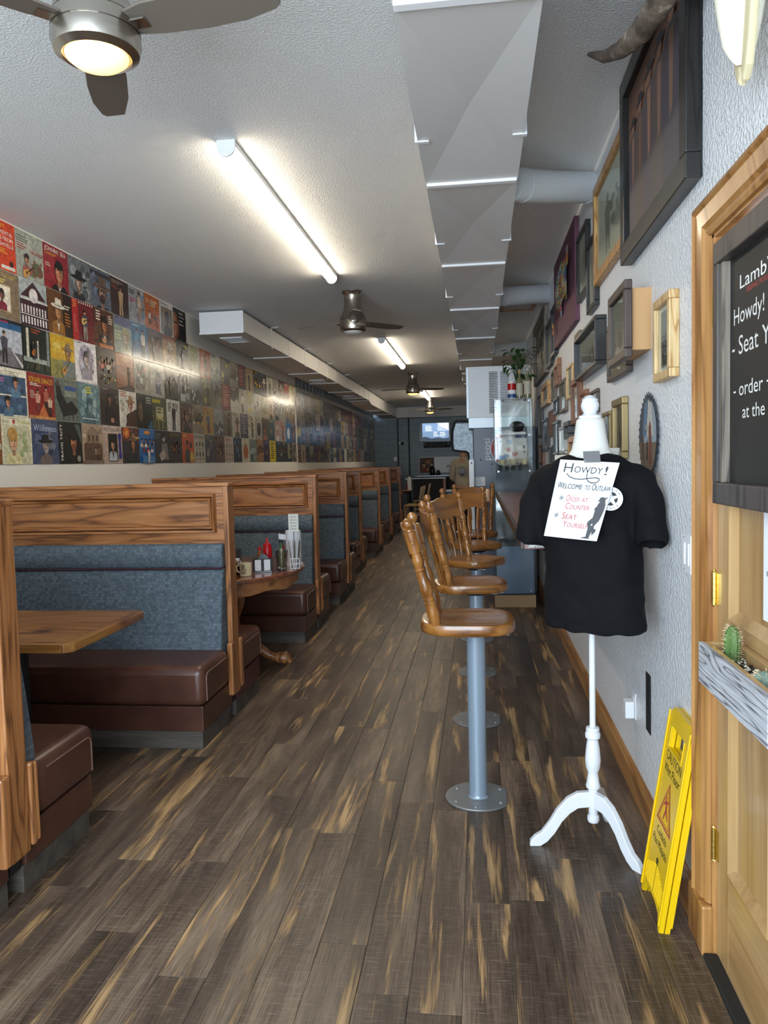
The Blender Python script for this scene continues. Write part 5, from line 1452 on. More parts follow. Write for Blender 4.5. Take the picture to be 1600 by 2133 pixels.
def gencover(bg, kind, ac, fg, seed):
    r = random.Random(seed)
    p = A(bg)
    if kind == 'port':
        p.lines(0.08, 0.93, 0.7, 2, 0.05, ac, rnd=r).person(r.uniform(0.4, 0.6), 0.5, r.uniform(0.15, 0.2), r.choice(['#b98d74', '#a8775c', '#8d6d5c', '#c4a48f']), r.choice(['#1d1512', '#3a2619', '#4d3a2a']), fg, hat=r.choice([None, None, '#7a644c', '#241d19', '#c9bda4']))
    elif kind == 'stand':
        p.mottle([ac], 4, 0.08, 0.2, rnd=r).stand(r.uniform(0.35, 0.65), 0.05, r.uniform(0.65, 0.85), fg, '#2a2a2e').lines(0.06, 0.93, 0.5, 2, 0.05, ac, rnd=r)
    elif kind == 'group':
        for i in range(5):
            p.person(0.16 + 0.17 * i, 0.55 + 0.1 * (i % 2), 0.075, '#9c7660', '#20160f', r.choice([fg, ac, '#33363c', '#6d5546']))
        p.lines(0.1, 0.93, 0.6, 2, 0.05, ac, rnd=r)
    elif kind == 'land':
        p.poly([(0, 0), (1, 0), (1, 0.4), (0.7, 0.55), (0.4, 0.38), (0, 0.5)], fg).mottle([ac, fg], 10, 0.05, 0.14, (0, 0, 1, 0.5), r).lines(0.1, 0.92, 0.6, 2, 0.05, ac, rnd=r)
    elif kind == 'text':
        p.lines(0.15, 0.88, 0.7, 8, 0.1, ac, 0.5, rnd=r)
    elif kind == 'emblem':
        p.ell(0.5, 0.45, 0.28, 0.3, ac).ring(0.5, 0.45, 0.34, 0.37, 0.12, fg).lines(0.2, 0.92, 0.6, 1, 0.06, fg, rnd=r)
    elif kind == 'rows':
        for i in range(3):
            for j in range(2):
                p.ell(0.22 + 0.28 * i, 0.3 + 0.34 * j, 0.07, 0.1, fg, 10).rect(0.14 + 0.28 * i, 0.12 + 0.34 * j, 0.16, 0.03, ac)
        p.lines(0.05, 0.9, 0.9, 2, 0.05, ac, rnd=r)
    else:
        p.mottle([ac, fg, bg], 22, 0.06, 0.2, rnd=r)
    return p
KN = {'port': 'a portrait', 'stand': 'a standing figure', 'group': 'a group of people', 'land': 'a landscape', 'text': 'rows of lettering', 'emblem': 'a round emblem', 'rows': 'rows of small faces', 'mot': 'a mottled picture'}
NAMES = [('#1b1b1d', 'black'), ('#d8d4c8', 'cream'), ('#6f6f6c', 'grey'), ('#4b3a30', 'brown'), ('#8c2a24', 'red'), ('#2b4a78', 'blue'), ('#c8a42a', 'yellow'), ('#c0602a', 'orange'), ('#4f5a44', 'olive green'), ('#5a4a68', 'purple'), ('#a48c70', 'tan'), ('#4a6a70', 'teal')]
def cname(h):
    v = lambda q: [int(q.lstrip('#')[i:i + 2], 16) for i in (0, 2, 4)]
    a = v(h)
    return min(NAMES, key=lambda n: sum((x - y) ** 2 for x, y in zip(a, v(n[0]))))[1]
MORE = {
    2: [('#b8b296', 'text', '#6f9a2c', '#d9d3bd'), ('#b4512c', 'stand', '#d9b48c', '#3a2218'), ('#c9c6b6', 'land', '#4f6a78', '#8a9a8c'), ('#1c1d20', 'stand', '#b5b04a', '#33363c'), ('#8a8272', 'group', '#c9c2ae', '#5c5346'), ('#46302c', 'text', '#a83c3c', '#2a2322'),
        ('#9a8468', 'stand', '#b39c7c', '#4a2c20'), ('#2b2a22', 'group', '#c9a92c', '#5a5240'), ('#232730', 'port', '#5a6a90', '#3a4660'), ('#b5b19f', 'stand', '#8a8674', '#4d4b40'), ('#8f8c80', 'mot', '#b5b2a6', '#6d6a60'), ('#4d2a26', 'port', '#8a4a3c', '#2c1c1a'), ('#a8452c', 'land', '#d9cfc4', '#7a3a2c'), ('#c9b468', 'stand', '#e0d8b4', '#a87a2c')],
    3: [('#7d807f', 'land', '#d6d7d3', '#4d5050'), ('#6a6750', 'stand', '#a39c5c', '#3c3a2e'), ('#77746a', 'mot', '#95928a', '#55534a'), ('#7a1f22', 'text', '#c98a80', '#4a1416'), ('#2c2c2b', 'land', '#b9b5a9', '#d9d5c8'), ('#b9b3a0', 'stand', '#8c8674', '#d6d0bf'), ('#a39a70', 'land', '#cdbc3a', '#c4bfae'),
        ('#b0aca0', 'mot', '#d9d6cc', '#77746a'), ('#a8a288', 'mot', '#8c8a5c', '#cfcab4'), ('#b39c88', 'port', '#d4c6b4', '#5a4a40'), ('#6d6a66', 'port', '#8f8c88', '#3a3836'), ('#9a968c', 'mot', '#c4c1b8', '#55606c'), ('#8a7f6a', 'port', '#bfb7a6', '#3a5a78'), ('#8c7a68', 'mot', '#b3a08c', '#55483c')],
    4: [('#8a8168', 'group', '#b5ad94', '#c49a54'), ('#b08a4a', 'stand', '#a8342c', '#3f5a78'), ('#8f908c', 'land', '#c9c9c4', '#55585a'), ('#6f6350', 'stand', '#97856a', '#4a4034'), ('#b9b4a2', 'port', '#7a7668', '#6b665a'), ('#4f4a55', 'text', '#8a8694', '#35313c'), ('#b7b19c', 'stand', '#8d6a50', '#6d5a48'), ('#8c8878', 'emblem', '#3c2a24', '#c4c0b0'),
        ('#54463a', 'port', '#8d5a34', '#8d5a34'), ('#3d5a55', 'port', '#b98a48', '#2c3a38'), ('#a8908a', 'port', '#9c3a34', '#c9bdb4'), ('#9c9484', 'stand', '#b3342c', '#8c2a2a'), ('#3f6fa8', 'emblem', '#d6dde3', '#24466f'), ('#5a4a5c', 'port', '#c4c0cc', '#3c4a7a')],
    5: [('#b8b19c', 'rows', '#6d6858', '#4a463c'), ('#3c3e48', 'stand', '#8a8478', '#55586a'), ('#5c4632', 'group', '#8a6a40', '#3a2a1e'), ('#bcae9e', 'rows', '#a83c34', '#8a7a6c'), ('#2b3540', 'stand', '#4a6a8c', '#3f5f80'), ('#c4bca4', 'emblem', '#a85a2c', '#8c8470'), ('#6d7a74', 'stand', '#97a39c', '#aab3ac'), ('#8c6a4a', 'group', '#b98a54', '#5a4a38'),
        ('#433a52', 'port', '#6d6484', '#2c2638'), ('#c9b41f', 'text', '#4d4410', '#8a7a14'), ('#2a3a3e', 'group', '#6d8a8c', '#3d5a60'), ('#3c3a30', 'group', '#a39a5c', '#5c5a48'), ('#1f2940', 'text', '#b9b06a', '#8a93ac'), ('#7d6e5c', 'stand', '#a39480', '#55493c')],
}
def build_sleeves():
    off = {1: 0.0, 2: 0.012, 3: 0.022, 4: 0.045, 5: 0.067}
    for r in range(1, 6):
        z = 1.548 + 0.3075 * (5 - r) + 0.3075 / 2
        n = 10 if r == 1 else 24
        for c in range(-1, n):
            y = 4.395 + off[r] + (0.3232 if r == 1 else 0.3262) * (c + 0.5)
            if y + AW / 2 > YJ: continue
            got = cover(r, c)
            if c < 0:
                spec = {1: ('#7a3a2c', 'port', '#d9cfc4', '#2a2322'), 2: ('#3c4a55', 'stand', '#b9b5a9', '#6d5546'), 3: ('#8d8672', 'land', '#d6d0bf', '#55534a'), 4: ('#2c2f33', 'port', '#b9b06a', '#55586a'), 5: ('#8a5a34', 'group', '#c9bda4', '#3a2a1e')}[r]
                p = gencover(*spec, 900 + r)
                lab = '%s record sleeve with %s, first along the %s' % (cname(spec[0]), KN[spec[1]], ROWN[r])
            elif got:
                p, lab = got
            else:
                spec = MORE[r][(c - 10) % 14]
                p = gencover(*spec, r * 100 + c)
                lab = '%s record sleeve with %s, %s along the %s' % (cname(spec[0]), KN[spec[1]], nth(c + 2), ROWN[r])
            sleeve(y, z, p, lab)
    rr = random.Random(21)
    bgs = ['#5c4f44', '#7d6c5c', '#9c9484', '#b5ad9a', '#3c3f48', '#4a5474', '#6a7078', '#453e3a', '#a09080', '#86705c', '#9a3a34', '#cfc9b8', '#566a80', '#77706a', '#c4ac48', '#8a5240', '#6d7f8c', '#b59a80']
    for r in range(2, 6):
        z = 1.536 + 0.3065 * (5 - r) + 0.152
        for c in range(31):
            y = 12.40 + 0.3305 * (c + 0.5)
            if y + AW / 2 > YB: continue
            spec = (rr.choice(bgs), rr.choice(['port', 'stand', 'group', 'land', 'text', 'mot', 'port']), rr.choice(['#cfcabc', '#a3937f', '#ddd5c0', '#b5523a', '#6d82a3', '#cdb24c']), rr.choice(['#22242a', '#5c4a3c', '#7d7668', '#3a4a60']))
            p = gencover(*spec, 3000 + r * 100 + c)
            sleeve(y, z, p, '%s record sleeve with %s, %s past wall step, %s' % (cname(spec[0]), KN[spec[1]], nth(c + 1), ROWN[r]), LW2)
build_sleeves()

# ============================================================ PICTURES ON THE RIGHT WALL
def frame(y0, y1, z0, z1, fm, fw, depth, pic, label, off=0.0, cat='picture', mount=None, glass=True, back=None, grp='framed pictures on the right wall'):
    """y0 nearer the camera, y1 farther"""
    w, h = y1 - y0, z1 - z0
    t = thing('framed_picture', label, cat, (RW - off, (y0 + y1) / 2, (z0 + z1) / 2), -PI / 2, grp)
    d = depth
    # local: x along the wall (towards camera +x after turn), front is -y
    for a, b, c_, e in ((-w / 2, w / 2, h / 2 - fw, h / 2), (-w / 2, w / 2, -h / 2, -h / 2 + fw)):
        obj('frame_rail', G().box(a, b, -d, 0, c_, e), fm, t, min(0.004, fw * 0.2))
    for a, b in ((-w / 2, -w / 2 + fw), (w / 2 - fw, w / 2)):
        obj('frame_stile', G().box(a, b, -d, 0, -h / 2 + fw, h / 2 - fw), fm, t, min(0.004, fw * 0.2))
    if pic:
        p = pic(w - 2 * fw, h - 2 * fw)
        p.obj('picture_print', t, 'print', (0, -d * 0.45, 0))
        if glass:
            obj('glazing', G().box(-w / 2 + fw, w / 2 - fw, -d * 0.62, -d * 0.60, -h / 2 + fw, h / 2 - fw), 'glass', t)
    if back:
        obj('backing_box', G().box(-w / 2 + 0.02, w / 2 - 0.025, 0, off, -h / 2 + 0.03, h / 2 - 0.03), back, t)
    return t
def P_gang(w, h):
    p = Pr(w, h, 0.004, '#7a5848')
    n = 14
    for i in range(n):
        f = i / (n - 1)
        c = tuple(int(x + (y - x) * min(1, max(0, (f - 0.25) / 0.4))) for x, y in zip((104, 92, 96), (134, 94, 74)))
        if f > 0.8: c = tuple(int(v * (1 - (f - 0.8) * 1.6)) for v in c)
        p.rect(0, i / n, 1, 1 / n + 0.002, '#%02x%02x%02x' % c)
    p.mottle(['#8c6550', '#7d5a4a', '#966c52', '#715247'], 30, 0.05, 0.13, (0, 0.4, 1, 0.95), random.Random(31))
    for i, (x, hh) in enumerate(((0.13, 0.44), (0.28, 0.50), (0.46, 0.56), (0.64, 0.58), (0.83, 0.64))):
        y0 = 0.30
        k = hh / 7.5
        cc = ['#554a4d', '#584843', '#50464a', '#544844', '#484147'][i]
        p.poly([(x - 1.5 * k, 0.0), (x - 1.7 * k, y0 + 3.4 * k), (x - 1.3 * k, y0 + 5.8 * k), (x - 0.5 * k, y0 + 6.3 * k), (x + 0.5 * k, y0 + 6.3 * k), (x + 1.3 * k, y0 + 5.8 * k), (x + 1.6 * k, y0 + 3.4 * k), (x + 1.5 * k, 0.0)], cc)
        p.poly([(x - 0.35 * k, y0 + 0.4 * k), (x - 0.45 * k, y0 + 5.9 * k), (x + 0.4 * k, y0 + 5.9 * k), (x + 0.2 * k, y0 + 1.0 * k)], ['#8a6450', '#7a5844', '#93694f', '#80604c', '#77594a'][i])
        p.ell(x, y0 + 6.85 * k, 0.55 * k, 0.65 * k, '#8a6350', 10)
        p.ell(x, y0 + 7.3 * k, 1.25 * k, 0.25 * k, '#332c2f', 12)
        p.rect(x - 0.55 * k, y0 + 7.3 * k, 1.1 * k, 0.7 * k, '#332c2f')
    return p
def P_sketch(bg, fg, seed, n=1):
    def f(w, h):
        r = random.Random(seed)
        p = Pr(w, h, 0.003, bg)
        for i in range(n):
            p.stand(0.3 + 0.4 * i if n > 1 else 0.42, 0.12, 0.66, fg, fg, fg, fg)
        return p.mottle([fg, '#8f9284', bg], 12, 0.04, 0.12, (0.5, 0.15, 0.95, 0.75), r)
    return f
def P_photo(bg, dk, seed, mount='#cfc9b8', m=0.12, rows=3):
    def f(w, h):
        r = random.Random(seed)
        p = Pr(w, h, 0.003, mount).rect(m, m, 1 - 2 * m, 1 - 2 * m, bg)
        p.mottle([dk, bg], 10, 0.05, 0.16, (m, m, 1 - m, 0.5), r)
        for i in range(rows):
            p.stand(m + (i + 0.7) * (1 - 2 * m) / (rows + 0.4), m + 0.03, 0.45, dk, dk, '#8d8272', dk)
        return p
    return f
def P_portrait(bg, top, mount='#d2cbb9', m=0.1, hat=None):
    def f(w, h):
        p = Pr(w, h, 0.003, mount).rect(m, m, 1 - 2 * m, 1 - 2 * m, bg)
        return p.person(0.5, 0.56, 0.14, '#a58873', '#2a211c', top, hat=hat)
    return f
def P_bars(bg, fg, n=12):
    def f(w, h):
        p = Pr(w, h, 0.003, bg)
        for i in range(n):
            p.rect(0.18, 0.06 + i * 0.88 / n, 0.64, 0.5 * 0.88 / n, fg)
        return p
    return f
def P_map(w, h):
    p = Pr(w, h, 0.03, '#5a2f42')
    r = random.Random(44)
    us = [(0.08, 0.72), (0.12, 0.80), (0.55, 0.80), (0.62, 0.74), (0.72, 0.72), (0.82, 0.80), (0.90, 0.86), (0.92, 0.74), (0.84, 0.58), (0.80, 0.46), (0.84, 0.30), (0.78, 0.30), (0.74, 0.40), (0.58, 0.38), (0.50, 0.30), (0.45, 0.22), (0.38, 0.32), (0.28, 0.38), (0.14, 0.42), (0.08, 0.54)]
    def inside(x, y):
        c = False
        for (x1, y1), (x2, y2) in zip(us, us[1:] + us[:1]):
            if (y1 > y) != (y2 > y) and x < (x2 - x1) * (y - y1) / (y2 - y1) + x1:
                c = not c
        return c
    cols = ['#d9a62c', '#c7c2b4', '#3f7a9c', '#b5452f', '#5c8a4a', '#e0d9c4', '#7d4a78', '#d3703a', '#4a9a94', '#c9b84a', '#9c2f3c', '#6f8fb5']
    for i in range(12):
        for j in range(11):
            x, y = 0.06 + i * 0.075, 0.18 + j * 0.062
            if inside(x + 0.036, y + 0.03):
                c = r.choice(cols)
                p.rect(x, y, 0.072, 0.058, c)
                p.rect(x + 0.008, y + 0.018, 0.056, 0.016, r.choice(cols))
    for x, y in ((0.05, 0.16), (0.09, 0.20), (0.05, 0.24), (0.10, 0.13)):
        p.rect(x, y, 0.05, 0.05, r.choice(['#d9a62c', '#d3703a']))
    return p
frame(2.40, 3.44, 2.315, 3.06, 'fr_black', 0.075, 0.05, P_gang, 'large black framed painting of long-coated gunmen on hazy brown ground', glass=False)
frame(3.48, 4.31, 2.42, 2.93, 'fr_oak', 0.045, 0.035, P_sketch('#b9b9a5', '#6f7466', 5), 'oak framed pencil sketch of a cloaked rider beside the large painting', 0.0)
frame(4.63, 5.06, 2.48, 2.88, 'fr_black', 0.028, 0.03, P_sketch('#a8a796', '#7d7c6c', 6), 'black framed grey sketch next to the painted map canvas')
frame(4.316, 4.625, 2.325, 2.72, 'fr_black', 0.028, 0.03, P_sketch('#b0ad9c', '#77766a', 7), 'black framed grey sketch hung low beside the oak framed sketch')
mp_ = P_map(1.33, 0.66)
o_ = mp_.obj('map_canvas', None, 'print', (RW - 0.031, 5.79, 2.72), -PI / 2); tag(o_, 'maroon canvas with patchwork country map in bright colours', 'canvas')
frame(7.26, 8.66, 2.295, 2.915, 'fr_grey', 0.09, 0.045, lambda w, h: Pr(w, h, 0.003, '#77715f').mottle(['#8f897a', '#5c574a', '#a39d8c'], 40, 0.04, 0.14, rnd=random.Random(50)), 'large driftwood grey frame round a mottled picture', glass=False)
frame(6.80, 7.24, 2.32, 2.71, 'fr_black', 0.03, 0.035, P_sketch('#9d9a8c', '#6d6b60', 9), 'slim black framed sketch against the driftwood frame')
frame(6.46, 6.77, 2.36, 2.76, 'fr_black', 0.03, 0.035, P_sketch('#a5a293', '#6d6b60', 10), 'slim black framed sketch against the map canvas')
frame(4.10, 4.98, 1.98, 2.235, 'fr_black', 0.022, 0.06, P_photo('#8d8c82', '#55544e', 11, '#77766e', 0.07, 5), 'deep black shadow box of sketched figures below the map canvas')
frame(5.02, 5.27, 2.13, 2.31, 'fr_grey', 0.04, 0.02, P_photo('#5a3f34', '#2a1d18', 12, '#b5aa94', 0.15, 1), 'small grey carved frame beside the deep shadow box')
frame(3.425, 3.93, 1.865, 2.14, 'fr_dark', 0.03, 0.03, P_photo('#a39c8a', '#6b6556', 13, '#8d8268', 0.12, 5), 'dark brown framed group photo behind the projecting box frame')
frame(3.05, 3.43, 1.88, 2.175, 'fr_dark', 0.036, 0.03, P_photo('#6d6b5c', '#3c3b34', 14, '#94907c', 0.0, 1), 'projecting dark framed photo on a tan wooden box', off=0.075, back='cardboard')
frame(2.66, 2.90, 1.762, 2.05, 'fr_pale', 0.030, 0.035, P_photo('#8f8f86', '#3d3d38', 15, '#dcdad0', 0.07, 4), 'pale oak framed black and white photo beside the door casing')
frame(3.53, 3.80, 1.49, 1.768, 'fr_gold', 0.032, 0.03, P_photo('#7c6c58', '#4a3d30', 16, '#94835f', 0.05, 1), 'gold fluted frame with brown picture behind the mannequin')
frame(3.92, 4.16, 1.50, 1.73, 'fr_gold', 0.02, 0.02, P_photo('#6d685c', '#3c382e', 17, '#8c8878', 0.08, 2), 'thin dark gold frame next to the gold fluted frame')
frame(4.33, 4.63, 1.75, 1.878, 'fr_dark', 0.02, 0.02, P_photo('#c9c9c4', '#77766f', 18, '#dadad4', 0.08, 2), 'small dark framed pale photo above the mannequin knob')
frame(4.74, 4.995, 1.768, 1.912, 'fr_red', 0.03, 0.025, P_portrait('#b5ab98', '#4a443c'), 'small red oak framed portrait beside the tall red oak frame')
frame(5.00, 5.38, 1.725, 2.02, 'fr_red', 0.035, 0.035, P_photo('#cfc6b0', '#6d5f4a', 20, '#8a6a48', 0.10, 1), 'tall red oak frame with pale central strip')
frame(5.39, 5.73, 1.92, 2.15, 'fr_pale', 0.018, 0.025, P_bars('#d9d3b8', '#3f3a30', 12), 'cream framed board of short dark bars, pale wood')
frame(5.81, 6.21, 1.85, 2.095, 'fr_grey', 0.025, 0.025, P_bars('#a39e90', '#55514a', 11), 'grey framed board of short bars')
frame(6.25, 6.58, 2.09, 2.30, 'fr_red', 0.06, 0.03, P_portrait('#6b4a34', '#3a2a1e'), 'carved red brown frame with tiny portrait')
frame(6.60, 6.94, 2.00, 2.26, 'fr_grey', 0.03, 0.02, P_photo('#7d7262', '#4a4238', 23, '#8d8474', 0.08, 2), 'grey brown framed photo under the slim black sketches')
frame(7.10, 7.80, 2.00, 2.21, 'fr_oak', 0.045, 0.04, P_photo('#5c4a34', '#33281c', 24, '#a8793f', 0.06, 3), 'golden oak framed dark photo under the driftwood frame')
frame(6.31, 6.66, 1.865, 1.998, 'fr_black', 0.025, 0.03, P_photo('#3a3a3c', '#1d1d1f', 25, '#2a2a2c', 0.1, 2), 'small black frame with dark photo between the bar boards and oak frame')
frame(7.93, 8.38, 1.72, 2.165, 'fr_black', 0.02, 0.03, P_portrait('#c9b24a', '#3a3420', '#d6c34e', 0.0), 'black frame with yellow picture nearest the glass cabinet')
def plaque():
    o = Pr(0.5, 0.23, 0.02, '#6b3f28').lines(0.1, 0.86, 0.8, 6, 0.13, '#8f5f40', 0.35).obj('wood_plaque', None, 'print', (RW - 0.0205, 6.97, 1.81), -PI / 2)
    tag(o, 'red brown wooden plaque with lines of lettering', 'plaque')
plaque()
frame(7.27, 7.82, 1.57, 1.88, 'fr_black', 0.025, 0.03, P_photo('#b9c3d6', '#5c6a80', 28, '#dfe3ea', 0.1, 2), 'black frame with pale blue photo below the golden oak frame')
frame(6.33, 6.70, 1.528, 1.808, 'fr_black', 0.022, 0.03, P_photo('#a9b6c8', '#596476', 29, '#d9dde2', 0.1, 2), 'black frame with pale blue photo between plaque and silver frame')
frame(5.81, 6.23, 1.532, 1.742, 'fr_silver', 0.022, 0.03, P_photo('#c4ccd6', '#77808c', 30, '#e6e7e6', 0.12, 2), 'silver frame with pale photo below the bar boards')
frame(5.41, 5.70, 1.635, 1.757, 'fr_black', 0.035, 0.05, P_photo('#2c2825', '#171412', 31, '#1c1917', 0.05, 1), 'small deep black frame with dark picture')
frame(5.05, 5.50, 1.47, 1.645, 'fr_oak', 0.04, 0.045, P_photo('#6d5234', '#3a2a1a', 32, '#8a673c', 0.08, 2), 'low oak framed brown picture just above the counter')
frame(7.86, 8.26, 1.43, 1.645, 'fr_red', 0.03, 0.025, P_photo('#5c3f2e', '#33231a', 33, '#77543c', 0.08, 1), 'low red brown frame beside the glass cabinet')
frame(6.85, 7.16, 1.44, 1.615, 'fr_black', 0.02, 0.025, P_photo('#4a4a4c', '#242426', 34, '#8d8d8a', 0.1, 1), 'low black framed grey photo under the wooden plaque')
def saw():
    t = thing('saw_blade', 'round toothed saw blade painted with barn landscape on the wall', 'saw blade', (RW - 0.012, 3.085, 1.575), -PI / 2)
    n = 34; pts = []
    R_ = 0.172
    for i in range(n):
        a = 2 * PI * i / n
        pts += [(R_ * math.cos(a), R_ * math.sin(a)), ((R_ - 0.020) * math.cos(a + 0.035), (R_ - 0.020) * math.sin(a + 0.035)), ((R_ - 0.012) * math.cos(a + 0.12), (R_ - 0.012) * math.sin(a + 0.12))]
    obj('blade', G().prism(pts, -0.0015, 0.0015, 'y'), 'sawsteel', t)
    p = Pr(0.304, 0.304, 0.0001, '#6c7a88'); p.v = []; p.f = []; p.c = []
    p.ell(0.5, 0.5, 0.5, 0.5, '#8b95a0', 40)
    p.ell(0.5, 0.5, 0.5, 0.5, '#3a4450', 24, PI * 0.35, PI * 1.1).poly([(0.2, 0.5), (0.35, 0.92), (0.5, 0.98), (0.45, 0.5)], '#55728c').poly([(0.45, 0.5), (0.55, 0.97), (0.75, 0.9), (0.85, 0.5)], '#b3b0aa')
    p.ell(0.5, 0.5, 0.5, 0.5, '#6b5a4a', 24, PI * 1.05, PI * 1.95).poly([(0.14, 0.25), (0.16, 0.55), (0.28, 0.5), (0.34, 0.12)], '#4a3b30').poly([(0.6, 0.15), (0.58, 0.62), (0.66, 0.7), (0.72, 0.62), (0.74, 0.15)], '#6d3a2c').poly([(0.45, 0.2), (0.46, 0.42), (0.52, 0.46), (0.54, 0.2)], '#1f1a18')
    p.obj('painted_scene', t, 'print', (0, -0.002, 0))
    obj('hanger', G().tube([(-0.012, -0.008, 0.02), (0, -0.01, 0.045), (0.012, -0.008, 0.02)], 0.0025, 6), 'chrome', t)
saw()

# ---- longhorn skull above the door
def skull():
    t = thing('longhorn_skull', 'bleached longhorn skull with mottled horn above the pine door', 'skull', (0, 0, 0))
    n = 20
    cy = 1.84
    rs = []
    for z, hw, hd, xc in ((2.36, 0.002, 0.004, 0.60), (2.375, 0.009, 0.016, 0.597), (2.40, 0.018, 0.030, 0.597), (2.44, 0.026, 0.038, 0.597), (2.49, 0.036, 0.046, 0.597), (2.54, 0.050, 0.050, 0.597), (2.59, 0.070, 0.056, 0.598), (2.63, 0.095, 0.060, 0.60), (2.69, 0.115, 0.062, 0.60), (2.76, 0.11, 0.060, 0.60), (2.83, 0.10, 0.055, 0.60), (2.88, 0.07, 0.04, 0.61)):
        ring = []
        for i in range(n):
            a = 2 * PI * i / n
            c_, s_ = math.cos(a), math.sin(a)
            ridge = 0.012 * max(0, -s_) ** 3
            y = cy + hw * math.copysign(abs(c_) ** 0.8, c_)
            x = xc + hd * s_ - ridge
            ring.append((x, y, z))
        rs.append(ring)
    sk = obj('cranium', G().rings(rs), 'bone', t, smooth=50)
    # hollow eye sockets carved into the bone
    bake_cut(sk, [obj('socket', G().ball((0.535, cy + q * 0.08, 2.665), 0.038, 14), None, t) for q in (-1, 1)])
    # side plates of the upper jaw, split at the nose
    for s in (-1, 1):
        po = [(0.010, 2.318), (0.034, 2.345), (0.052, 2.40), (0.070, 2.49), (0.088, 2.58), (0.100, 2.66), (0.060, 2.70), (0.030, 2.60), (0.022, 2.50), (0.012, 2.40), (0.004, 2.345)]
        g = G().prism([(cy + s * a, z) for a, z in po], 0.592, 0.612, 'x')
        obj('jaw_plate', g, 'bone2', sk, 0.006)
        pts = [(0.60, cy + s * 0.07, 2.85), (0.585, cy + s * 0.24, 2.83), (0.56, cy + s * 0.43, 2.805), (0.52, cy + s * 0.67, 2.80), (0.49, cy + s * 0.83, 2.83), (0.462, cy + s * 1.0, 2.895), (0.432, cy + s * 1.145, 2.98)]
        obj('horn', G().tube(pts, [0.05, 0.046, 0.042, 0.036, 0.028, 0.02, 0.008], 14), 'horn', t, smooth=60)
skull()

# ---- light switch and outlets on the right wall
def switch_plate():
    t = thing('light_switch', 'steel double light switch plate beside the door casing', 'switch', (RW, 2.56, 1.18), -PI / 2)
    obj('plate', G().box(-0.052, 0.052, -0.006, 0, -0.062, 0.062), 'white', t, 0.002)
    for xx in (-0.022, 0.024):
        o = obj('rocker', G().box(-0.014, 0.014, -0.010, -0.005, -0.036, 0.036), 'white', t, 0.002)
        o.location = (xx, 0, 0)
    for zz in (-0.052, 0.052):
        obj('screw', G().cyl((-0.022, -0.0075, zz), 0.003, 0.002, 'y', 8), 'steel', t)
switch_plate()
def outlet(y, z, lab, plug=False):
    t = thing('wall_outlet', lab, 'outlet', (RW, y, z), -PI / 2, 'wall outlets on the right')
    obj('plate', G().box(-0.036, 0.036, -0.005, 0, -0.058, 0.058), 'white', t, 0.002)
    for zz in (-0.024, 0.024):
        obj('socket', G().cyl((0, -0.0065, zz), 0.016, 0.0025, 'y', 14), 'paper', t)
    if plug:
        obj('plug', G().box(-0.03, 0.03, -0.045, -0.006, -0.055, 0.02), 'white', t, 0.004)
outlet(3.43, 0.40, 'white wall outlet with plugged-in adapter behind the mannequin stand', True)
outlet(6.2, 0.55, 'white wall outlet low on the wall under the counter')
tag(obj('door_stop_plate', G().box(RW - 0.004, RW, 3.10, 3.18, 0.38, 0.62), 'blackmatt'), 'narrow black plate on the wall behind the mannequin pole', 'plate')

# ---- chalkboard sign, notice and planter on the door
DX = RW + 0.012
def chalkboard():
    t = thing('chalkboard_sign', 'charcoal framed chalkboard with white handwriting hanging on the pine door', 'chalkboard', (DX, 1.83, 1.715), -PI / 2)
    W, H, f, d = 0.74, 0.70, 0.058, 0.042
    for g in (G().box(-W / 2, W / 2, -d, 0, H / 2 - f, H / 2), G().box(-W / 2, W / 2, -d, 0, -H / 2, -H / 2 + f)):
        obj('frame_rail', g, 'chalkframe', t, 0.003)
    for a in (-1, 1):
        obj('frame_stile', G().box(a * W / 2, a * (W / 2 - f * 0.66), -d, 0, -H / 2 + f, H / 2 - f), 'chalkframe', t, 0.003)
        obj('inner_bead', G().box(a * (W / 2 - f * 0.66), a * (W / 2 - f), -d + 0.008, 0, -H / 2 + f, H / 2 - f), 'fr_grey', t, 0.002)
    p = Pr(W - 2 * f, H - 2 * f, 0.006, '#1b1a19')
    p.text('LambWeston', 0.12, 0.845, 0.062, '#f0efec', 0.74).text('SEEING POSSIBILITIES IN POTATOES', 0.20, 0.815, 0.022, '#b5423a', 0.62)
    p.text('Howdy!', 0.05, 0.70, 0.075, '#e6e4df', 0.34).text('- Seat Yourself', 0.03, 0.565, 0.085, '#e0ded8', 0.80)
    p.text('- order + pay', 0.05, 0.385, 0.065, '#e6e4df', 0.62).text('at the counter', 0.16, 0.285, 0.06, '#e6e4df', 0.62)
    p.obj('board', t, 'print', (0, -0.014, 0))
chalkboard()
def notice():
    p = Pr(0.216, 0.262, 0.0008, '#e9ebf0').text('M', 0.24, 0.76, 0.05, '#222222').text('By Order', 0.10, 0.42, 0.045, '#222222', 0.62)
    o = p.obj('paper_notice', None, 'print', (DX - 0.0036, 1.815, 1.228), -PI / 2)
    tag(o, 'white printed paper notice taped to the pine door', 'paper notice')
notice()
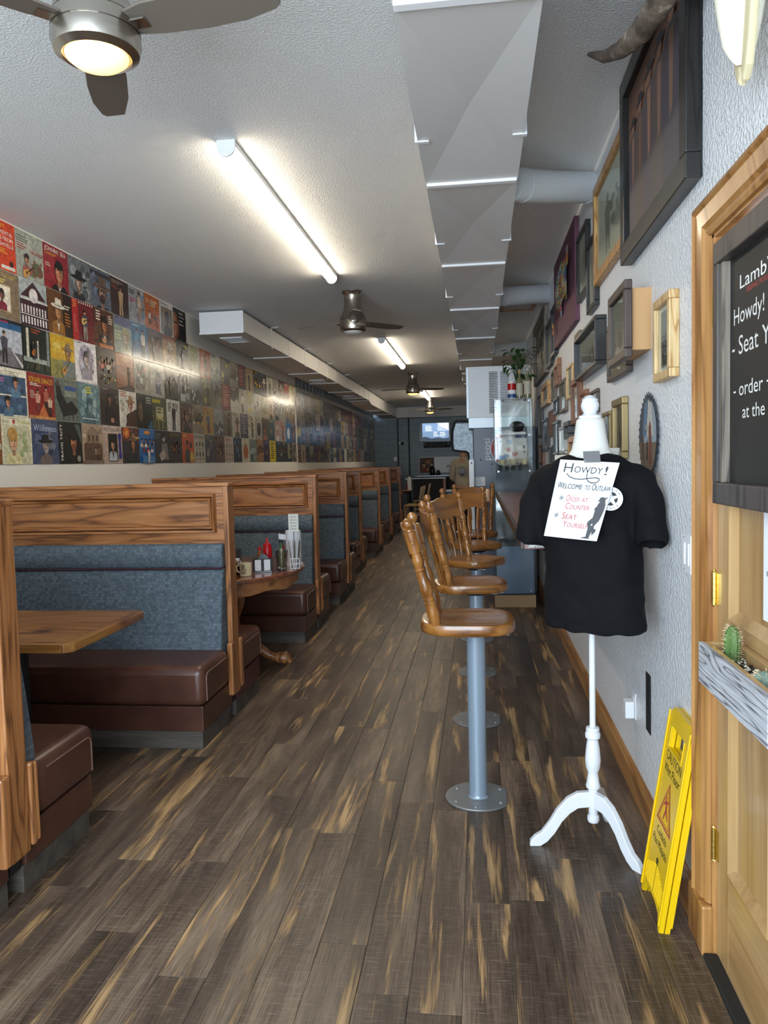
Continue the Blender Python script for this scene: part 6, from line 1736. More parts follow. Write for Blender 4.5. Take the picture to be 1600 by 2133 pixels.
def planter():
    t = thing('door_planter', 'narrow whitewashed plank planter box of cacti fixed to the door', 'planter', (DX, 1.845, 0), -PI / 2)
    # local x towards the camera, -y out from the door
    x0, x1, z0, z1, dp = -0.245, 0.245, 0.897, 1.004, 0.108
    obj('front_board', G().box(x0, x1, -dp, -dp + 0.014, z0, z1), 'grey_board', t, 0.002)
    obj('front_lip', G().box(x0, x1 - 0.0142, -dp + 0.0141, -dp + 0.026, z0, z1 - 0.001), 'piney', t)
    obj('back_board', G().box(x0, x1, -0.022, -0.003, z0, z1), 'piney', t, 0.002)
    for a in (x0, x1 - 0.014):
        obj('end_board', G().box(a, a + 0.014, -dp + 0.0142 if a > 0 else -dp + 0.026, -0.022, z0, z1), 'grey_board' if a > 0 else 'piney', t, 0.002)
    obj('base_board', G().box(x0 + 0.014, x1 - 0.014, -dp + 0.026, -0.022, z0, z0 + 0.012), 'piney', t)
    so = G()
    r = random.Random(6)
    nx, ny = 40, 8
    vs = [(x0 + 0.014 + (x1 - x0 - 0.028) * i / nx, -dp + 0.026 + (dp - 0.048) * j / ny, z1 - 0.03 + r.uniform(-0.006, 0.008)) for i in range(nx + 1) for j in range(ny + 1)]
    so._add(vs, [(i * (ny + 1) + j, (i + 1) * (ny + 1) + j, (i + 1) * (ny + 1) + j + 1, i * (ny + 1) + j + 1) for i in range(nx) for j in range(ny)])
    obj('soil', so, 'soil', t)
    ch = G()
    for k in range(90):
        ch.ball((r.uniform(x0 + 0.02, x1 - 0.02), r.uniform(-dp + 0.03, -0.026), z1 - 0.024 + r.uniform(0, 0.006)), r.uniform(0.002, 0.007), 5, (1, r.uniform(0.4, 1), 0.6))
    c_ = obj('wood_chips', ch, 'bone', t); c_['kind'] = 'stuff'
    def cactus(x, y, h, rad, m, label, arm=False):
        # world position
        c = thing('cactus', label, 'cactus', (DX + y, 1.845 - x, z1 - 0.034))
        body = G()
        n, k = 24, 14
        rs = []
        for j in range(k + 1):
            u = j / k
            rr = rad * (math.sin(PI * min(1, 0.18 + 0.82 * u)) ** 0.6) if u < 1 else 0.002
            rr = rad * (1 - max(0, (u - 0.55) / 0.45) ** 2.2) ** 0.5 * (0.85 + 0.15 * math.sin(u * 3)) if u < 1 else 0.001
            rs.append([((rr * (1 + 0.10 * math.cos(9 * 2 * PI * i / n))) * math.cos(2 * PI * i / n), (rr * (1 + 0.10 * math.cos(9 * 2 * PI * i / n))) * math.sin(2 * PI * i / n), h * u) for i in range(n)])
        body.rings(rs)
        obj('body', body, m, c, smooth=50)
        sp = G()
        rq = random.Random(int(h * 1000))
        for q in range(150):
            u = rq.uniform(0.05, 0.97); a = rq.uniform(0, 2 * PI)
            rr = rad * (1 - max(0, (u - 0.55) / 0.45) ** 2.2) ** 0.5
            p0 = Vector((rr * math.cos(a), rr * math.sin(a), h * u))
            d = Vector((math.cos(a) + rq.uniform(-0.6, 0.6), math.sin(a) + rq.uniform(-0.6, 0.6), rq.uniform(-0.2, 0.8))).normalized() * 0.009
            sp.tube([p0, p0 + d], [0.0008, 0.0003], 3)
        s_ = obj('spines', sp, 'spine', c); s_['kind'] = 'stuff'
    cactus(-0.15, -0.052, 0.098, 0.019, 'cactus', 'upright green cactus with pointed top in the door planter')
    cactus(0.085, -0.058, 0.045, 0.024, 'cactusgrey', 'low grey green cactus in the door planter')
    cactus(0.17, -0.045, 0.035, 0.018, 'cactusgrey', 'small round cactus at the end of the door planter')
planter()
# ============================================================ MANNEQUIN WITH T-SHIRT
MX, MY = 0.418, 2.94
def mannequin():
    t = thing('dress_form', 'white dress form mannequin on turned three-legged stand', 'mannequin', (MX, MY, 0))
    prof_u = [(0.012, 0.215), (0.06, 0.212), (0.10, 0.19), (0.14, 0.145), (0.17, 0.095), (0.20, 0.055), (0.225, 0.040), (0.243, 0.020), (0.246, 0.0)]
    prof_l = [(0.205, 0.0), (0.178, 0.018), (0.15, 0.050), (0.12, 0.098), (0.09, 0.130), (0.06, 0.150), (0.012, 0.155)]
    for a in (184, 306, 64):
        g = G().prism(prof_u + prof_l, -0.012, 0.012, 'y').xf(Matrix.Rotation(math.radians(a), 4, 'Z'))
        obj('leg', g, 'ceramicw', t, 0.003)
    obj('turned_column', G().lathe([(0.010, 0.09), (0.020, 0.094), (0.024, 0.105), (0.022, 0.118), (0.016, 0.122), (0.018, 0.13), (0.018, 0.225), (0.026, 0.23), (0.028, 0.24), (0.024, 0.25), (0.021, 0.275), (0.019, 0.29), (0.027, 0.31), (0.030, 0.34), (0.026, 0.385), (0.021, 0.415), (0.020, 0.42), (0.028, 0.427), (0.029, 0.442), (0.024, 0.452), (0.026, 0.458), (0.024, 0.467), (0.014, 0.47)], n=24), 'ceramicw', t, smooth=40)
    obj('pole', G().cyl((0, 0, 0.46), 0.0115, 0.5, n=16), 'ceramicw', t, smooth=40)
    R_ = Matrix.Rotation(math.radians(-25), 4, 'Z')
    body = G()
    def el(z, w, d, dx=0.0, n=32):
        return [(w * math.cos(2 * PI * i / n) + dx, d * math.sin(2 * PI * i / n), z) for i in range(n)]
    body.rings([el(0.90, 0.13, 0.085), el(1.05, 0.12, 0.08), el(1.2, 0.13, 0.09), el(1.33, 0.15, 0.095), el(1.42, 0.155, 0.085), el(1.475, 0.12, 0.065), el(1.505, 0.086, 0.062), el(1.53, 0.070, 0.058), el(1.57, 0.061, 0.056), el(1.625, 0.053, 0.051), el(1.640, 0.050, 0.048), el(1.644, 0.043, 0.041)])
    body.xf(R_)
    obj('torso', body, 'manikin', t, smooth=50)
    obj('neck_cap', G().lathe([(0.041, 1.642), (0.043, 1.646), (0.042, 1.655), (0.032, 1.658), (0.024, 1.666), (0.030, 1.676), (0.034, 1.69), (0.033, 1.70), (0.028, 1.708), (0.0295, 1.711), (0.029, 1.716), (0.022, 1.722), (0.016, 1.728), (0.004, 1.732)], n=24), 'ceramicw', t, smooth=40)
    # the shirt
    s = thing('tee_shirt', 'black cotton tee shirt with round white star badge on the dress form', 'shirt', (MX, MY, 0), math.radians(-25))
    g = G()
    def sup(z, w, d, dx=0.0, dy=0.0, n=40, k=2.4, tilt=0.0):
        r = []
        for i in range(n):
            a = 2 * PI * i / n
            c_, s_ = math.cos(a), math.sin(a)
            q = (abs(c_) ** k + abs(s_) ** k) ** (-1 / k)
            x = w * q * c_
            r.append((x + dx, d * q * s_ + dy, z + tilt * x - 0.02 * max(0, -s_) * (1 - abs(c_)) * (z < 0.9)))
        return r
    g.rings([sup(0.862, 0.188, 0.122, 0.020, -0.02, tilt=-0.03), sup(0.94, 0.186, 0.125, 0.016, -0.015), sup(1.05, 0.182, 0.125, 0.01, -0.01), sup(1.18, 0.183, 0.125, 0.004, 0), sup(1.28, 0.188, 0.125), sup(1.36, 0.195, 0.118), sup(1.42, 0.196, 0.105), sup(1.46, 0.182, 0.088), sup(1.488, 0.145, 0.075), sup(1.506, 0.105, 0.068), sup(1.513, 0.08, 0.063)])
    # sleeves
    for sx, path in ((-1, [(-0.13, 0, 1.435), (-0.185, 0.0, 1.40), (-0.215, 0.0, 1.33), (-0.232, -0.01, 1.25), (-0.243, -0.02, 1.165)]), (1, [(0.13, 0, 1.435), (0.185, -0.005, 1.40), (0.215, -0.02, 1.33), (0.228, -0.052, 1.26), (0.244, -0.088, 1.185)])):
        g.tube(path, [0.060, 0.064, 0.061, 0.057, 0.054], 18, 1.0)
    sh = obj('cloth', g, 'shirt', s)
    rm = sh.modifiers.new('remesh', 'REMESH'); rm.mode = 'VOXEL'; rm.voxel_size = 0.009; rm.use_smooth_shade = True
    sm = sh.modifiers.new('smooth', 'SMOOTH'); sm.factor = 0.6; sm.iterations = 8
    tx = bpy.data.textures.new('shirt_folds', 'CLOUDS'); tx.noise_scale = 0.10; tx.noise_depth = 1
    dm = sh.modifiers.new('folds', 'DISPLACE'); dm.texture = tx; dm.strength = 0.026; dm.mid_level = 0.55
    # hollow sleeve ends carved into the cloth
    cut = []
    for path in ([(-0.2468, -0.0265, 1.12), (-0.243, -0.02, 1.165), (-0.237, -0.014, 1.21), (-0.230, -0.008, 1.255)], [(0.2535, -0.106, 1.14), (0.244, -0.088, 1.185), (0.236, -0.070, 1.225), (0.229, -0.054, 1.258)]):
        cut.append(obj('hollow', G().tube(path, [0.046, 0.044, 0.042, 0.036], 20), None, s))
    bake_cut(sh, cut)
    # badge
    p = Pr(0.084, 0.084, 0.0005, '#111116'); p.v = []; p.f = []; p.c = []
    p.ell(0.5, 0.5, 0.5, 0.5, '#e9e9ee', 40)
    star = []
    for i in range(5):
        a = PI / 2 + 2 * PI * i / 5 + PI / 5
        b0, b1 = PI / 2 + 2 * PI * i / 5, PI / 2 + 2 * PI * (i + 1) / 5
        tip0 = (0.5 + 0.29 * math.cos(b0 + 0.16), 0.5 + 0.29 * math.sin(b0 + 0.16)); tip1 = (0.5 + 0.29 * math.cos(b1 - 0.16), 0.5 + 0.29 * math.sin(b1 - 0.16))
        p.poly([(0.5 + 0.13 * math.cos(a), 0.5 + 0.13 * math.sin(a)), tip0, (0.5 + 0.30 * math.cos(a), 0.5 + 0.30 * math.sin(a)), tip1], '#111116')
    for word, a0, step, rr, flip in (('OUTLAW', 150, -24, 0.36, 1), ('DINER', 228, 21, 0.455, -1)):
        for i, chh in enumerate(word):
            a = math.radians(a0 + step * i)
            p.text(chh, 0.5 + rr * math.cos(a), 0.5 + rr * math.sin(a), 0.095, '#111116', None, a - flip * PI / 2 if flip > 0 else a + PI / 2, 'c')
    b = p.obj('badge', s, 'print', (0.112, -0.136, 1.352), math.radians(16), math.radians(-6))
    # taped paper sign
    c4 = [Vector(v) for v in ((0.2925, 2.7985, 1.495), (0.4890, 2.7417, 1.4783), (0.4116, 2.7489, 1.2046), (0.2319, 2.8066, 1.2201))]
    sg = thing('welcome_sign', 'white paper sign reading Howdy taped to the black tee shirt', 'paper sign', tuple(c4[3]))
    W, H = 1.0, 1.0
    def blank():
        e = Pr(1, 1, 0.0, '#d2d4da'); e.v = []; e.f = []; e.c = []
        return e
    p, pr_, ps_ = blank(), blank(), blank()
    ink, red = '#26262a', '#b8433c'
    p.text('H', 0.10, 0.845, 0.125, ink, 0.15).text('OWDY', 0.28, 0.845, 0.085, ink, 0.48).text('!', 0.80, 0.835, 0.115, ink, 0.045)
    cur = [(0.16, 0.83), (0.22, 0.79), (0.32, 0.765), (0.45, 0.765), (0.58, 0.785), (0.68, 0.795), (0.74, 0.785), (0.75, 0.765), (0.71, 0.735), (0.64, 0.725), (0.57, 0.74), (0.53, 0.775), (0.515, 0.83), (0.515, 0.88)]
    for (x0, y0), (x1, y1) in zip(cur, cur[1:]):
        d = math.hypot(x1 - x0, y1 - y0); nx, ny = -(y1 - y0) / d * 0.006, (x1 - x0) / d * 0.006
        p.poly([(x0 - nx, y0 - ny), (x1 - nx, y1 - ny), (x1 + nx, y1 + ny), (x0 + nx, y0 + ny)], ink)
    p.text('W', 0.055, 0.635, 0.085, ink, 0.09).text('ELCOME', 0.15, 0.635, 0.065, ink, 0.34).text('TO', 0.54, 0.635, 0.06, ink, 0.09).text('O', 0.66, 0.635, 0.085, ink, 0.065).text('UTLAW', 0.73, 0.635, 0.065, ink, 0.255)
    pr_.text('O', 0.26, 0.475, 0.085, red, 0.06).text('RDER', 0.33, 0.475, 0.06, red, 0.17).text('AT', 0.54, 0.475, 0.06, red, 0.11)
    pr_.text('C', 0.28, 0.375, 0.085, red, 0.065).text('OUNTER', 0.355, 0.375, 0.06, red, 0.36)
    pr_.text('S', 0.26, 0.245, 0.09, red, 0.055).text('EAT', 0.33, 0.245, 0.065, red, 0.20)
    pr_.text('Y', 0.31, 0.145, 0.085, red, 0.07).text('OURSELF', 0.385, 0.145, 0.06, red, 0.38)
    for cx, cy in ((0.17, 0.51), (0.15, 0.285)):
        pr_.ring(cx, cy, 0.036, 0.028, 0.18, ink)
        pt = []
        for i in range(10):
            rr = 0.024 if i % 2 == 0 else 0.010
            pt.append((cx + rr * math.cos(PI / 2 + PI * i / 5), cy + rr * 0.8 * math.sin(PI / 2 + PI * i / 5)))
        pr_.poly(pt, ink)
    man = [(0.70, 0.020), (0.70, 0.028), (0.775, 0.045), (0.775, 0.14), (0.765, 0.175), (0.74, 0.205), (0.745, 0.235), (0.81, 0.29), (0.815, 0.38), (0.80, 0.395), (0.80, 0.41), (0.83, 0.435), (0.84, 0.475), (0.86, 0.485), (0.855, 0.50), (0.83, 0.497), (0.825, 0.505), (0.84, 0.52), (0.845, 0.545), (0.88, 0.56), (0.935, 0.55), (0.945, 0.545), (0.94, 0.556), (0.965, 0.555), (0.985, 0.562), (0.97, 0.545), (0.945, 0.53), (0.955, 0.495), (0.97, 0.46), (0.97, 0.39), (0.955, 0.32), (0.935, 0.255), (0.90, 0.215), (0.875, 0.18), (0.89, 0.15), (0.925, 0.15), (0.925, 0.11), (0.895, 0.085), (0.885, 0.065), (0.87, 0.075), (0.865, 0.105), (0.855, 0.10), (0.84, 0.04), (0.85, 0.012), (0.835, 0.020)]
    ps_.poly(man, '#3a3a3e')
    ps_.poly([(0.81, 0.20), (0.835, 0.215), (0.845, 0.20), (0.825, 0.185)], '#d2d4da')
    nrm = (c4[1] - c4[0]).cross(c4[0] - c4[3]).normalized()
    def onsheet(pp):
        me_v = []
        for (x, y, z) in pp.v:
            u, v = x + 0.5, z + 0.5
            bow = 0.010 * math.sin(PI * u) * (1 - v) + 0.012 * (1 - v) * u * u
            qq = (c4[3] * (1 - u) + c4[2] * u) * (1 - v) + (c4[0] * (1 - u) + c4[1] * u) * v
            me_v.append(tuple(qq + nrm * (-y * 0.9 + bow) - c4[3]))
        pp.v = me_v
        return pp
    # subdivide the sheet itself so that it bows
    gs = G(); n = 8
    def sheet(u, v, e):
        bow = 0.010 * math.sin(PI * u) * (1 - v) + 0.012 * (1 - v) * u * u
        q = (c4[3] * (1 - u) + c4[2] * u) * (1 - v) + (c4[0] * (1 - u) + c4[1] * u) * v
        return tuple(q + nrm * (bow + e) - c4[3])
    gs._add([sheet(i / n, j / n, -0.0004) for i in range(n + 1) for j in range(n + 1)], [(i * (n + 1) + j, (i + 1) * (n + 1) + j, (i + 1) * (n + 1) + j + 1, i * (n + 1) + j + 1) for i in range(n) for j in range(n)])
    obj('sheet', gs, 'paper', sg, recalc=False)
    obj('title_lettering', onsheet(p).mesh('title_lettering', 'print'), None, sg)
    obj('red_lettering', onsheet(pr_).mesh('red_lettering', 'print'), None, sg)
    obj('cowboy_silhouette', onsheet(ps_).mesh('cowboy_silhouette', 'print'), None, sg)
    g = G()
    a, b_ = Vector((0.375, 2.800, 1.512)), Vector((0.430, 2.780, 1.512))
    dn = Vector((-0.004, -0.030, -0.030))
    g._add([tuple(v - c4[3]) for v in (a + Vector((0, 0.02, 0.01)), b_ + Vector((0, 0.02, 0.01)), b_ + dn, a + dn)], [(0, 1, 2, 3)])
    obj('tape_strip', g, 'tape', sg)
mannequin()

# ============================================================ WET FLOOR SIGN
def wet_sign():
    t = thing('wet_floor_sign', 'folded yellow wet floor caution sign leaning against the wall', 'floor sign', (0.553, 2.52, 0), 0)
    t.rotation_euler = (math.radians(-9.0), 0, -PI / 2)
    for k, (y0, y1) in enumerate(((-0.016, -0.001), (0.003, 0.018))):
        low = [(-0.13, 0.0), (-0.112, 0.0), (-0.09, 0.04), (-0.04, 0.05), (0.04, 0.05), (0.09, 0.04), (0.112, 0.0), (0.13, 0.0), (0.128, 0.53), (-0.128, 0.53)]
        g = G().prism([low[0], low[1], low[2], low[3], (-0.04, 0.53), (-0.128, 0.53)], y0, y1).prism([low[3], low[4], (0.04, 0.53), (-0.04, 0.53)], y0, y1).prism([low[4], low[5], low[6], low[7], (0.128, 0.53), (0.04, 0.53)], y0, y1)
        g.prism([(-0.128, 0.53), (-0.075, 0.53), (-0.075, 0.60), (-0.127, 0.60)], y0, y1).prism([(0.075, 0.53), (0.128, 0.53), (0.127, 0.60), (0.075, 0.60)], y0, y1)
        g.prism([(-0.127, 0.60), (-0.075, 0.60), (0.075, 0.60), (0.127, 0.60), (0.118, 0.64), (0.09, 0.662), (-0.09, 0.662), (-0.118, 0.64)], y0, y1)
        lf = obj('leaf', g, 'yellow', t)
        s = -1 if k == 0 else 1
        yy = y0 if k == 0 else y1
        for a in (-1, 1):
            obj('edge_rib', G().box(a * 0.130, a * 0.121, yy, yy + s * 0.006, 0.02, 0.645), 'yellow', lf, 0.002)
        if k == 0:
            for q in range(9):
                for a in (-1, 1):
                    x0 = a * (0.012 + q * 0.012)
                    gg = G().tube([(x0, yy - 0.0003, 0.062), (x0, yy - 0.0003, 0.155 - q * 0.005)], 0.0016, 5)
                    if abs(x0) < 0.115: obj('grip_rib', gg, 'yellow', lf)
            obj('handle_rim', G().box(-0.08, 0.08, yy - 0.004, yy, 0.522, 0.53).box(-0.08, -0.074, yy - 0.004, yy, 0.53, 0.6).box(0.074, 0.08, yy - 0.004, yy, 0.53, 0.6), 'yellow', lf, 0.002)
    obj('hinge_pin', G().cyl((-0.10, 0.001, 0.652), 0.008, 0.2, 'x', 12), 'yellow', t, smooth=40)
    W, H = 0.23, 0.40
    p = Pr(W, H, 0.0, '#e2b90c'); p.v = []; p.f = []; p.c = []
    p.text('CAUTION', 0.5, 0.86, 0.085, '#15130c', 0.78, align='c').text('Wet Floor', 0.5, 0.755, 0.08, '#15130c', 0.80, align='c')
    def blank():
        e = Pr(W, H, 0.0, '#e2b90c'); e.v = []; e.f = []; e.c = []
        return e
    q, r_ = blank(), blank()
    red = '#a83c2c'
    tri = [(0.5, 0.72), (0.88, 0.345), (0.12, 0.345)]
    q.poly(tri, red).poly([(0.5, 0.685), (0.81, 0.365), (0.19, 0.365)], '#e2b90c').poly([(0.5, 0.665), (0.775, 0.375), (0.225, 0.375)], red).poly([(0.5, 0.645), (0.745, 0.385), (0.255, 0.385)], '#e2b90c')
    q.ell(0.47, 0.59, 0.03, 0.018, red).poly([(0.44, 0.57), (0.52, 0.575), (0.57, 0.50), (0.66, 0.44), (0.63, 0.425), (0.53, 0.47), (0.46, 0.40), (0.42, 0.405), (0.48, 0.49)], red).poly([(0.46, 0.56), (0.36, 0.52), (0.37, 0.505), (0.48, 0.54)], red).poly([(0.51, 0.57), (0.60, 0.575), (0.60, 0.56), (0.52, 0.55)], red)
    r_.text('Cuidado', 0.5, 0.245, 0.065, '#2a2610', 0.52, align='c').text('Piso Mojado', 0.5, 0.15, 0.065, '#2a2610', 0.76, align='c')
    r_.poly([(0.44, 0.06), (0.50, 0.085), (0.56, 0.06), (0.53, 0.04), (0.57, 0.02), (0.5, 0.03), (0.43, 0.02), (0.47, 0.04)], '#2a2610')
    p.obj('english_warning', t, 'print', (0, -0.0163, 0.345))
    q.obj('slip_triangle', t, 'print', (0, -0.0163, 0.345))
    r_.obj('spanish_warning', t, 'print', (0, -0.0163, 0.345))
wet_sign()

# ============================================================ MACHINES BEYOND THE CABINET
def machines():
    t = thing('drink_dispenser', 'tall slate blue soft drink dispenser with vertical white lettering', 'dispenser', (0.28, 8.98, 0))
    obj('side_panel', G().box(-0.33, 0.36, -0.30, 0.30, 0.0, 1.86), 'pepsi', t, 0.004)
    p = Pr(0.66, 1.80, 0.0, '#3f4657'); p.v = []; p.f = []; p.c = []
    wht = '#dfe2e8'
    p.text('pepsi', 0.285, 0.815, 0.048, wht, 0.135, PI / 2)
    p.v = p.v
    cx, cy, rx, ry = 0.60, 0.885, 0.30, 0.11
    p.ell(cx, cy, rx * 1.06, ry * 1.06, '#c9ccd4', 40).ell(cx, cy, rx, ry, '#e6e4e2', 40)
    p.ell(cx, cy, rx, ry, '#a8333a', 24, PI * 0.62, PI * 1.38).ell(cx, cy, rx, ry, '#2b4f96', 24, -PI * 0.38, PI * 0.38)
    p.obj('emblem', t, 'print', (0, -0.3005, 0.93))
    obj('bolt', G().cyl((-0.25, -0.304, 1.50), 0.008, 0.005, 'y', 10), 'blackmatt', t); obj('bolt', G().cyl((-0.13, -0.304, 1.45), 0.008, 0.005, 'y', 10), 'blackmatt', t)
    card = Pr(0.12, 0.10, 0.001, '#dcdde0').lines(0.1, 0.8, 0.8, 4, 0.2, '#9a9ca2', 0.4)
    card.obj('taped_card', t, 'print', (-0.265, -0.3015, 1.26))
    s = thing('ice_machine', 'white ice machine with louvred side on steel collar above the dispenser', 'ice machine', (0.26, 8.98, 1.8605))
    obj('steel_collar', G().box(-0.36, 0.32, -0.30, 0.30, 0, 0.115), 'steel', s, 0.002)
    # hollow body behind two real louvred openings
    cb = G().box(-0.37, -0.36, -0.30, 0.31, 0.115, 0.672).box(0.32, 0.33, -0.30, 0.31, 0.115, 0.672).box(-0.36, 0.32, 0.30, 0.31, 0.115, 0.672).box(-0.36, 0.32, -0.30, 0.30, 0.115, 0.125).box(-0.36, 0.32, -0.30, 0.30, 0.662, 0.672)
    for x0, x1, z0, z1 in ((-0.37, -0.125, 0.115, 0.672), (-0.03, 0.0, 0.115, 0.672), (0.095, 0.33, 0.115, 0.672), (-0.125, -0.03, 0.62, 0.672), (0.0, 0.095, 0.62, 0.672), (-0.125, -0.03, 0.115, 0.155), (0.0, 0.095, 0.115, 0.155)):
        cb.box(x0, x1, -0.31, -0.30, z0, z1)
    obj('cabinet', cb, 'white', s)
    obj('corner_trim', G().box(-0.378, -0.355, -0.318, -0.309, 0.115, 0.672), 'steel', s)
    obj('top_lip', G().box(-0.375, 0.335, -0.316, 0.316, 0.660, 0.680), 'white', s, 0.003)
    for x0 in (-0.125, 0.0):
        g = G()
        for k in range(26):
            g.box(x0, x0 + 0.095, -0.311, -0.301, 0.155 + k * 0.018, 0.155 + k * 0.018 + 0.008)
        o = obj('louvre_slats', g, 'white', s); o['kind'] = 'stuff'
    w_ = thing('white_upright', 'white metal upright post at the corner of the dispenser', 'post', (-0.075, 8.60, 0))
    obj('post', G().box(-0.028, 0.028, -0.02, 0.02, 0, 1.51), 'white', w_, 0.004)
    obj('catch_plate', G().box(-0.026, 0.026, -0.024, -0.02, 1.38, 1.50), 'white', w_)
    obj('hole_disc', G().cyl((0, -0.0275, 1.47), 0.008, 0.004, 'y', 12), 'blackmatt', w_)  # flat black disc standing in for the dark inside of a hole
    # black bracket frame with grey metal panel
    f = thing('splash_guard', 'rounded black frame with mottled grey panel behind the ice machine', 'panel', (-0.20, 9.34, 0))
    pts = [(0.10, 1.975), (-0.06, 1.985), (-0.09, 1.95), (-0.11, 1.85), (-0.115, 1.72), (-0.10, 1.63), (-0.02, 1.615), (0.06, 1.605), (0.085, 1.585), (0.09, 1.50)]
    obj('black_frame', G().tube([(x, 0, z) for x, z in pts], 0.014, 8), 'blackmatt', f, smooth=60)
    obj('grey_panel', G().prism([(0.12, 1.95), (-0.06, 1.95), (-0.09, 1.85), (-0.095, 1.72), (-0.085, 1.635), (0.04, 1.62), (0.09, 1.57), (0.12, 1.4)], -0.004, 0.004), 'mottled', f)
    obj('mount_post', G().box(0.10, 0.14, -0.02, 0.02, 0.0, 2.0), 'mottled', f)
machines()

# ============================================================ BACK OF THE ROOM
def back():
    tv = thing('wall_tv', 'black flat screen television lit with a blue menu on the block wall', 'television', (-1.26, YB - 0.10, 2.37), 0)
    obj('casing', G().box(-0.46, 0.46, -0.03, 0.03, -0.285, 0.285), 'blackgloss', tv, 0.006)
    obj('bracket', G().box(-0.1, 0.1, 0.03, 0.10, -0.1, 0.1), 'blackmatt', tv)
    p = Pr(0.78, 0.50, 0.002, '#5f7896').rect(0, 0.5, 1, 0.5, '#6d88a8').poly([(0.55, 1), (1, 1), (1, 0.55), (0.8, 0.7)], '#c4ccd6').poly([(0, 0), (1, 0), (1, 0.14), (0.8, 0.08), (0.6, 0.16), (0.35, 0.1), (0.12, 0.22), (0, 0.18)], '#1c2836')
    r = random.Random(3)
    p.lines(0.12, 0.82, 0.3, 4, 0.09, '#e6edf6', 0.4, rnd=r).lines(0.58, 0.84, 0.32, 4, 0.09, '#e6edf6', 0.4, rnd=r).lines(0.42, 0.44, 0.2, 3, 0.1, '#dfe8f4', 0.4, rnd=r).lines(0.66, 0.42, 0.24, 3, 0.1, '#dfe8f4', 0.4, rnd=r)
    p.obj('screen', tv, 'lcd', (0.03, -0.031, 0.0))
    sg = Pr(0.80, 0.165, 0.02, '#0f0f11').text('OUTLAW', 0.5, 0.28, 0.5, '#6a6b70', 0.62, align='c').rect(0.04, 0.55, 0.06, 0.25, '#a8a59c').rect(0.88, 0.55, 0.06, 0.25, '#a8a59c')
    o = sg.obj('outlaw_sign', None, 'print', (-1.20, YB - 0.022, 1.98)); tag(o, 'black sign with grey OUTLAW lettering below the television', 'sign')
    bb = obj('backsplash', G().box(-1.74, 0.3, YB - 0.021, YB - 0.0015, 1.16, 1.63), 'white'); tag(bb, 'pale backsplash board behind the sink on the block wall', 'backsplash')
    pc = Pr(0.43, 0.45, 0.02, '#5a4030').mottle(['#8c2a2a', '#a07a4c', '#3a2a22', '#7a5a40', '#c9b48c', '#2a2a2c'], 26, 0.07, 0.2, rnd=random.Random(12))
    o = pc.obj('poster', None, 'print', (-1.515, YB - 0.041, 1.39)); tag(o, 'brown and red collage poster on the backsplash', 'poster')
    wc = thing('back_counter', 'dark work counter under the backsplash', 'counter', (-0.6, YB - 0.35, 0))
    obj('body', G().box(-1.15, 1.0, -0.3, 0.34, 0, 1.06), 'blackmatt', wc)
    obj('worktop', G().box(-1.17, 1.0, -0.32, 0.34, 1.06, 1.10), 'steel', wc, 0.003)
    obj('sink_rim', G().box(-0.45, 0.0, -0.22, 0.12, 1.10, 1.108), 'steel', wc)
    fc = obj('faucet', G().tube([(0, 0, 0), (0, 0, 0.22), (-0.03, -0.03, 0.27), (-0.07, -0.07, 0.27), (-0.09, -0.09, 0.22)], 0.014, 8), 'chrome', loc=(-0.82, YB - 0.12, 1.1005), smooth=60); tag(fc, 'chrome gooseneck faucet on the back counter', 'faucet')
    bottle('water_jug', 'dark glass jug on the back counter beside the poster', -1.33, YB - 0.45, [(0.07, 0), (0.08, 0.02), (0.08, 0.18), (0.04, 0.24)], 'blackgloss', 'blackmatt', [(0.045, 0.24), (0.045, 0.27)], z0=1.1005)
    bottle('sugar_jar', 'small black jar on the back counter', -1.16, YB - 0.5, [(0.05, 0), (0.06, 0.02), (0.055, 0.10)], 'blackgloss', 'blackmatt', [(0.05, 0.10), (0.035, 0.14)], z0=1.1005)
    sb = thing('service_bar', 'black panelled service bar with pale top edge near the back wall', 'bar', (-1.35, 21.35, 0))
    obj('front_panel', G().box(-0.45, 0.42, -0.25, 0.25, 0, 1.02), 'blackmatt', sb)
    obj('top', G().box(-0.48, 0.46, -0.30, 0.28, 1.02, 1.05), 'steel', sb, 0.004)
    obj('corner_post', G().box(0.38, 0.46, -0.29, -0.21, 0, 1.02), 'fr_red', sb, 0.004)
    cl = thing('cooler', 'blue plastic cooler with white lid beside the service bar', 'cooler', (-0.70, 20.9, 0))
    obj('tub', G().box(-0.17, 0.17, -0.14, 0.14, 0.30, 0.66), 'blueplastic', cl, 0.02)
    obj('lid', G().box(-0.18, 0.18, -0.15, 0.15, 0.66, 0.72), 'white', cl, 0.012)
    obj('stand', G().box(-0.17, 0.17, -0.14, 0.14, 0, 0.30), 'blackmatt', cl)
    sw = obj('switch_plate', G().box(-0.045, 0.045, -0.012, 0, -0.06, 0.06).box(-0.012, 0.012, -0.02, -0.012, -0.03, 0.03), 'white', loc=(-2.45, YB, 1.60)); tag(sw, 'white switch plate on the block wall near the booths', 'switch')
    cm = thing('security_camera', 'small white and black camera on the block wall conduit', 'camera', (-2.28, YB, 2.06))
    obj('mount', G().box(-0.05, 0.0, -0.03, 0, -0.03, 0.03), 'white', cm)
    obj('lens', G().ball((0.05, -0.05, -0.01), 0.045, 12), 'blackgloss', cm, smooth=60)
    obj('arm', G().tube([(-0.02, -0.02, 0), (0.05, -0.04, 0)], 0.015, 8), 'white', cm)
    for x, la in ((-2.36, 'dark conduit running down the block wall beside the camera'), (-2.03, 'dark conduit running down the block wall beside the television')):
        tag(obj('wall_conduit', G().tube([(x, YB - 0.02, 0.4), (x, YB - 0.02, 2.795)], 0.02, 8), 'mortar'), la, 'conduit')
back()

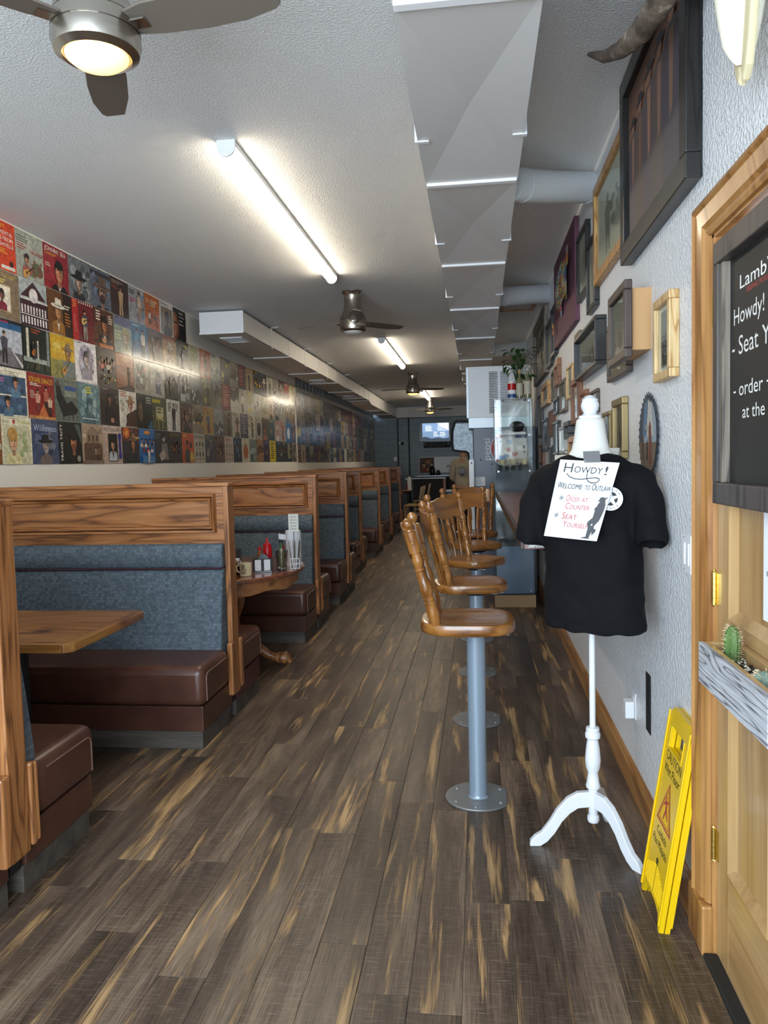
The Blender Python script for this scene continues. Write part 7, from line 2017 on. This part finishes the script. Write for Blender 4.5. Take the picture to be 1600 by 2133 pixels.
# ---- far dining tables and chairs
def dining_table(x0, x1, y0, y1, label):
    t = thing('dining_table', label, 'table', ((x0 + x1) / 2, (y0 + y1) / 2, 0))
    a, b = (x1 - x0) / 2, (y1 - y0) / 2
    obj('top', G().box(-a, a, -b, b, 0.715, 0.745), 'tabletop', t, 0.004)
    for sx in (-1, 1):
        for sy in (-1, 1):
            obj('leg', G().box(sx * (a - 0.08) - 0.025, sx * (a - 0.08) + 0.025, sy * (b - 0.08) - 0.025, sy * (b - 0.08) + 0.025, 0, 0.715), 'blackmatt', t)
    obj('apron', G().box(-a + 0.08, a - 0.08, -b + 0.07, b - 0.07, 0.65, 0.715), 'blackmatt', t)
dining_table(-2.95, -1.86, 18.2, 19.0, 'wooden dining table just past the last booth')
dining_table(-2.95, -1.82, 20.4, 21.2, 'wooden dining table farthest from the booths, by the block wall')
def chair(x, y, yaw, label):
    c = thing('dining_chair', label, 'chair', (x, y, 0), math.radians(yaw), 'pale wooden dining chairs')
    obj('seat', G().box(-0.20, 0.20, -0.20, 0.20, 0.43, 0.455), 'chair', c, 0.008)
    for sx in (-1, 1):
        obj('leg', G().box(sx * 0.18 - 0.018, sx * 0.18 + 0.018, -0.195, -0.16, 0, 0.43), 'chair', c)
        g = G().rings([[(sx * 0.18 - 0.018, yy, z), (sx * 0.18 + 0.018, yy, z), (sx * 0.18 + 0.018, yy + 0.036, z), (sx * 0.18 - 0.018, yy + 0.036, z)] for yy, z in ((0.20, 0), (0.165, 0.43), (0.18, 0.65), (0.225, 0.90))])
        obj('back_leg', g, 'chair', c)
        obj('side_stretcher', G().box(sx * 0.18 - 0.010, sx * 0.18 + 0.010, -0.16, 0.17, 0.20, 0.235), 'chair', c)
    for z in (0.62, 0.72, 0.82):
        yy = 0.175 + (z - 0.62) * 0.17
        obj('back_slat', G().box(-0.165, 0.165, yy, yy + 0.018, z, z + 0.06), 'chair', c, 0.004)
    for yy in (-0.185, 0.18):
        obj('front_rail', G().box(-0.165, 0.165, yy, yy + 0.02, 0.375, 0.43), 'chair', c)
chair(-1.60, 18.45, -90, 'pale ladder-back dining chair nearest the last booth')
chair(-1.58, 18.95, -90, 'pale ladder-back dining chair in the middle of the three')
chair(-1.55, 20.75, -90, 'pale ladder-back dining chair nearest the block wall')
bottle('squeeze_bottle', 'red squeeze bottle on the dining table past the last booth', -2.02, 18.5, [(0.03, 0), (0.035, 0.01), (0.035, 0.14), (0.02, 0.16)], 'red', 'red', [(0.012, 0.16), (0.004, 0.21)], z0=0.7452)
bottle('sauce_bottle', 'amber sauce bottle on the dining table past the last booth', -2.14, 18.5, [(0.03, 0), (0.035, 0.01), (0.03, 0.12), (0.012, 0.17)], 'amberglass', 'paper', [(0.014, 0.17), (0.014, 0.19)], z0=0.7452)
bottle('squeeze_bottle', 'red squeeze bottle on the farthest dining table', -1.92, 20.7, [(0.03, 0), (0.035, 0.01), (0.035, 0.14), (0.02, 0.16)], 'red', 'red', [(0.012, 0.16), (0.004, 0.21)], z0=0.7452)
towel_roll(-1.86, 20.6, 'white paper towel roll on the farthest dining table', 0.34)
def menu_card(x, y, h, label):
    t = thing('menu_card', label, 'sign', (x, y, 0.7452))
    obj('stand', G().cyl((0, 0, 0), 0.04, 0.012, n=14).tube([(0, 0, 0.01), (0, 0, h)], 0.004, 6), 'chrome', t)
    Pr(0.13, 0.11, 0.002, '#d8d6cf').lines(0.15, 0.78, 0.7, 4, 0.17, '#8a8880', 0.4).obj('card', t, 'print', (0, -0.006, h))
menu_card(-2.06, 18.6, 0.32, 'white card on a stem on the dining table past the last booth')
menu_card(-2.15, 20.6, 0.46, 'white card on a tall stem on the farthest dining table')
tag(obj('napkin_holder', G().box(-0.05, 0.05, -0.03, 0.03, 0, 0.13), 'blackgloss', loc=(-2.03, 18.72, 0.7452), bevel=0.006), 'black napkin holder on the dining table past the last booth', 'napkin holder')

# ============================================================ PERSON WITH BACK TURNED
def person():
    t = thing('person', 'person in beige hooded top and dark trousers working behind the dispenser', 'person', (-0.30, 15.0, 0), math.radians(-15))
    # body: one skinned figure, back towards the camera (-y)
    V = [(0, 0, 0.95), (0, 0.0, 1.15), (0, 0.01, 1.35), (0, 0.02, 1.47), (0, 0.04, 1.56), (0, 0.06, 1.66), (0, 0.06, 1.76),
         (-0.17, 0.0, 1.43), (-0.25, 0.05, 1.18), (-0.18, 0.27, 1.08), (-0.14, 0.35, 1.09), (0.17, 0.0, 1.43), (0.25, 0.05, 1.18), (0.18, 0.27, 1.08), (0.14, 0.35, 1.09),
         (-0.10, 0.0, 0.88), (-0.11, 0.03, 0.48), (-0.12, -0.03, 0.09), (-0.13, 0.12, 0.035), (0.10, 0.0, 0.88), (0.11, 0.03, 0.48), (0.12, -0.03, 0.09), (0.13, 0.12, 0.035)]
    E_ = [(0, 1), (1, 2), (2, 3), (3, 4), (4, 5), (5, 6), (3, 7), (7, 8), (8, 9), (9, 10), (3, 11), (11, 12), (12, 13), (13, 14), (0, 15), (15, 16), (16, 17), (17, 18), (0, 19), (19, 20), (20, 21), (21, 22)]
    Rr = [0.15, 0.14, 0.15, 0.11, 0.06, 0.09, 0.075, 0.065, 0.05, 0.035, 0.04, 0.065, 0.05, 0.035, 0.04, 0.09, 0.065, 0.045, 0.04, 0.09, 0.065, 0.045, 0.04]
    # Skin layers appear once the modifier exists; build through bmesh to be safe
    def make(name, vs, es, rs, m):
        bm = bmesh.new()
        lay = bm.verts.layers.skin.verify()
        bv = [bm.verts.new(v) for v in vs]
        for a, b in es: bm.edges.new((bv[a], bv[b]))
        for v, r in zip(bv, rs):
            v[lay].radius = (r, r * (0.72 if r > 0.1 else 1.0))
        bv[0][lay].use_root = True
        me = bpy.data.meshes.new(name); bm.to_mesh(me); bm.free()
        me.materials.append(MT[m])
        o = bpy.data.objects.new(name, me); COL.objects.link(o); o.parent = t
        sk = o.modifiers.new('skin', 'SKIN'); sk.use_smooth_shade = True
        ss = o.modifiers.new('sub', 'SUBSURF'); ss.levels = 2; ss.render_levels = 2
        return o
    make('body', V, E_, Rr, 'skin')
    make('hooded_top', V[0:4] + V[7:10] + V[11:14] + [(0, -0.06, 1.50)], [(0, 1), (1, 2), (2, 3), (3, 4), (4, 5), (5, 6), (3, 7), (7, 8), (8, 9), (3, 10)], [0.185, 0.175, 0.185, 0.14, 0.085, 0.07, 0.055, 0.085, 0.07, 0.055, 0.09], 'hoodie')
    make('trousers', [(0, 0, 0.93)] + V[15:18] + V[19:22], [(0, 1), (1, 2), (2, 3), (0, 4), (4, 5), (5, 6)], [0.165, 0.105, 0.08, 0.062, 0.105, 0.08, 0.062], 'trouser')
    obj('hair', G().ball((0, 0.045, 1.745), 0.108, 16, (0.9, 1.02, 1.05)), 'hair', t, smooth=60)
    for s in (-1, 1):
        obj('ear', G().ball((s * 0.098, 0.075, 1.70), 0.025, 8, (0.5, 0.8, 1.2)), 'skin', t, smooth=60)
        obj('shoe', G().ball((s * 0.13, 0.06, 0.045), 0.06, 10, (0.8, 2.0, 0.75)), 'blackmatt', t, smooth=60)
        for k in range(5):
            b0 = (s * (0.14 - 0.018 * k + 0.02), 0.37, 1.085 - 0.006 * (k == 0))
            obj('finger', G().tube([b0, (b0[0], b0[1] + 0.04 - 0.006 * abs(k - 2), b0[2] - 0.01), (b0[0], b0[1] + 0.06 - 0.008 * abs(k - 2), b0[2] - 0.035)], [0.009, 0.008, 0.006], 6), 'skin', t)
    obj('nose', G().ball((0, 0.165, 1.68), 0.02, 8, (0.7, 1, 1.2)), 'skin', t, smooth=60)
    for s in (-1, 1):
        obj('eye', G().ball((s * 0.035, 0.145, 1.71), 0.012, 8), 'paper', t)
    obj('mouth', G().box(-0.025, 0.025, 0.142, 0.15, 1.628, 1.636), 'burgundy', t)
    p = Pr(0.22, 0.18, 0.0, '#77797c'); p.v = []; p.f = []; p.c = []
    p.poly([(0.12, 0.2), (0.18, 0.85), (0.5, 1.0), (0.82, 0.85), (0.9, 0.2), (0.5, 0.05)], '#74777b').poly([(0.22, 0.3), (0.26, 0.78), (0.74, 0.78), (0.78, 0.3)], '#8d9094').rect(0.3, 0.02, 0.4, 0.14, '#2a2b2e')
    p.obj('printed_graphic', t, 'print', (0.04, -0.205, 1.30))
person()
